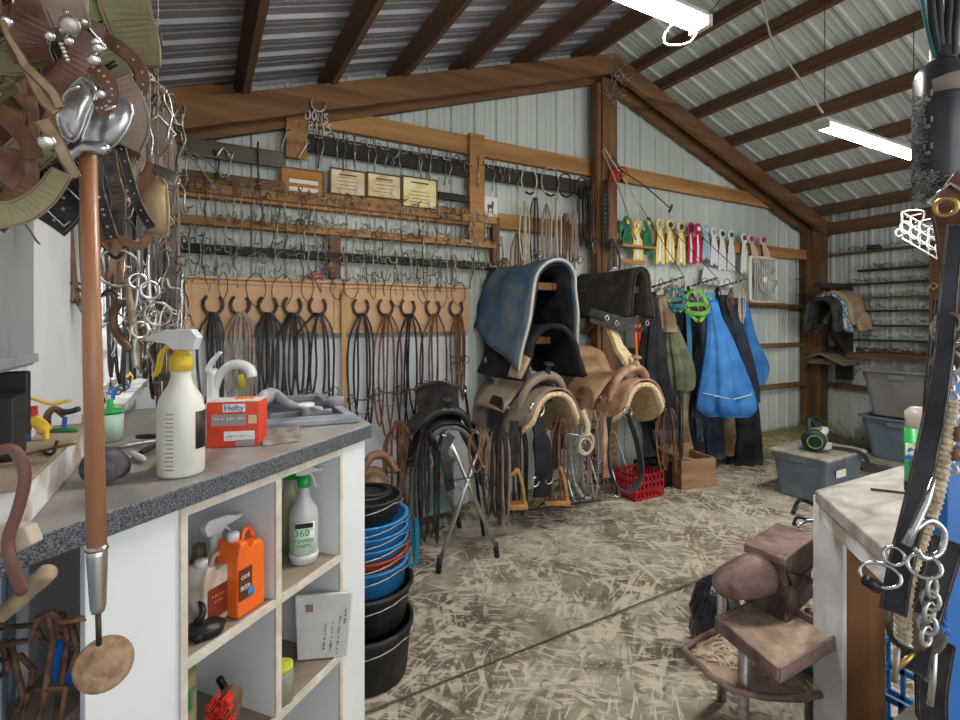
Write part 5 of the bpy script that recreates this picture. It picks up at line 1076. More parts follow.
drapex('folded_blanket', 5.86, 6.10, 3.04, 1.66, .13, .36, mat('dark_pad', (.02, .022, .022), .9, col2=(.06, .06, .055), scale=14), 'dark green black pad, leftmost blanket on the bracket', .04, fl=.02)
M_pl = mat('blue_plaid', (.04, .14, .24), .9, col2=(.42, .48, .50), scale=26, contrast=.06)
drapex('folded_blanket', 6.05, 6.16, 3.05, 1.69, .155, .40, M_pl, 'blue and white patterned blanket between the dark pad and the tan one', .035)
drapex('folded_blanket', 6.12, 6.46, 3.06, 1.73, .185, .36, mat('tan_blanket', (.24, .17, .10), .9, col2=(.36, .27, .17), scale=8, bump=.3), 'thick tan blanket draped over the bracket on the right wall', .05)
drapex('folded_blanket', 6.20, 6.49, 2.99, 1.55, .165, .24, mat('tan_blanket2', (.28, .20, .12), .9, col2=(.40, .31, .20), scale=9, bump=.3), 'folded tan flap under the thick tan blanket', .04)
# shelf rack
SX = RW - .10
def shelf(y0, y1, z, mt, label, d=.10, th=.022): return tag(MB().box((SX - d / 2 + .04, (y0 + y1) / 2, z - th / 2), (d, y1 - y0, th)).build('wall_shelf', mt, bevel=.002), label, 'shelf')
shelf(2.30, 3.37, 2.19, M_beam_y, 'long brown shelf at the top of the right wall')
fr = thing('spur_rack_frame', (SX, 2.6, 1.0), 'brown frame around the bit shelves on the right wall', 'frame')
MB().box((SX - .01, 2.245, 1.60), (.10, .09, 1.22)).build('side_board', M_beam_z, fr, bevel=.003); MB().box((SX - .01, 2.65, 1.025), (.09, .78, .07)).build('bottom_board', M_beam_y, fr, bevel=.003)
MB().box((SX + .03, 2.99, 1.32), (.05, .03, .62)).build('side_strip', M_edge, fr)
SZ = [(2.93, 1.98, M_dark_wood), (3.02, 1.83, M_dark_wood), (3.02, 1.675, M_beam_y), (2.98, 1.53, M_dark_wood), (2.98, 1.37, M_dark_wood), (2.98, 1.21, M_dark_wood), (2.98, 1.066, M_dark_wood)]
oz = ['uppermost', 'second', 'third', 'fourth', 'fifth', 'sixth', 'lowest']
for i, (y1, z, mt) in enumerate(SZ[:-1]): shelf(2.29, y1, z, mt, f'{oz[i]} narrow shelf inside the brown framed rack on the right wall')
M_bitC = mat('bit_bright', (.55, .56, .56), .35, .8, (.75, .76, .76), 50)
pc = [bit_snaffle(.62, M_bitC), bit_curb(.5, M_bitC), spur(.75, M_bitC)]
pd_ = [bit_snaffle(.6, M_bitD), bit_curb(.5, M_bitD), spur(.7, M_bitD)]
PR = pc + pd_; ru = [False] * 6; nmr = ['bright snaffle bit', 'bright curb bit', 'bright spur', 'dark snaffle bit', 'dark curb bit', 'dark spur']; cr_ = ['bit', 'bit', 'spur'] * 2
for i, (y1, z, mt) in enumerate([(3.2, 2.19, None)] + SZ):
    y = 2.33
    while y < y1 - .04:
        k = rnd.choice((0, 1, 2, 1, 2, 3, 4, 5) if i else (3, 4, 5, 2))
        if not ru[k]: o = PR[k]; ru[k] = True
        else: o = PR[k].copy(); COL.objects.link(o)
        o.location = (SX - .03 + U(-.02, .02), y, z + .04); o.rotation_euler = (U(-1.5, -.7), U(-.6, .6), R_(90) + U(-1.2, 1.2))
        w_ = 'long top shelf' if i == 0 else f'{oz[i - 1]} shelf of the framed rack'
        tag(o, f'{nmr[k]} lying on the {w_}', cr_[k], f'{nmr[k]}s on the {w_}'); y += U(.026, .042) if i else U(.06, .10)
p = V((SX - .02, 2.78, 2.192)); tag(MB().lathe([(.06, 0), (.075, .02), (.05, .05), (0, .055)], p, 12, fold=lambda a, z: 1 + .25 * math.sin(6 * a)).build('dark_curry', mat('blue_iron', (.03, .05, .08), .5, .4)), 'dark blue lumpy tool in the middle of the long top shelf', 'tool')
tag(MB().box((RW - .06, 2.12, 1.60), (.03, .18, .16)).build('wall_photo', mat('photo_print', (.55, .56, .55), .5, col2=(.25, .27, .32), scale=14)), 'small pale photo pinned right of the framed rack', 'photo')
tag(MB().box((RW - .06, 2.12, 1.42), (.03, .18, .12)).build('wall_photo', mat('photo_print2', (.5, .42, .33), .5, col2=(.2, .2, .2), scale=12)), 'lower brownish photo right of the framed rack', 'photo')
struct(MB().box((RW - .07, 2.1, 1.75), (.05, .25, .06)), 'trim_60', M_beam_y)
tag(MB().ring((SX - .07, 2.25, 1.76), .035, .006, (1, 0, 0), 4).build('metal_ring', M_rope), 'small pale diamond ring on the rack side board', 'ring')
# white wire basket rack, hung at upper right
t = thing('wire_basket_rack', W(925, 240, 3.6), 'white coated wire rack with rows of square cells at upper right', 'rack')
m = MB(); Zg = 3.6
g = lambda a, b_: W(902 + 44 * a, 212 + 26 * a + 26 * b_, Zg - .1 * a)
for i in range(6): m.tube([g(i / 5, 0), g(i / 5, 1)], .006, 6)
for j in range(4): m.tube([g(0, j / 3), g(1, j / 3)], .006, 6)
for i in range(5): q = g(i / 5 + .1, .5); m.ring(q, .045, .005, fw, 14)
m.tube(smoothp([g(0, .0), W(914, 210, Zg - .1), W(924, 212, Zg - .1), g(.45, -.02)]), .006, 6).tube(smoothp([g(0, .6), W(896, 231, Zg), W(897, 236, Zg), W(903, 235, Zg)]), .006, 6)
for i in range(5): m.tube([g(i / 5 + .1, .1), g(i / 5 + .1, .1) - fw * .12], .005, 5)
m.build('wire_grid', M_wplast, t); MB().tube([g(.9, 0), g(.9, 0) + UP * 1.05], .004, 5).build('hanging_cord', M_rope, t)
# ---- totes
def tote(c, rz, L_, Wd, H, mt, label, lid=None, nm='storage_tote'):
    c = V(c); t = thing(nm, c, label, 'tote'); Mz = MX.Rotation(rz, 3, 'Z')
    def loop(k, z, rr=.12):
        out = []; hx, hy = L_ / 2 * k, Wd / 2 * k
        for a0, sx, sy in ((0, 1, 1), (90, -1, 1), (180, -1, -1), (270, 1, -1)):
            for a in (0, 30, 60, 90):
                an = R_(a0 + a); out.append(c + Mz @ V((sx * (hx - rr * hx) + math.cos(an) * rr * hx, sy * (hy - rr * hx) + math.sin(an) * rr * hx, z)))
        return out
    lv = [(.78, 0), (.80, .01), (.92, H * .80), (.96, H * .82), (1.0, H * .94), (1.06, H * .95), (1.06, H), (1.0, H), (.97, H * .94), (.80, .025), (.0, .025)] if not lid else [(.80, 0), (.82, .01), (.94, H * .78), (1.0, H * .80), (1.0, H * .93), (0, H * .93)]
    vs = []; 
    for k, z in lv: vs += loop(max(k, .001), z)
    n = 16; fs = [(i * n + k, i * n + (k + 1) % n, (i + 1) * n + (k + 1) % n, (i + 1) * n + k) for i in range(len(lv) - 1) for k in range(n)] + [tuple(range(n))[::-1]]
    MB().add(vs, fs).build('body', mt, t)
    MB().box(c + Mz @ V((0, -Wd / 2 * .99, H * .86)), (.10, .02, .05), Mz).build('handle', mt, t, bevel=.006); MB().box(c + Mz @ V((-L_ / 2 * .99, 0, H * .86)), (.02, .12, .05), Mz).build('handle', mt, t, bevel=.006)
    if lid:
        vs = []
        for k, z in ((1.06, H * .93), (1.07, H * .97), (1.0, H), (.93, H * .985), (0.001, H * .985)): vs += loop(k, z)
        MB().add(vs, [(i * n + k, i * n + (k + 1) % n, (i + 1) * n + (k + 1) % n, (i + 1) * n + k) for i in range(4) for k in range(n)] + [tuple(range(n))[::-1]]).build('lid', lid, t)
    return t
M_tote = mat('grey_tote', (.13, .155, .18), .45, col2=(.18, .21, .24), scale=4); M_toteb = mat('blue_grey_tote', (.10, .13, .17), .45, col2=(.14, .18, .22), scale=4); M_toted = mat('taupe_tote', (.15, .145, .14), .45, col2=(.20, .195, .19), scale=4)
M_lid = mat('dusty_lid', (.20, .19, .15), .7, col2=(.32, .30, .25), scale=9)
t = tote((4.42, 2.30, 0), R_(2), .60, .44, .37, M_toteb, 'grey lidded storage tote with a cordless blower on its lid', M_lid)
MB().box((4.32, 2.078, .235), (.13, .006, .055)).build('sticker', M_paper, t)
scribble(5, .22, .07, frame((1, 0, 0), (0, 0, 1), (4.35, 2.072, .13)), M_iron, t, 9)
tote((5.75, 2.25, 0), 0, .72, .50, .12, M_toted, 'low dusty grey tote on the floor at the bottom of the stack', M_lid)
tote((5.95, 2.22, .12), 0, .86, .56, .40, M_toteb, 'blue grey open storage tote, lower one of the two stacked')
tote((5.95, 2.20, .52), 0, .90, .58, .44, M_toted, 'taupe open storage tote, topmost of the stack')
# blower
p = V((4.36, 2.30, .37)); t = thing('leaf_blower', p, 'green and black cordless leaf blower lying on the lidded grey tote', 'blower')
M_lim = mat('lime_plastic', (.09, .24, .03), .4); M_chr = mat('charcoal_plastic', (.02, .022, .022), .5)
MB().tube(smoothp([p + V((-.12, -.06, .085)), p + V((-.02, -.02, .095)), p + V((.07, .03, .09))]), [.075, .088, .09, .085, .08, .075, .07, .065, .055], 16).build('motor_housing', M_chr, t, sub=1)
MB().tube(smoothp([p + V((.05, .02, .09)), p + V((.14, .06, .11)), p + V((.26, .12, .14))]), [.055, .052, .05, .05, .048, .047, .046, .046, .046], 14).build('nozzle', M_chr, t)
MB().tube(smoothp([p + V((-.10, -.02, .15)), p + V((-.07, 0, .23)), p + V((.0, .02, .235)), p + V((.05, .03, .16))]), .018, 8).build('handle', M_chr, t)
MB().ring(p + V((-.125, -.075, .085)), .05, .006, (-.9, -.5, 0), 18).ring(p + V((-.06, -.04, .10)), .080, .007, (.9, .4, 0), 20).ring(p + V((.06, .025, .09)), .070, .009, (.9, .4, 0), 20).build('trim_ring', M_lim, t)
MB().tube(smoothp([p + V((-.05, -.09, .14)), p + V((.03, -.07, .165)), p + V((.10, .0, .14))]), .028, 10).build('grey_shell', MATS['grey_plastic'], t)
MB().box(p + V((-.02, -.10, .05)), (.10, .05, .05)).build('battery', MATS['grey_plastic'], t, bevel=.006)
tag(MB().strap(smoothp([p + V((.05, -.06, .02)), p + V((.12, -.16, .02)), p + V((.2, -.24, .0)), p + V((.27, -.27, -.08))]), .03, .006, UP).build('carry_strap', M_black), 'thin black strap trailing over the tote lid', 'strap')
# hay along the wall
M_hay = mat('hay', (.20, .185, .085), .9, col2=(.40, .37, .20), scale=30)
hm = MB(); hr = random.Random(5)
def hay_h(x, y): return max(0, .19 - max(0, (D - .08 - y)) * .22 if x < 6 else .22 - (D - y) * .08)
for k in range(5200):
    if k % 3: x = hr.uniform(5.0, 6.42); y = D - .12 - hr.random() ** 1.4 * .80
    else: x = hr.uniform(5.6, 6.42); y = hr.uniform(2.5, 3.36)
    z = hr.random() * max(.01, .20 * math.exp(-((D - y) / .45) ** 2) + .16 * math.exp(-((RW - x) / .5) ** 2)) * min(1, (x - 4.9) / .5) + .005
    a = hr.uniform(0, math.pi); l = hr.uniform(.05, .14); dv = V((math.cos(a), math.sin(a), hr.uniform(-.25, .35))) * l / 2; q = V((x, y, z + .01)); sdv = V((-dv.y, dv.x, 0)).normalized() * .0035
    hm.add([q - dv - sdv, q - dv + sdv, q + dv + sdv, q + dv - sdv], [(0, 1, 2, 3)])
o = hm.build('hay_pile', M_hay); o['kind'] = 'stuff'; o['label'] = 'loose green hay heaped along the back and right walls'; o['category'] = 'hay'
mound = MB().grid(lambda u, v: V((5.0 + 1.45 * u, D - .08 - .8 * v, max(0, (.17 * math.exp(-(v * .8 / .4) ** 2)) * min(1, u * 4) + .012 * math.sin(u * 40) * math.sin(v * 20)) + .004)), 40, 20)
o = mound.build('hay_mound', M_hay); o['kind'] = 'stuff'; o['label'] = 'packed hay mound under the loose hay along the back wall'; o['category'] = 'hay'
sm = MB()
for k in range(1500):      # scattered straw on the floor
    x = hr.uniform(.6, 6.2); y = hr.uniform(.9, 3.3)
    a = hr.uniform(0, math.pi); l = hr.uniform(.015, .05); dv = V((math.cos(a), math.sin(a), 0)) * l / 2; sdv = V((-dv.y, dv.x, 0)).normalized() * .0016; q = V((x, y, .009))
    sm.add([q - dv - sdv, q - dv + sdv, q + dv + sdv, q + dv - sdv], [(0, 1, 2, 3)])
o = sm.build('scattered_straw', mat('straw', (.34, .29, .19), .9, col2=(.52, .46, .34), scale=20)); o['kind'] = 'stuff'; o['label'] = 'bits of straw and hoof trimmings scattered over the dusty floor'; o['category'] = 'straw'
tag(MB().lathe([(.001, 0), (.16, .004), (.17, .015), (.001, .03)], HP(783, 462, 0.0), 14, fold=lambda a, z: 1 + .15 * math.sin(3 * a + 1)).build('feed_sack', mat('pale_sack', (.50, .48, .42), .8)), 'pale flattened sack lying on the floor beside the hay', 'sack')
tag(MB().tube(smoothp([HP(650, 474, .01), HP(670, 481, .03), HP(672, 488, .01)]), .008, 6).build('floor_tongs', M_iron), 'dark iron tongs on the floor in front of the wooden box', 'tongs')
# ---- bucket stack by the counter
M_bk = mat('blue_bucket', (.015, .17, .45), .4, col2=(.03, .24, .55), scale=5); M_bbk = mat('black_rubber', (.010, .010, .011), .55, col2=(.035, .033, .030), scale=9); M_rbk = mat('red_bucket', (.42, .05, .02), .4)
bc = V((.585, 2.02, 0))
def bucket(z, r, h, mt, label, k=.86):
    t = thing('feed_bucket', bc + UP * z, label, 'bucket')
    MB().lathe([(.001, 0), (r * k, 0), (r, h * .9), (r * 1.05, h * .9), (r * 1.06, h), (r * .98, h), (r * .97, h * .9), (r * k * .96, .01), (.001, .01)], bc + UP * z, 32).build('bucket_body', mt, t)
    MB().tube([bc + UP * (z + h * .86) + V((math.cos(R_(a)) * r * 1.08, math.sin(R_(a)) * r * 1.08, -.03 * abs(math.sin(R_(a + 60))))) for a in range(-150, 31, 15)], .0025, 6).build('bail_handle', M_dullsteel, t)
bucket(0, .185, .21, M_bbk, 'big black rubber tub at the bottom of the bucket stack', .90)
bucket(.215, .185, .15, M_bbk, 'black rubber pan resting on the big tub')
for i, (z, mt, lb) in enumerate(((.355, M_bk, 'deepest blue bucket below the red one in the stack'), (.445, M_rbk, 'red bucket between the blue buckets'), (.49, M_bk, 'blue bucket directly above the red one'), (.535, M_bk, 'blue bucket, second from the top of the blue ones'), (.58, M_bk, 'uppermost blue bucket of the stack'))):
    bucket(z, .165, .10 if i == 0 else .05, mt, lb, .95)
bucket(.635, .140, .07, M_bbk, 'shallow black pan on top of the bucket stack', .95)
tag(MB().ring(bc + UP * .712, .10, .009, (0, 0, 1), 24).ring(bc + UP * .722 + V((.01, 0, 0)), .085, .008, (.1, 0, 1), 24).build('hose_coil', M_black), 'coil of black hose on top of the bucket stack', 'hose')
bridle((.79, 2.02, .58), .36, .05, 2, mat('teal_lead', (.005, .12, .20), .6), 'teal lead with steel snap hanging on the side of the bucket stack', None, nm='lead_rope', r=.006, cat='rope')
p = V((.66, 2.35, .0)); tag(MB().lathe([(.001, 0), (.13, 0), (.14, .64), (.10, .70), (.001, .72)], p, 14, fold=lambda a, z: 1 + .08 * math.sin(4 * a)).build('burlap_sack', M_browncl), 'brown lumpy sack standing behind the bucket stack', 'sack')
tag(MB().tube(smoothp([V((.60, 2.2, .70)), V((.66, 2.2, .80)), V((.74, 2.22, .79)), V((.78, 2.2, .72))]), .02, 8).build('brown_strap_loop', M_brownlea), 'brown leather loop on the sack behind the buckets', 'strap')
# ---- work table at right
M_tt = mat('worn_table_top', (.20, .175, .15), .65, col2=(.56, .54, .49), scale=6, bump=.15, contrast=.35, stretch=(1, 2.2, 1))
t = thing('work_table', (2.0, .55, 0), 'white painted work table with worn top and heavy brown post leg at right', 'table')
poly = [(1.604, .842), (1.31, .538), (1.31, .16), (2.5, .16), (2.5, .842)]
MB().prism([(x, y, .862) for x, y in poly], (0, 0, .038)).build('table_top', M_tt, t, bevel=.004)
e0, e1 = V((1.604, .842, 0)), V((1.31, .538, 0)); ed = (e1 - e0).normalized(); en = V((ed.y, -ed.x, 0)) * 1
if en.dot(V((1, 1, 0)) * -1) < 0: pass
MB().beam(e0 + ed * .01 + UP * .84 + V((.012, -.012, 0)), e1 + UP * .84 + V((.012, -.012, 0)), .02, .05).build('apron', M_whitew, t)
lx = V((1.63, .74, 0)); an = R_(26); Ml = MX.Rotation(an, 3, 'Z')
lc = W(843, 560, 1.47) + (rt * .066 + fw * .062); lc.z = 0
MB().box(lc + UP * .43, (.118, .12, .86), MX.Rotation(math.atan2(rt.y, rt.x) + R_(2.5), 3, 'Z')).build('post_leg', wood('post_leg', (.12, .05, .018), (.24, .11, .042), 'z', scale=9), t, bevel=.003)
ML = MX.Rotation(math.atan2(rt.y, rt.x) + R_(2.5), 3, 'Z')
MB().box(lc + UP * .43 + ML @ V((-.065, 0, 0)), (.012, .124, .86), ML).build('white_facing', mat('leg_white', (.55, .55, .56), .6, col2=(.72, .73, .75), scale=10, bump=.15), t, bevel=.002)
MB().box((2.4, .3, .43), (.09, .09, .86)).build('leg', M_whitew, t); MB().box((2.4, .78, .43), (.09, .09, .86)).build('leg', M_whitew, t)
tag(MB().beam(HP(871, 489, .904), HP(906, 493, .904), .006, .006).build('thin_rod', M_iron), 'thin dark rod lying on the work table', 'rod')
p = HP(919, 492, .9); t = thing('spray_can', p, 'green labelled aerosol canister standing on the work table', 'canister')
MB().lathe([(.001, 0), (.034, 0), (.034, .19), (0, .19)], p, 24).build('can_body', mat('can_green', (.02, .42, .08), .35), t)
MB().lathe([(.0345, .0), (.0345, .03), (.03, .03)], p, 24).build('base_band', M_black, t)
MB().lathe([(.034, .19), (.032, .215), (.034, .22), (.034, .235), (.02, .25), (0, .25)], p, 24).build('cap', mat('clear_cap', (.48, .42, .36), .25), t)
vd = V((-p.x, -p.y, 0)).normalized(); vr = V((-vd.y, vd.x, 0))
MB().box(p + vd * .033 - vr * .015 + UP * .12, (.014, .03, .05), frame(vd, vr, (0, 0, 0)).to_3x3()).build('picture_patch', mat('patch_mix', (.04, .12, .4), .4, col2=(.7, .7, .5), scale=60, contrast=.1), t)
for k in range(6): MB().box(p + vd * .0335 + vr * .008 + UP * (.05 + .02 * k), (.004, .03, .004), frame(vd, vr, (0, 0, 0)).to_3x3()).build('label_line', M_paper, t)
# ---- anvil on its stand
M_anv = mat('pinkish_rusted_iron', (.075, .042, .036), .6, .25, (.30, .21, .18), 11, bump=.9, contrast=.4, bscale=28)
ZT = .655
a_, b2, c2, d2 = HP(741, 543, ZT), HP(786, 560, ZT), HP(818, 536, ZT), HP(779, 520, ZT)
t = thing('anvil', (a_ + c2) / 2 - UP * .20, 'rusty blacksmith anvil with a blunt horn on a steel stand', 'anvil')
fx = (b2 - a_).normalized(); fy = (c2 - b2).normalized(); ctr = (a_ + b2 + c2 + d2) / 4
hx_, hy_ = (b2 - a_).length / 2, (c2 - b2).length / 2
Ma = MX(((fx.x, fy.x, 0), (fx.y, fy.y, 0), (0, 0, 1)))
def ap(x, y, z): q = ctr + Ma @ V((x, y, 0)); q.z = z; return q
def ab(x0, x1, y0, y1, z0, z1, nm, bv=.006, mt=M_anv): return MB().prism([ap(x0, y0, z0), ap(x1, y0, z0), ap(x1, y1, z0), ap(x0, y1, z0)], (0, 0, z1 - z0)).build(nm, mt, t, bevel=bv)
ab(-hx_ * .96, hx_ * .96, -hy_, hy_ * .98, ZT - .03, ZT, 'face_plate'); ab(-hx_ * .88, hx_ * .88, -hy_ * .9, hy_ * .9, ZT - .10, ZT - .03, 'body')
w_ = MB(); n_ = 4; vs = []
for k_, z in ((.88, ZT - .10), (.80, ZT - .125), (.80, ZT - .165), (.96, ZT - .20)):
    vs += [ap(x * hx_ * k_, y * hy_ * k_, z) for x, y in ((-1, -1), (1, -1), (1, 1), (-1, 1))]
w_.add(vs, [(i * 4 + k, i * 4 + (k + 1) % 4, (i + 1) * 4 + (k + 1) % 4, (i + 1) * 4 + k) for i in range(3) for k in range(4)] + [(12, 13, 14, 15)]); w_.build('waist', M_anv, t)
hb = ap(-hx_ * .1, -hy_ * .75, ZT - .082); tip = W(712, 592, 1.60)
tip = hb + (V((HP(716, 588, .56).x, HP(716, 588, .56).y, .565)) - hb)
MB().tube([hb + (tip - hb) * k for k in (0, .2, .4, .6, .8, .93, 1)], [.068, .068, .065, .059, .049, .036, .014], 20).build('horn', M_anv, t, sub=1)
rn = MB()
for k in range(9): rn.tube([ap(hx_ * .95, -hy_ * .85 + k * hy_ * .2, ZT - .05 - .012 * k % .1), ap(hx_ * .97, -hy_ * .6 + k * hy_ * .2, ZT - .10 - .008 * k)], .006, 6)
rn.build('side_ridges', M_anv, t)
for sx in (-.7, .7): ab(hx_ * sx - .018, hx_ * sx + .018, -hy_ * .75, -hy_ * .3, ZT - .20, ZT - .10, 'foot', .004)
st = thing('anvil_stand', ctr * 1 - UP * ctr.z, 'rusty steel stand with two trays under the anvil', 'stand'); t_a = t
zP = ZT - .205
q = [HP(716, 624, zP), HP(779, 676, zP), HP(840, 640, zP), HP(770, 600, zP)]
MB().prism(q, (0, 0, -.008)).build('upper_plate', mat('sandy_tray', (.28, .20, .15), .85, col2=(.42, .33, .25), scale=20, bump=.4), st)
m = MB()
for k in range(4): m.beam(q[k] + UP * .002, q[(k + 1) % 4] + UP * .002, .008, .04)
m.build('plate_rim', M_anv, st)
zP = .24
qq = [HP(684, 655, zP), HP(735, 697, zP), HP(826, 700, zP), HP(850, 650, zP), HP(765, 625, zP), HP(712, 638, zP)]
MB().prism(qq, (0, 0, .008)).build('lower_tray', MATS['sandy_tray'], st)
MB().tube(smoothp([p_ + UP * .02 for p_ in qq] + [qq[0] + UP * .02], 3)[:-1], .011, 8, closed=True).build('tray_rim', M_anv, st)
lt_ = HP(742, 650, zP + .2)
MB().tube([V((1.50, 1.0, 0)), V((1.50, 1.0, .44))], .017, 10).build('leg', M_dullsteel, st)
for x, y in ((1.78, .95), (1.70, 1.22)): MB().tube([V((x, y, 0)), V((x, y, .44))], .017, 10).build('leg', M_dullsteel, st)
hm = MB()
for k in range(260):
    a, b_ = hr.random(), hr.random(); q0 = qq[0].lerp(qq[2], a).lerp(qq[5].lerp(qq[3], a), b_) + UP * .014
    an = hr.uniform(0, 3.14); dv = V((math.cos(an), math.sin(an), hr.uniform(-.1, .3))) * .02; sd = V((-dv.y, dv.x, 0)).normalized() * .003
    hm.add([q0 - dv - sd, q0 - dv + sd, q0 + dv + sd, q0 + dv - sd], [(0, 1, 2, 3)])
o = hm.build('hoof_shavings', mat('shavings', (.40, .32, .22), .9, col2=(.55, .47, .36), scale=20)); o['kind'] = 'stuff'; o['label'] = 'dry hoof shavings lying in the lower tray of the stand'; o['category'] = 'shavings'
tag(MB().beam(HP(795, 662, .27), HP(840, 690, .27), .012, .02).build('green_file', M_teal), 'thin green edged file in the lower tray', 'file')
# hoof knife on top of the anvil
p = HP(797, 527, ZT + .008); tt_ = thing('hoof_nippers', p, 'shiny steel nippers with black grips lying on the anvil', 'nippers')
MB().tube(smoothp([p, p + rt * .03 + UP * .02, p + rt * .07 + UP * .02]), .007, 8).build('jaw', M_chrome, tt_); MB().tube(smoothp([p + fw * .02, p + rt * .03 + fw * .04 + UP * .02, p + rt * .08 + UP * .012]), .006, 8).build('grip', M_black, tt_)
# black rubbish bag
p = HP(716, 648, 0); p = V((1.96, 1.43, 0))
tag(MB().lathe([(.001, 0), (.085, .01), (.10, .04), (.105, .08), (.104, .12), (.10, .16), (.09, .20), (.08, .24), (.06, .27), (.04, .285), (0, .29)], p, 64, sx=1.0, fold=lambda a, z: 1 + .09 * math.sin(3 * a + z * 40) + .05 * abs(math.sin(8 * a - z * 70)) + .03 * math.sin(17 * a + z * 110)).build('rubbish_bag', mat('black_bag', (.008, .011, .02), .22, bump=.9, bscale=18)), 'shiny crumpled black plastic bag on the floor behind the anvil', 'bag')
tag(MB().tube(smoothp([HP(793, 512, .02), HP(800, 500, .06), HP(815, 505, .06)]), .014, 8).build('black_handle_tool', M_black), 'black handled tool on the floor behind the anvil', 'tool')
# things under the table
crate((1.95, .72, 0), (.34, .30, .30), mat('blue_crate', (.02, .15, .38), .4), 'blue plastic crate under the left of the work table', nm='crate')
t = thing('black_bin', (1.86, .42, 0), 'black bin with dusty lid below the right part of the work table', 'bin')
MB().box((1.62, .47, .20), (.24, .24, .40)).build('body', M_black, t, bevel=.02); MB().box((1.62, .47, .415), (.27, .27, .03)).build('lid', MATS['dusty_lid'], t, bevel=.012)
tag(MB().lathe([(.001, 0), (.10, .01), (.12, .05), (.09, .10), (0, .12)], V((1.66, .50, .432)), 18, sy=.8).build('leather_boot_pad', M_blacklea), 'dark rounded leather pad on the lid of the black bin', 'pad')
tag(MB().box((2.02, .62, .60), (.5, .02, .32)).build('plywood_board', mat('plywood', (.44, .31, .14), .7, col2=(.58, .44, .24), scale=6, stretch=(.2, 1, 1))), 'yellowish plywood board standing under the work table', 'board')
# ================================================================== ceiling lights
M_tube = mat('lit_tube', (1, 1, 1), .5, emit=((1.0, .97, .91), 42))
for (x0, x1, y, z, lb) in ((.45, 1.60, 1.243, 2.50, 'lit twin fluorescent shop light nearest the camera at the top'), (3.03, 4.22, 1.55, 2.50, 'lit fluorescent shop light hanging lower at the right')):
    t = thing('fluorescent_light', ((x0 + x1) / 2, y, z - .03), lb, 'light')
    MB().prism([(x0 - .02, y - .042, z), (x0 - .02, y + .042, z), (x0 - .02, y + .025, z + .03), (x0 - .02, y - .025, z + .03)], (x1 - x0 + .04, 0, 0)).build('housing', M_wplast, t)
    for s_ in (-1, 1): MB().tube([V((x0, y + s_ * .021, z - .013)), V((x1, y + s_ * .021, z - .013))], .0125, 10).build('lit_tube', M_tube, t)
    for x in (x0 - .012, x1 + .012): MB().box((x, y, z - .01), (.022, .085, .040)).build('end_cap', M_cream, t)
    o = area('shop_light', ((x0 + x1) / 2, y, z - .035), (0, 0, 0), x1 - x0, .10, 8 if x0 < 2 else 16, (1, .93, .84)); 
    for x in (x0 + .02, x1 - .1): MB().tube([V((x, y, z + .04)), V((x, y, roof_z(x) - .12))], .0025, 5).build('hanger_wire', M_iron, t)
tag(MB().tube(smoothp([W(700, 24, 1.87), W(690, 42, 1.87), W(668, 45, 1.87), W(664, 36, 1.87), W(672, 24, 1.87)]), .004, 6).build('lamp_cord', M_rope), 'pale looped cord at the end of the nearest shop light', 'cord')
tag(MB().tube(smoothp([V((3.03, 1.55, 2.56)), W(795, 72, 2.9), W(770, 35, 3.0), V((2.95, 1.9, 3.66))], 6), .006, 6).build('extension_cable', M_cream), 'pale power cord running from the right shop light up to the ridge', 'cord')
tag(MB().tube(smoothp([W(690, 10, 2.0), W(702, 14, 2.0), W(716, 6, 2.0), W(722, -8, 2.0)]), .003, 5).build('lamp_cord', M_rust), 'thin twisted wire above the nearest shop light', 'wire')
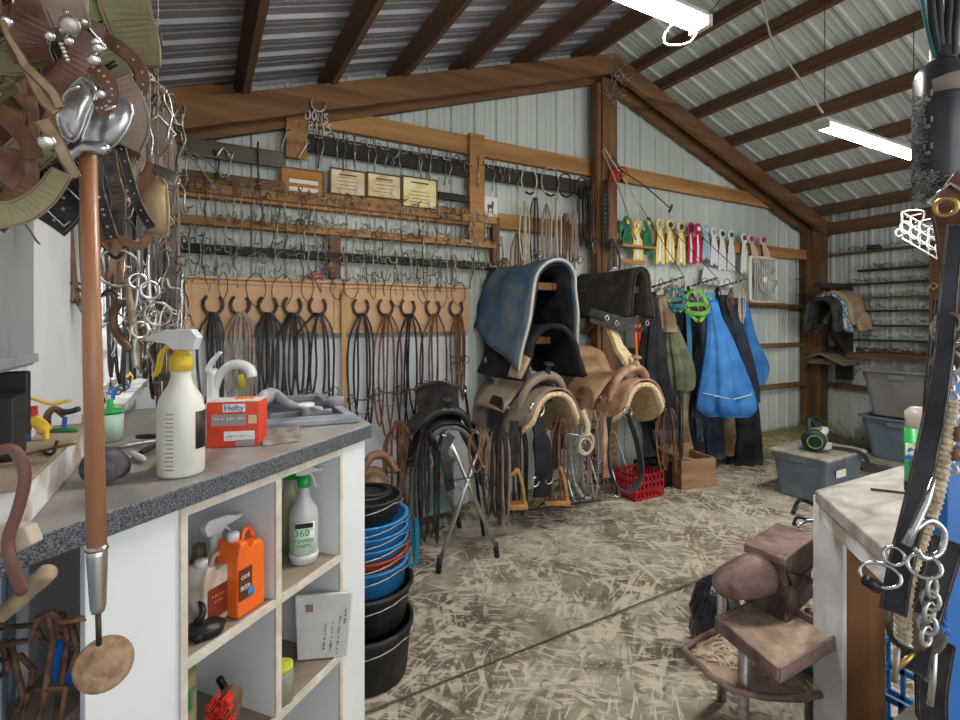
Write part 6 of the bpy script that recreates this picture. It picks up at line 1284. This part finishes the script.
# ================================================================== near tack at upper left (hangs on hooks close to the camera)
def hdisc(c, r, mt, nm, par, n=None, h=.35):
    n = n or (V((0, 0, EYE)) - c).normalized(); M = frame(n.orthogonal(), n.cross(n.orthogonal()), (0, 0, 0)).to_3x3()
    return MB().lathe([(r, 0), (r * .96, r * h * .5), (r * .6, r * h), (0, r * h * 1.15)], c, 18, M=M).build(nm, mt, par)
def lea(nm, pts, Z, w, mt, label, cat='strap', t_=.004, studs=None, buckle=None, tw=0):
    P3 = smoothp([W(p_[0], p_[1], p_[2] if len(p_) > 2 else Z) for p_ in pts], 5); o0 = P3[0].copy()
    t = thing(nm, P3[-1], label, cat); sd = []
    for i, p_ in enumerate(P3):
        a = P3[max(i - 1, 0)]; b_ = P3[min(i + 1, len(P3) - 1)]; tg = (b_ - a).normalized(); vw = (p_ - V((0, 0, EYE))).normalized(); s_ = tg.cross(vw).normalized()
        sd.append((s_ + vw * (tw + .25 * math.sin(i * .35))).normalized())
    ww = w if not isinstance(w, (list, tuple)) else [w[0] + (w[1] - w[0]) * i / (len(P3) - 1) for i in range(len(P3))]
    MB().strap(P3, ww, t_, sd).build('strap_body', mt, t, bevel=.0012)
    wv = ww if not isinstance(ww, list) else max(ww)
    m = MB(); ed_ = []
    for s_ in (-.42, .42): ed_.append([p_ + d_ * ((ww[i] if isinstance(ww, list) else ww) * s_) - (p_ - V((0, 0, EYE))).normalized() * (t_ * .5) for i, (p_, d_) in enumerate(zip(P3, sd))])
    m.tube(ed_[0] + ed_[1][::-1], .0009, 4, closed=True)
    m.build('stitching', M_brownlea if mt not in (M_black, MATS.get('black_webbing'), M_blackcl, M_blacklea, M_iron) else M_bitD, t)
    if studs:
        m = MB(); st, n = studs
        for k in range(n):
            q = P3[int((len(P3) - 1) * (k + .5) / n)]; vw = (V((0, 0, EYE)) - q).normalized(); m.lathe([(st, 0), (st * .7, st * .6), (0, st * .8)], q + vw * t_ * .5, 10, M=frame(vw.orthogonal(), vw.cross(vw.orthogonal()), (0, 0, 0)).to_3x3())
        m.build('studs', M_steel, t)
    if buckle is not None:
        q = P3[int((len(P3) - 1) * buckle)]; MB().ring(q, wv * .62, .0028, (V((0, 0, EYE)) - q).normalized(), 4).build('buckle', M_chrome, t)
    return t
M_oliveleather = mat('olive_patina', (.09, .075, .035), .32, col2=(.27, .25, .14), scale=9, bump=.15, contrast=.4)
M_red_l = mat('russet_leather', (.075, .032, .018), .42, col2=(.17, .08, .05), scale=22, bump=.2)
M_strapt = mat('worn_tan_strap', (.24, .17, .10), .6, col2=(.42, .33, .22), scale=25, bump=.2)
tag(MB().tube([V((-.32, .35, 2.0)), V((-.24, .62, 2.0)), V((-.12, .95, 2.0))], .012, 8).build('hanging_rail', M_iron), 'iron rail above the frame that carries the nearest tack', 'rail')
lea('blinker_bridle', [(118, -30), (126, 10), (136, 40), (140, 66)], .85, (.085, .062), M_oliveleather, 'broad olive bronze band at the top left of the picture', t_=.008)
lea('blinker_bridle', [(80, -20), (88, 30), (100, 60), (112, 84)], .82, (.08, .07), M_oliveleather, 'olive patinated leather panel with dark slots', t_=.006)
for x, y in ((98, 26), (110, 66)): tag(MB().tube([W(x - 6, y + 3, .79), W(x + 6, y - 3, .79)], .0045, 8).build('slot_buckle', M_black), ['upper black slot on the olive leather panel', 'lower black slot on the olive leather panel'][y > 40], 'buckle')
lea('harness_strap', [(52, -15), (36, 15), (28, 40), (34, 62)], .70, (.05, .045), M_red_l, 'wide russet strap at the far top left')
lea('harness_strap', [(90, 20), (84, 48), (72, 72), (52, 92)], .68, (.036, .032), M_red_l, 'russet strap sweeping down to the silver stirrup plate', buckle=.3)
lea('harness_strap', [(-8, 60), (14, 62), (30, 52), (42, 66)], .72, .035, M_oliveleather, 'olive strap crossing at the left edge', t_=.005)
lea('leather_flap', [(60, -6), (66, 12), (72, 28)], .64, (.05, .042), M_greylea, 'grey brown leather flap with a large domed stud', t_=.006, studs=(.0035, 3))
t = lea('leather_loop', [(2, 20), (8, 36), (20, 56), (32, 80), (44, 100), (58, 112)], .60, (.006, .014), M_strapt, 'pale split leather loop, left part, at upper left', t_=.004)
lea('leather_loop', [(26, 66), (40, 80), (52, 92), (60, 108)], .60, (.010, .012), M_strapt, 'pale split leather loop, right part, at upper left', t_=.004)
c = W(70, 25, .62); t = thing('concho', c, 'large dull domed concho on the grey brown leather flap', 'concho'); hdisc(c, .011, M_dullsteel, 'dome', t)
for k, (x, y, r) in enumerate(((50, 36, .0055), (69, 41, .005), (98, 48, .006), (96, 42, .005), (94, 60, .007), (48, 12, .004), (84, 22, .004), (62, 30, .0035), (74, 34, .0035), (6, 22, .007))):
    c = W(x, y, .63); tag(hdisc(c, r, M_steel, 'stud', None), f'small round silver stud among the straps of the upper left cluster', 'stud', 'loose studs of the upper left cluster')
for k in range(5): c = W(61 + k * 1.6, 44 + k * 4, .64); tag(hdisc(c, .0025, M_steel, 'stud', None), 'tiny spot stud in the short row on the russet strap', 'stud', 'spot studs on the russet strap')
CLU = [M_brownlea, M_blacklea, M_red_l, M_oliveleather, M_greylea, M_blacklea, M_brownlea]
CLN = {'brown_leather': 'dark brown leather', 'black_leather': 'black leather', 'russet_leather': 'russet', 'olive_patina': 'olive leather', 'dusty_leather': 'dusty grey leather'}
for i in range(46):
    mt = CLU[i % 7]; x = U(-5, 128); y = U(-25, 150) if x > 60 else U(-25, 195); a = U(.8, 2.3); l = U(40, 90); Z = U(.80, 1.12); dx, dy = math.cos(a) * l, math.sin(a) * l; b_ = U(-18, 18)
    if x + dx > 150: dx = 150 - x
    if y + dy > 225: dy = 225 - y
    if W(min(x, x + dx), y, Z).x < LW + .03 or W(max(x, 0), y + dy, Z).x < LW + .03: Z = .80
    lea('harness_strap', [(x, y), (x + dx * .35 + b_, y + dy * .35), (x + dx * .7 + b_, y + dy * .7), (x + dx, y + dy)], Z, U(.016, .055), mt, f'{CLN[mt.name]} strap {"above" if y < 55 else "level with" if y < 120 else "below"} the silver stirrups, {"far left" if x < 40 else "over the stick" if x < 85 else "right side"} of its cluster', t_=.004, studs=(.003, 5) if i % 5 == 0 else None, buckle=.6 if i % 4 == 0 else None)['group'] = f'{CLN[mt.name]} straps behind the silver stirrups'
# silver stirrups
M_silver = mat('engraved_silver', (.42, .43, .44), .28, .9, (.62, .63, .65), 26, bump=.25)
def plate3(nm, pts, Z, th, mt, label, cat='stirrup', bow=0.012):
    c = sum((W(x, y, Z) for x, y in pts), V((0, 0, 0))) / len(pts); t = thing(nm, c, label, cat); n = (V((0, 0, EYE)) - c).normalized()
    P3 = [W(x, y, Z) for x, y in pts]; k_ = len(P3); vs = []
    lay = [(1, 0), (1, th), (.75, th + bow * .5), (.4, th + bow), (.01, th + bow * 1.1)]
    for s_, h in lay: vs += [c + (p_ - c) * s_ + n * h for p_ in P3]
    MB().add(vs, [(i * k_ + j, i * k_ + (j + 1) % k_, (i + 1) * k_ + (j + 1) % k_, (i + 1) * k_ + j) for i in range(4) for j in range(k_)] + [tuple(range(k_))[::-1]], True).build('plate', mt, t)
    MB().tube(smoothp([p_ + n * th for p_ in P3] + [P3[0] + n * th], 2)[:-1], .0022, 5, closed=True).build('rolled_edge', mt, t); return t
plate3('silver_stirrup', [(82, 77), (92, 84), (95, 96), (86, 116), (78, 138), (68, 140), (60, 128), (58, 108), (70, 88)], .66, .004, M_silver, 'smooth silver stirrup plate, left of the two at upper left')
plate3('silver_stirrup', [(100, 90), (116, 94), (131, 106), (130, 122), (118, 142), (100, 152), (82, 146), (88, 122), (94, 104)], .70, .004, M_silver, 'engraved silver stirrup plate, right of the two at upper left')
tag(MB().tube(smoothp([W(70, 156, .68), W(88, 146, .68), (W(108, 150, .68))]), [.006] * 4 + [.008] * 4 + [.006], 8).build('stirrup_tread', M_silver), 'silver tread bar below the engraved stirrup plate', 'stirrup')
lea('studded_strap', [(92, 66), (104, 76), (112, 92), (106, 106), (96, 108)], .64, .018, M_red_l, 'curled russet strap with a row of bright studs', studs=(.0026, 10))
hdisc(W(101, 94, .63), .0055, M_steel, 'dome', tag(thing('concho', W(101, 94, .63), 'round bright concho in the curl of the studded strap', 'concho'), 'round bright concho in the curl of the studded strap', 'concho'))
for x, y, lb in ((74, 88, 'small chrome bar buckle above the smooth stirrup plate'), (110, 108, 'small chrome bar buckle below the studded curl')): tag(MB().tube([W(x - 5, y + 2, .62), W(x + 6, y - 2, .62)], .0022, 8).build('bar_buckle', M_chrome), lb, 'buckle')
lea('harness_strap', [(42, 120), (56, 140), (66, 160), (76, 178)], .64, (.018, .012), M_strapt, 'pale strap running to a pointed end beside the wooden stick', t_=.004)
hdisc(W(47, 142, .62), .009, M_steel, 'dome', thing('concho', W(47, 142, .62), 'oval silver concho on the dark straps left of the stick', 'concho'))
lea('harness_strap', [(-6, 215), (20, 212), (44, 196), (62, 172)], .62, (.034, .022), M_oliveleather, 'khaki strap curving up at the left edge', t_=.006)
lea('harness_strap', [(-6, 108), (12, 122), (28, 142), (34, 158)], .66, .022, M_brownlea, 'brown strap slanting above the khaki strap')
lea('harness_strap', [(-5, 170), (10, 166), (26, 174)], .68, .05, M_red_l, 'broad reddish brown strap end at the left edge')
lea('harness_strap', [(30, 96), (34, 130), (30, 165), (32, 185)], .67, .012, M_brownlea, 'thin dark brown strap hanging left of the wooden stick')
tag(MB().tube(smoothp([W(2, 230, .7), W(22, 222, .7), W(36, 240, .7), W(40, 244, .7)]), .0015, 5).build('straw_twine', M_rust), 'thin reddish twine hanging below the khaki strap', 'twine')
for i, (pts, w_, mt, lb, st) in enumerate((([(98, 150), (96, 185), (104, 215), (112, 240)], .020, M_blacklea, 'black studded strap just right of the wooden stick', (.0025, 9)), ([(108, 150), (112, 175), (118, 200), (116, 235)], .022, M_iron, 'dark strap hanging under the engraved stirrup plate', None), ([(120, 145), (128, 175), (138, 205), (152, 228)], .015, M_blacklea, 'black strap slanting down to the tan canvas pouch', (.002, 6)), ([(100, 235), (114, 250), (120, 240), (140, 246), (150, 232)], .014, M_brownlea, 'twisted brown strap below the dark straps', None), ([(122, 150), (132, 165), (130, 190)], .018, M_oliveleather, 'short olive strap beside the tan pouch', None))):
    lea('harness_strap', pts, .78 + .02 * i, w_, mt, lb, studs=st)
# tan canvas pouch
q = [(136, 176), (150, 172), (166, 184), (168, 232), (158, 236), (146, 226)]
t = plate3('canvas_pouch', q, .95, .01, mat('tan_canvas', (.30, .20, .11), .85, col2=(.45, .33, .20), scale=12, bump=.5), 'tan canvas pouch hanging in front of the corner tack', 'pouch', .02)
lea('harness_strap', [(136, 186), (148, 176), (154, 164)], .90, .022, M_brownlea, 'folded brown band over the top of the tan canvas pouch')
lea('steel_clamp', [(154, 168), (166, 174), (178, 180)], .90, (.016, .022), M_steel, 'bright flat steel clamp right of the tan canvas pouch', 'clamp', .005)
# rings and bits before the window
for i, (x, y, r, mt, lb) in enumerate(((116, 232, .030, M_iron, 'dark open ring left of the window tack'), (138, 281, .014, M_chrome, 'small chrome ring, upper one before the window'), (150, 290, .016, M_steel, 'round steel ring, middle one before the window'), (140, 330, .015, M_steel, 'small steel ring, lowest one before the window'), (118, 268, .034, M_bitA, 'large thin steel ring before the window'), (158, 314, .022, M_bitA, 'steel half ring right of the window'))):
    c = W(x, y, .95); tag(MB().ring(c, r, .0028, (V((0, 0, EYE)) - c).normalized() + V((.2 * i % .7, 0, .1)), 20).tube([c + UP * r, c + UP * .95], .0008, 4).build('steel_ring', mt), lb, 'ring')
hk_ = thing('hoof_knife', W(136, 368, 1.02), 'tan handled hoof knife hanging before the window', 'knife')
MB().tube(smoothp([W(x, y, 1.02) for x, y in [(126, 280), (131, 310), (135, 338)]]), .007, 7).tube([W(126, 280, 1.02), W(126, 280, 1.02) + UP * 1.0], .0009, 4).build('knife_handle', M_strapt, hk_); MB().tube(smoothp([W(x, y, 1.02) for x, y in [(135, 338), (134, 352), (136, 368)]]), .007, 7).build('blade', M_dullsteel, hk_)
for i, (pts, r, mt, lb) in enumerate((([(102, 205), (98, 225), (104, 246), (116, 258), (124, 250)], .004, M_iron, 'dark curved bit shank right of the stick'), ([(138, 245), (139, 270), (137, 300), (134, 312)], .0035, M_steel, 'long straight steel shank before the window'), ([(148, 255), (149, 285), (151, 310)], .004, M_steel, 'second straight steel shank before the window'), ([(120, 300), (113, 316), (116, 332), (124, 342), (130, 350)], .008, M_brownlea, 'brown curved hoof pick hanging before the window'), ([(98, 300), (108, 290), (118, 296)], .003, M_iron, 'thin dark hook before the window'), ([(142, 312), (150, 330), (158, 330), (161, 312)], .003, M_steel, 'curved steel hook above the spray bottle'), ([(104, 316), (112, 308), (104, 322)], .0025, M_bitA, 'small bent steel wire before the window'))):
    tag(MB().tube(smoothp([W(x, y, .98 + .01 * i) for x, y in pts]), r, 7).tube([W(*pts[0], .98 + .01 * i), W(*pts[0], .98 + .01 * i) + UP * (.9)], .0008, 4).build(['bit_shank', 'bit_shank', 'bit_shank', 'hoof_pick', 'wire_hook', 'wire_hook', 'wire_hook'][i], mt), lb, 'tool')
for i in range(26):
    x, y, Z = U(100, 162), U(70, 330), U(1.0, 1.5); k = rnd.choice((0, 1, 2, 3, 4, 5)); p_ = W(x, y, Z)
    if p_.x < LW + .05 or p_.z < 1.6: continue
    put(k, p_, (U(-.6, .6), U(-.6, .6), U(-1, 2.5)), f'{NMK[k]} hanging between the canvas pouch and the window', f'{NMK[k]}s near the canvas pouch', .75)
# ================================================================== near tack at the right edge
Zr = .72
t = thing('power_strip', W(938, 190, Zr), 'black cylindrical outlet pod with dusty fringe hanging from cables at top right', 'outlet')
c0, c1 = W(942, 62, Zr), W(938, 192, Zr); r_ = .030
MB().lathe([(.012, .205), (.012, .188), (.024, .178), (.030, .165), (.030, .02), (.026, .004), (0, 0)][::-1], W(938, 192, Zr) - UP * .0, 28, M=MX.Rotation(R_(2), 3, 'Y')).build('pod_body', mat('pod_black', (.02, .022, .028), .28, col2=(.05, .055, .065), scale=9), t)
m = MB()
for k in range(3): m.ring(W(943, 60 + k * 4.5, Zr), .013, .0022, (0, 0, 1), 16)
m.build('strain_relief', M_black, t)
MB().lathe([(.0245, 0), (.031, -.012), (.0312, -.03)], W(943, 76, Zr), 24).build('dusty_shoulder', mat('dust_tan', (.24, .20, .16), .9), t)
m = MB(); vw = (V((0, 0, EYE)) - c1).normalized(); vh = V((vw.x, vw.y, 0)).normalized(); sdv = V((-vh.y, vh.x, 0))
for k in range(4):
    q = W(938, 176 - k * 26, Zr); dd = (vh * .80 - rt * .60).normalized(); d3 = q + dd * .030
    M_ = frame(V((-dd.y, dd.x, 0)), UP, (0, 0, 0)).to_3x3()
    for s_ in (-.004, .004): m.box(d3 + M_ @ V((s_, 0, 0)), (.0022, .008, .003), M_)
    m.lathe([(.003, 0), (.003, .002), (0, .002)], d3 - UP * .009, 8, M=M_)
m.build('outlet_slots', MATS['dust_tan'], t)
m = MB()
for k in range(420):
    q = W(U(912, 924), U(96, 200), Zr - U(0, .02)); q2 = q + V((U(-1, 1), U(-1, 1), U(-1, 1))) * .006; m.beam(q, q2, .0008, .0008)
for k in range(500):
    q = W(U(914, 958), U(172, 200), Zr - U(-.01, .03)); q2 = q + V((U(-1, 1), U(-1, 1), U(-1, .5))) * .010; m.beam(q, q2, .0009, .0009)
o = m.build('dust_fringe', mat('dust_fluff', (.06, .065, .07), .95, col2=(.20, .21, .20), scale=60), t); o['kind'] = 'stuff'
for k, (x0, x1, mt) in enumerate(((926, 938, M_black), (934, 940, M_black), (944, 944, M_black), (952, 950, M_black))):
    MB().tube(smoothp([W(x0, -60, Zr), W(x0 + 4, 0, Zr), W((x0 + x1) / 2 + 2, 35, Zr), W(x1 + 3, 66, Zr)]), .006, 8).build('cable', mt, t)
MB().tube(smoothp([W(916, -60, Zr), W(922, 0, Zr), W(930, 40, Zr), W(938, 66, Zr)]), .0025, 6).tube(smoothp([W(950, -60, Zr), W(952, 0, Zr), W(950, 40, Zr), W(946, 60, Zr)]), .0025, 6).build('green_cord', M_teal, t)
tag(MB().tube(smoothp([W(906, 72, .68), W(914, 66, .69), W(922, 80, .69)]), .0015, 5).build('loose_wire', M_rope), 'thin pale wire loop beside the outlet pod', 'wire') if False else None
lea('brown_halter', [(966, 176), (952, 196), (947, 212), (952, 240), (958, 280)], .62, (.024, .032), M_red_l, 'dusty dark brown leather halter piece below the outlet pod', 'halter', .006, buckle=.3)
lea('brown_halter', [(958, 250), (954, 300), (956, 340), (962, 372)], .64, .020, M_red_l, 'reddish brown strap with brass fittings at the right edge', 'halter', .005, buckle=.6)
for x, y, r, mt, lb in ((948, 322, .011, M_bitA, 'dull steel ring at the right edge beside the brown strap'), (952, 330, .018, M_bitA, 'larger steel ring at the right edge'), (946, 207, .010, M_brass, 'brass ring below the outlet pod'), (948, 362, .013, M_steel, 'small steel ring above the blue post')):
    c = W(x, y, .60); tag(MB().ring(c, r, .003, (V((0, 0, EYE)) - c).normalized() + V((.2, .2, 0)), 18).build('steel_ring', mt), lb, 'ring')
m = MB()
for k in range(12): m.ring(W(950 + .5 * (k % 2), 370 + k * 9, .62), .0065, .0022, V((1, .3, 0)) if k % 2 else V((.2, 1, 0)), 10)
tag(m.build('chain', M_steel), 'steel link chain along the right edge', 'chain')
lea('black_tie_strap', [(956, 225), (949, 290), (944, 350), (937, 400), (925, 460), (913, 515), (900, 570), (893, 612)], .60, (.016, .026), mat('black_webbing', (.022, .024, .030), .6, col2=(.04, .043, .052), scale=20), 'long black webbing strap hanging diagonally at the right', 'strap', .006)
lea('black_tie_strap', [(948, 540), (934, 590), (922, 630), (914, 672)], .60, (.030, .026), MATS['black_webbing'], 'short wide black strap below the chrome snap', 'strap', .006)
lea('black_tie_strap', [(950, 300), (940, 400), (938, 500), (930, 620), (932, 720)], .72, .036, M_blackcl, 'broad black cloth strap hanging beside the blue post', 'strap', .01)
lea('black_tie_strap', [(940, 640), (932, 700), (938, 760)], .64, .03, M_blacklea, 'dark leather strap at the bottom right corner', 'strap', .006)
t = thing('braided_rope', W(900, 600, .6), 'pale braided cotton rope hanging beside the black webbing', 'rope')
pts = smoothp([W(950, 400, .60), W(944, 450, .60), W(934, 500, .60), W(918, 545, .60), W(905, 590, .60), W(903, 640, .6)], 10)
MB().tube(pts, .0078, 10).build('core', M_rope, t)
m = MB()
for s_ in (0, math.pi):
    hl = []
    for i in range(len(pts) * 5 - 5):
        g_ = i / 5; a = pts[int(g_)].lerp(pts[min(int(g_) + 1, len(pts) - 1)], g_ % 1); an = i * .55 + s_; hl.append(a + rt * math.cos(an) * .0075 + fw * math.sin(an) * .0075)
    m.tube(hl, .0022, 4)
m.build('braid', M_rope, t)
t = thing('chrome_snap', W(915, 540, .56), 'large chrome swivel snap hook in front of the black webbing', 'snap hook')
MB().tube([W(934, 478, .56), W(926, 502, .56), W(914, 528, .56), W(906, 545, .56)], [.0025, .0042, .004, .005], 12).build('barrel', M_chrome, t)
MB().tube(smoothp([W(914, 530, .56), W(930, 520, .56), W(944, 532, .56), W(940, 552, .56), W(924, 558, .56), W(916, 548, .56)]), .0036, 10).build('hook', M_chrome, t)
MB().ring(W(924, 566, .56), .012, .0024, (V((0, 0, EYE)) - W(924, 566, .56)).normalized(), 18, sx=1.2).build('swivel_ring', M_chrome, t)
for cx, cy, rr, lb in ((894, 556, .010, 'chrome ring at the end of the pale rope'), (880, 575, .013, 'chrome snap shackle pointing left below the table top')):
    c = W(cx, cy, .60); tag(MB().ring(c, rr, .0022, (V((0, 0, EYE)) - c).normalized(), 18, sx=1.5 if cx < 890 else 1).build('chrome_ring', M_chrome), lb, 'ring')
tag(MB().tube([W(866, 580, .60), W(872, 584, .60), W(878, 588, .60)], .007, 8).build('snap_swivel', M_black), 'black swivel end of the left pointing shackle', 'swivel')
m = MB()
for k in range(5): m.ring(W(932 - k * 1.5, 588 + k * 12, .58), .008, .0026, V((1, .3, 0)) if k % 2 else V((.2, 1, 0)), 10, sz=1.4)
tag(m.build('chain', M_steel), 'short steel chain hanging below the swivel snap', 'chain')
c = W(915, 628, .62)
tag(MB().lathe([(0, -.036), (.022, -.03), (.036, -.01), (.038, .008), (.028, .030), (0, .036)], c, 24, sx=.95, sy=.8, fold=lambda a, z: 1 + .08 * math.sin(7 * a + z * 200)).build('fleece_tube', mat('brown_fleece', (.055, .042, .034), .98, col2=(.17, .14, .115), scale=30, bump=.9, bscale=60), sub=1), 'round matted brown fleece cover hanging over the work table edge', 'fleece')
tag(MB().tube(smoothp([W(900, 640, .6), W(912, 646, .6), W(932, 645, .6), W(936, 636, .6)]), .0032, 8).build('steel_dee', M_steel), 'steel dee below the matted brown fleece', 'ring')
for pts, mt, lb in (([(897, 648), (896, 665), (894, 682)], M_dullsteel, 'grey steel pin hanging left of the lime strap'), ([(934, 648), (933, 680), (930, 705)], M_steel, 'thin steel rod hanging near the bottom right'), ([(896, 668), (906, 660), (914, 652)], M_brass, 'brass coloured snap crossing the grey pin')):
    tag(MB().tube([W(x, y, .6) for x, y in pts], .0035, 8).build('steel_pin', mt), lb, 'pin')
lea('lime_strap', [(904, 640), (912, 655), (922, 672), (928, 682)], .62, (.020, .003), M_green_h, 'small pointed lime green strap at lower right', 'strap', .003)
m = MB()
for k in range(9): c = W(U(936, 946), U(598, 630), .60); m.ring(c, .006, .0025, (U(-1, 1), U(-1, 1), U(-1, 1)), 10)
tag(m.build('blue_knot', M_bluebag), 'bright blue cord knot beside the blue post', 'knot')
bp_ = thing('blue_post', W(955, 720, .66), 'bright blue upright panel at the right edge of the picture', 'panel')
q0, q1, q2, q3 = W(948, 372, .66), W(972, 372, .66), W(966, 900, .66), W(943, 900, .66)
MB().prism([q0, q1, q2, q3], fw * .02).build('panel', mat('blue_enamel', (.01, .12, .42), .35, col2=(.015, .16, .50), scale=3), bp_, bevel=.002)
m = MB()
for y in (420, 560): m.lathe([(.0022, 0), (0, .001)], W(957, y, .655), 8, M=frame(rt, UP, (0, 0, 0)).to_3x3())
m.build('rivet', M_steel, bp_)
for x, y, r, lb in ((952, 432, .011, 'brown leather keeper on the right edge chain, upper'), (950, 452, .010, 'brown leather keeper on the right edge chain, lower')): tag(MB().tube([W(x - 5, y, .60), W(x + 6, y + 1, .60)], r, 10).build('leather_keeper', M_brownlea), lb, 'keeper')
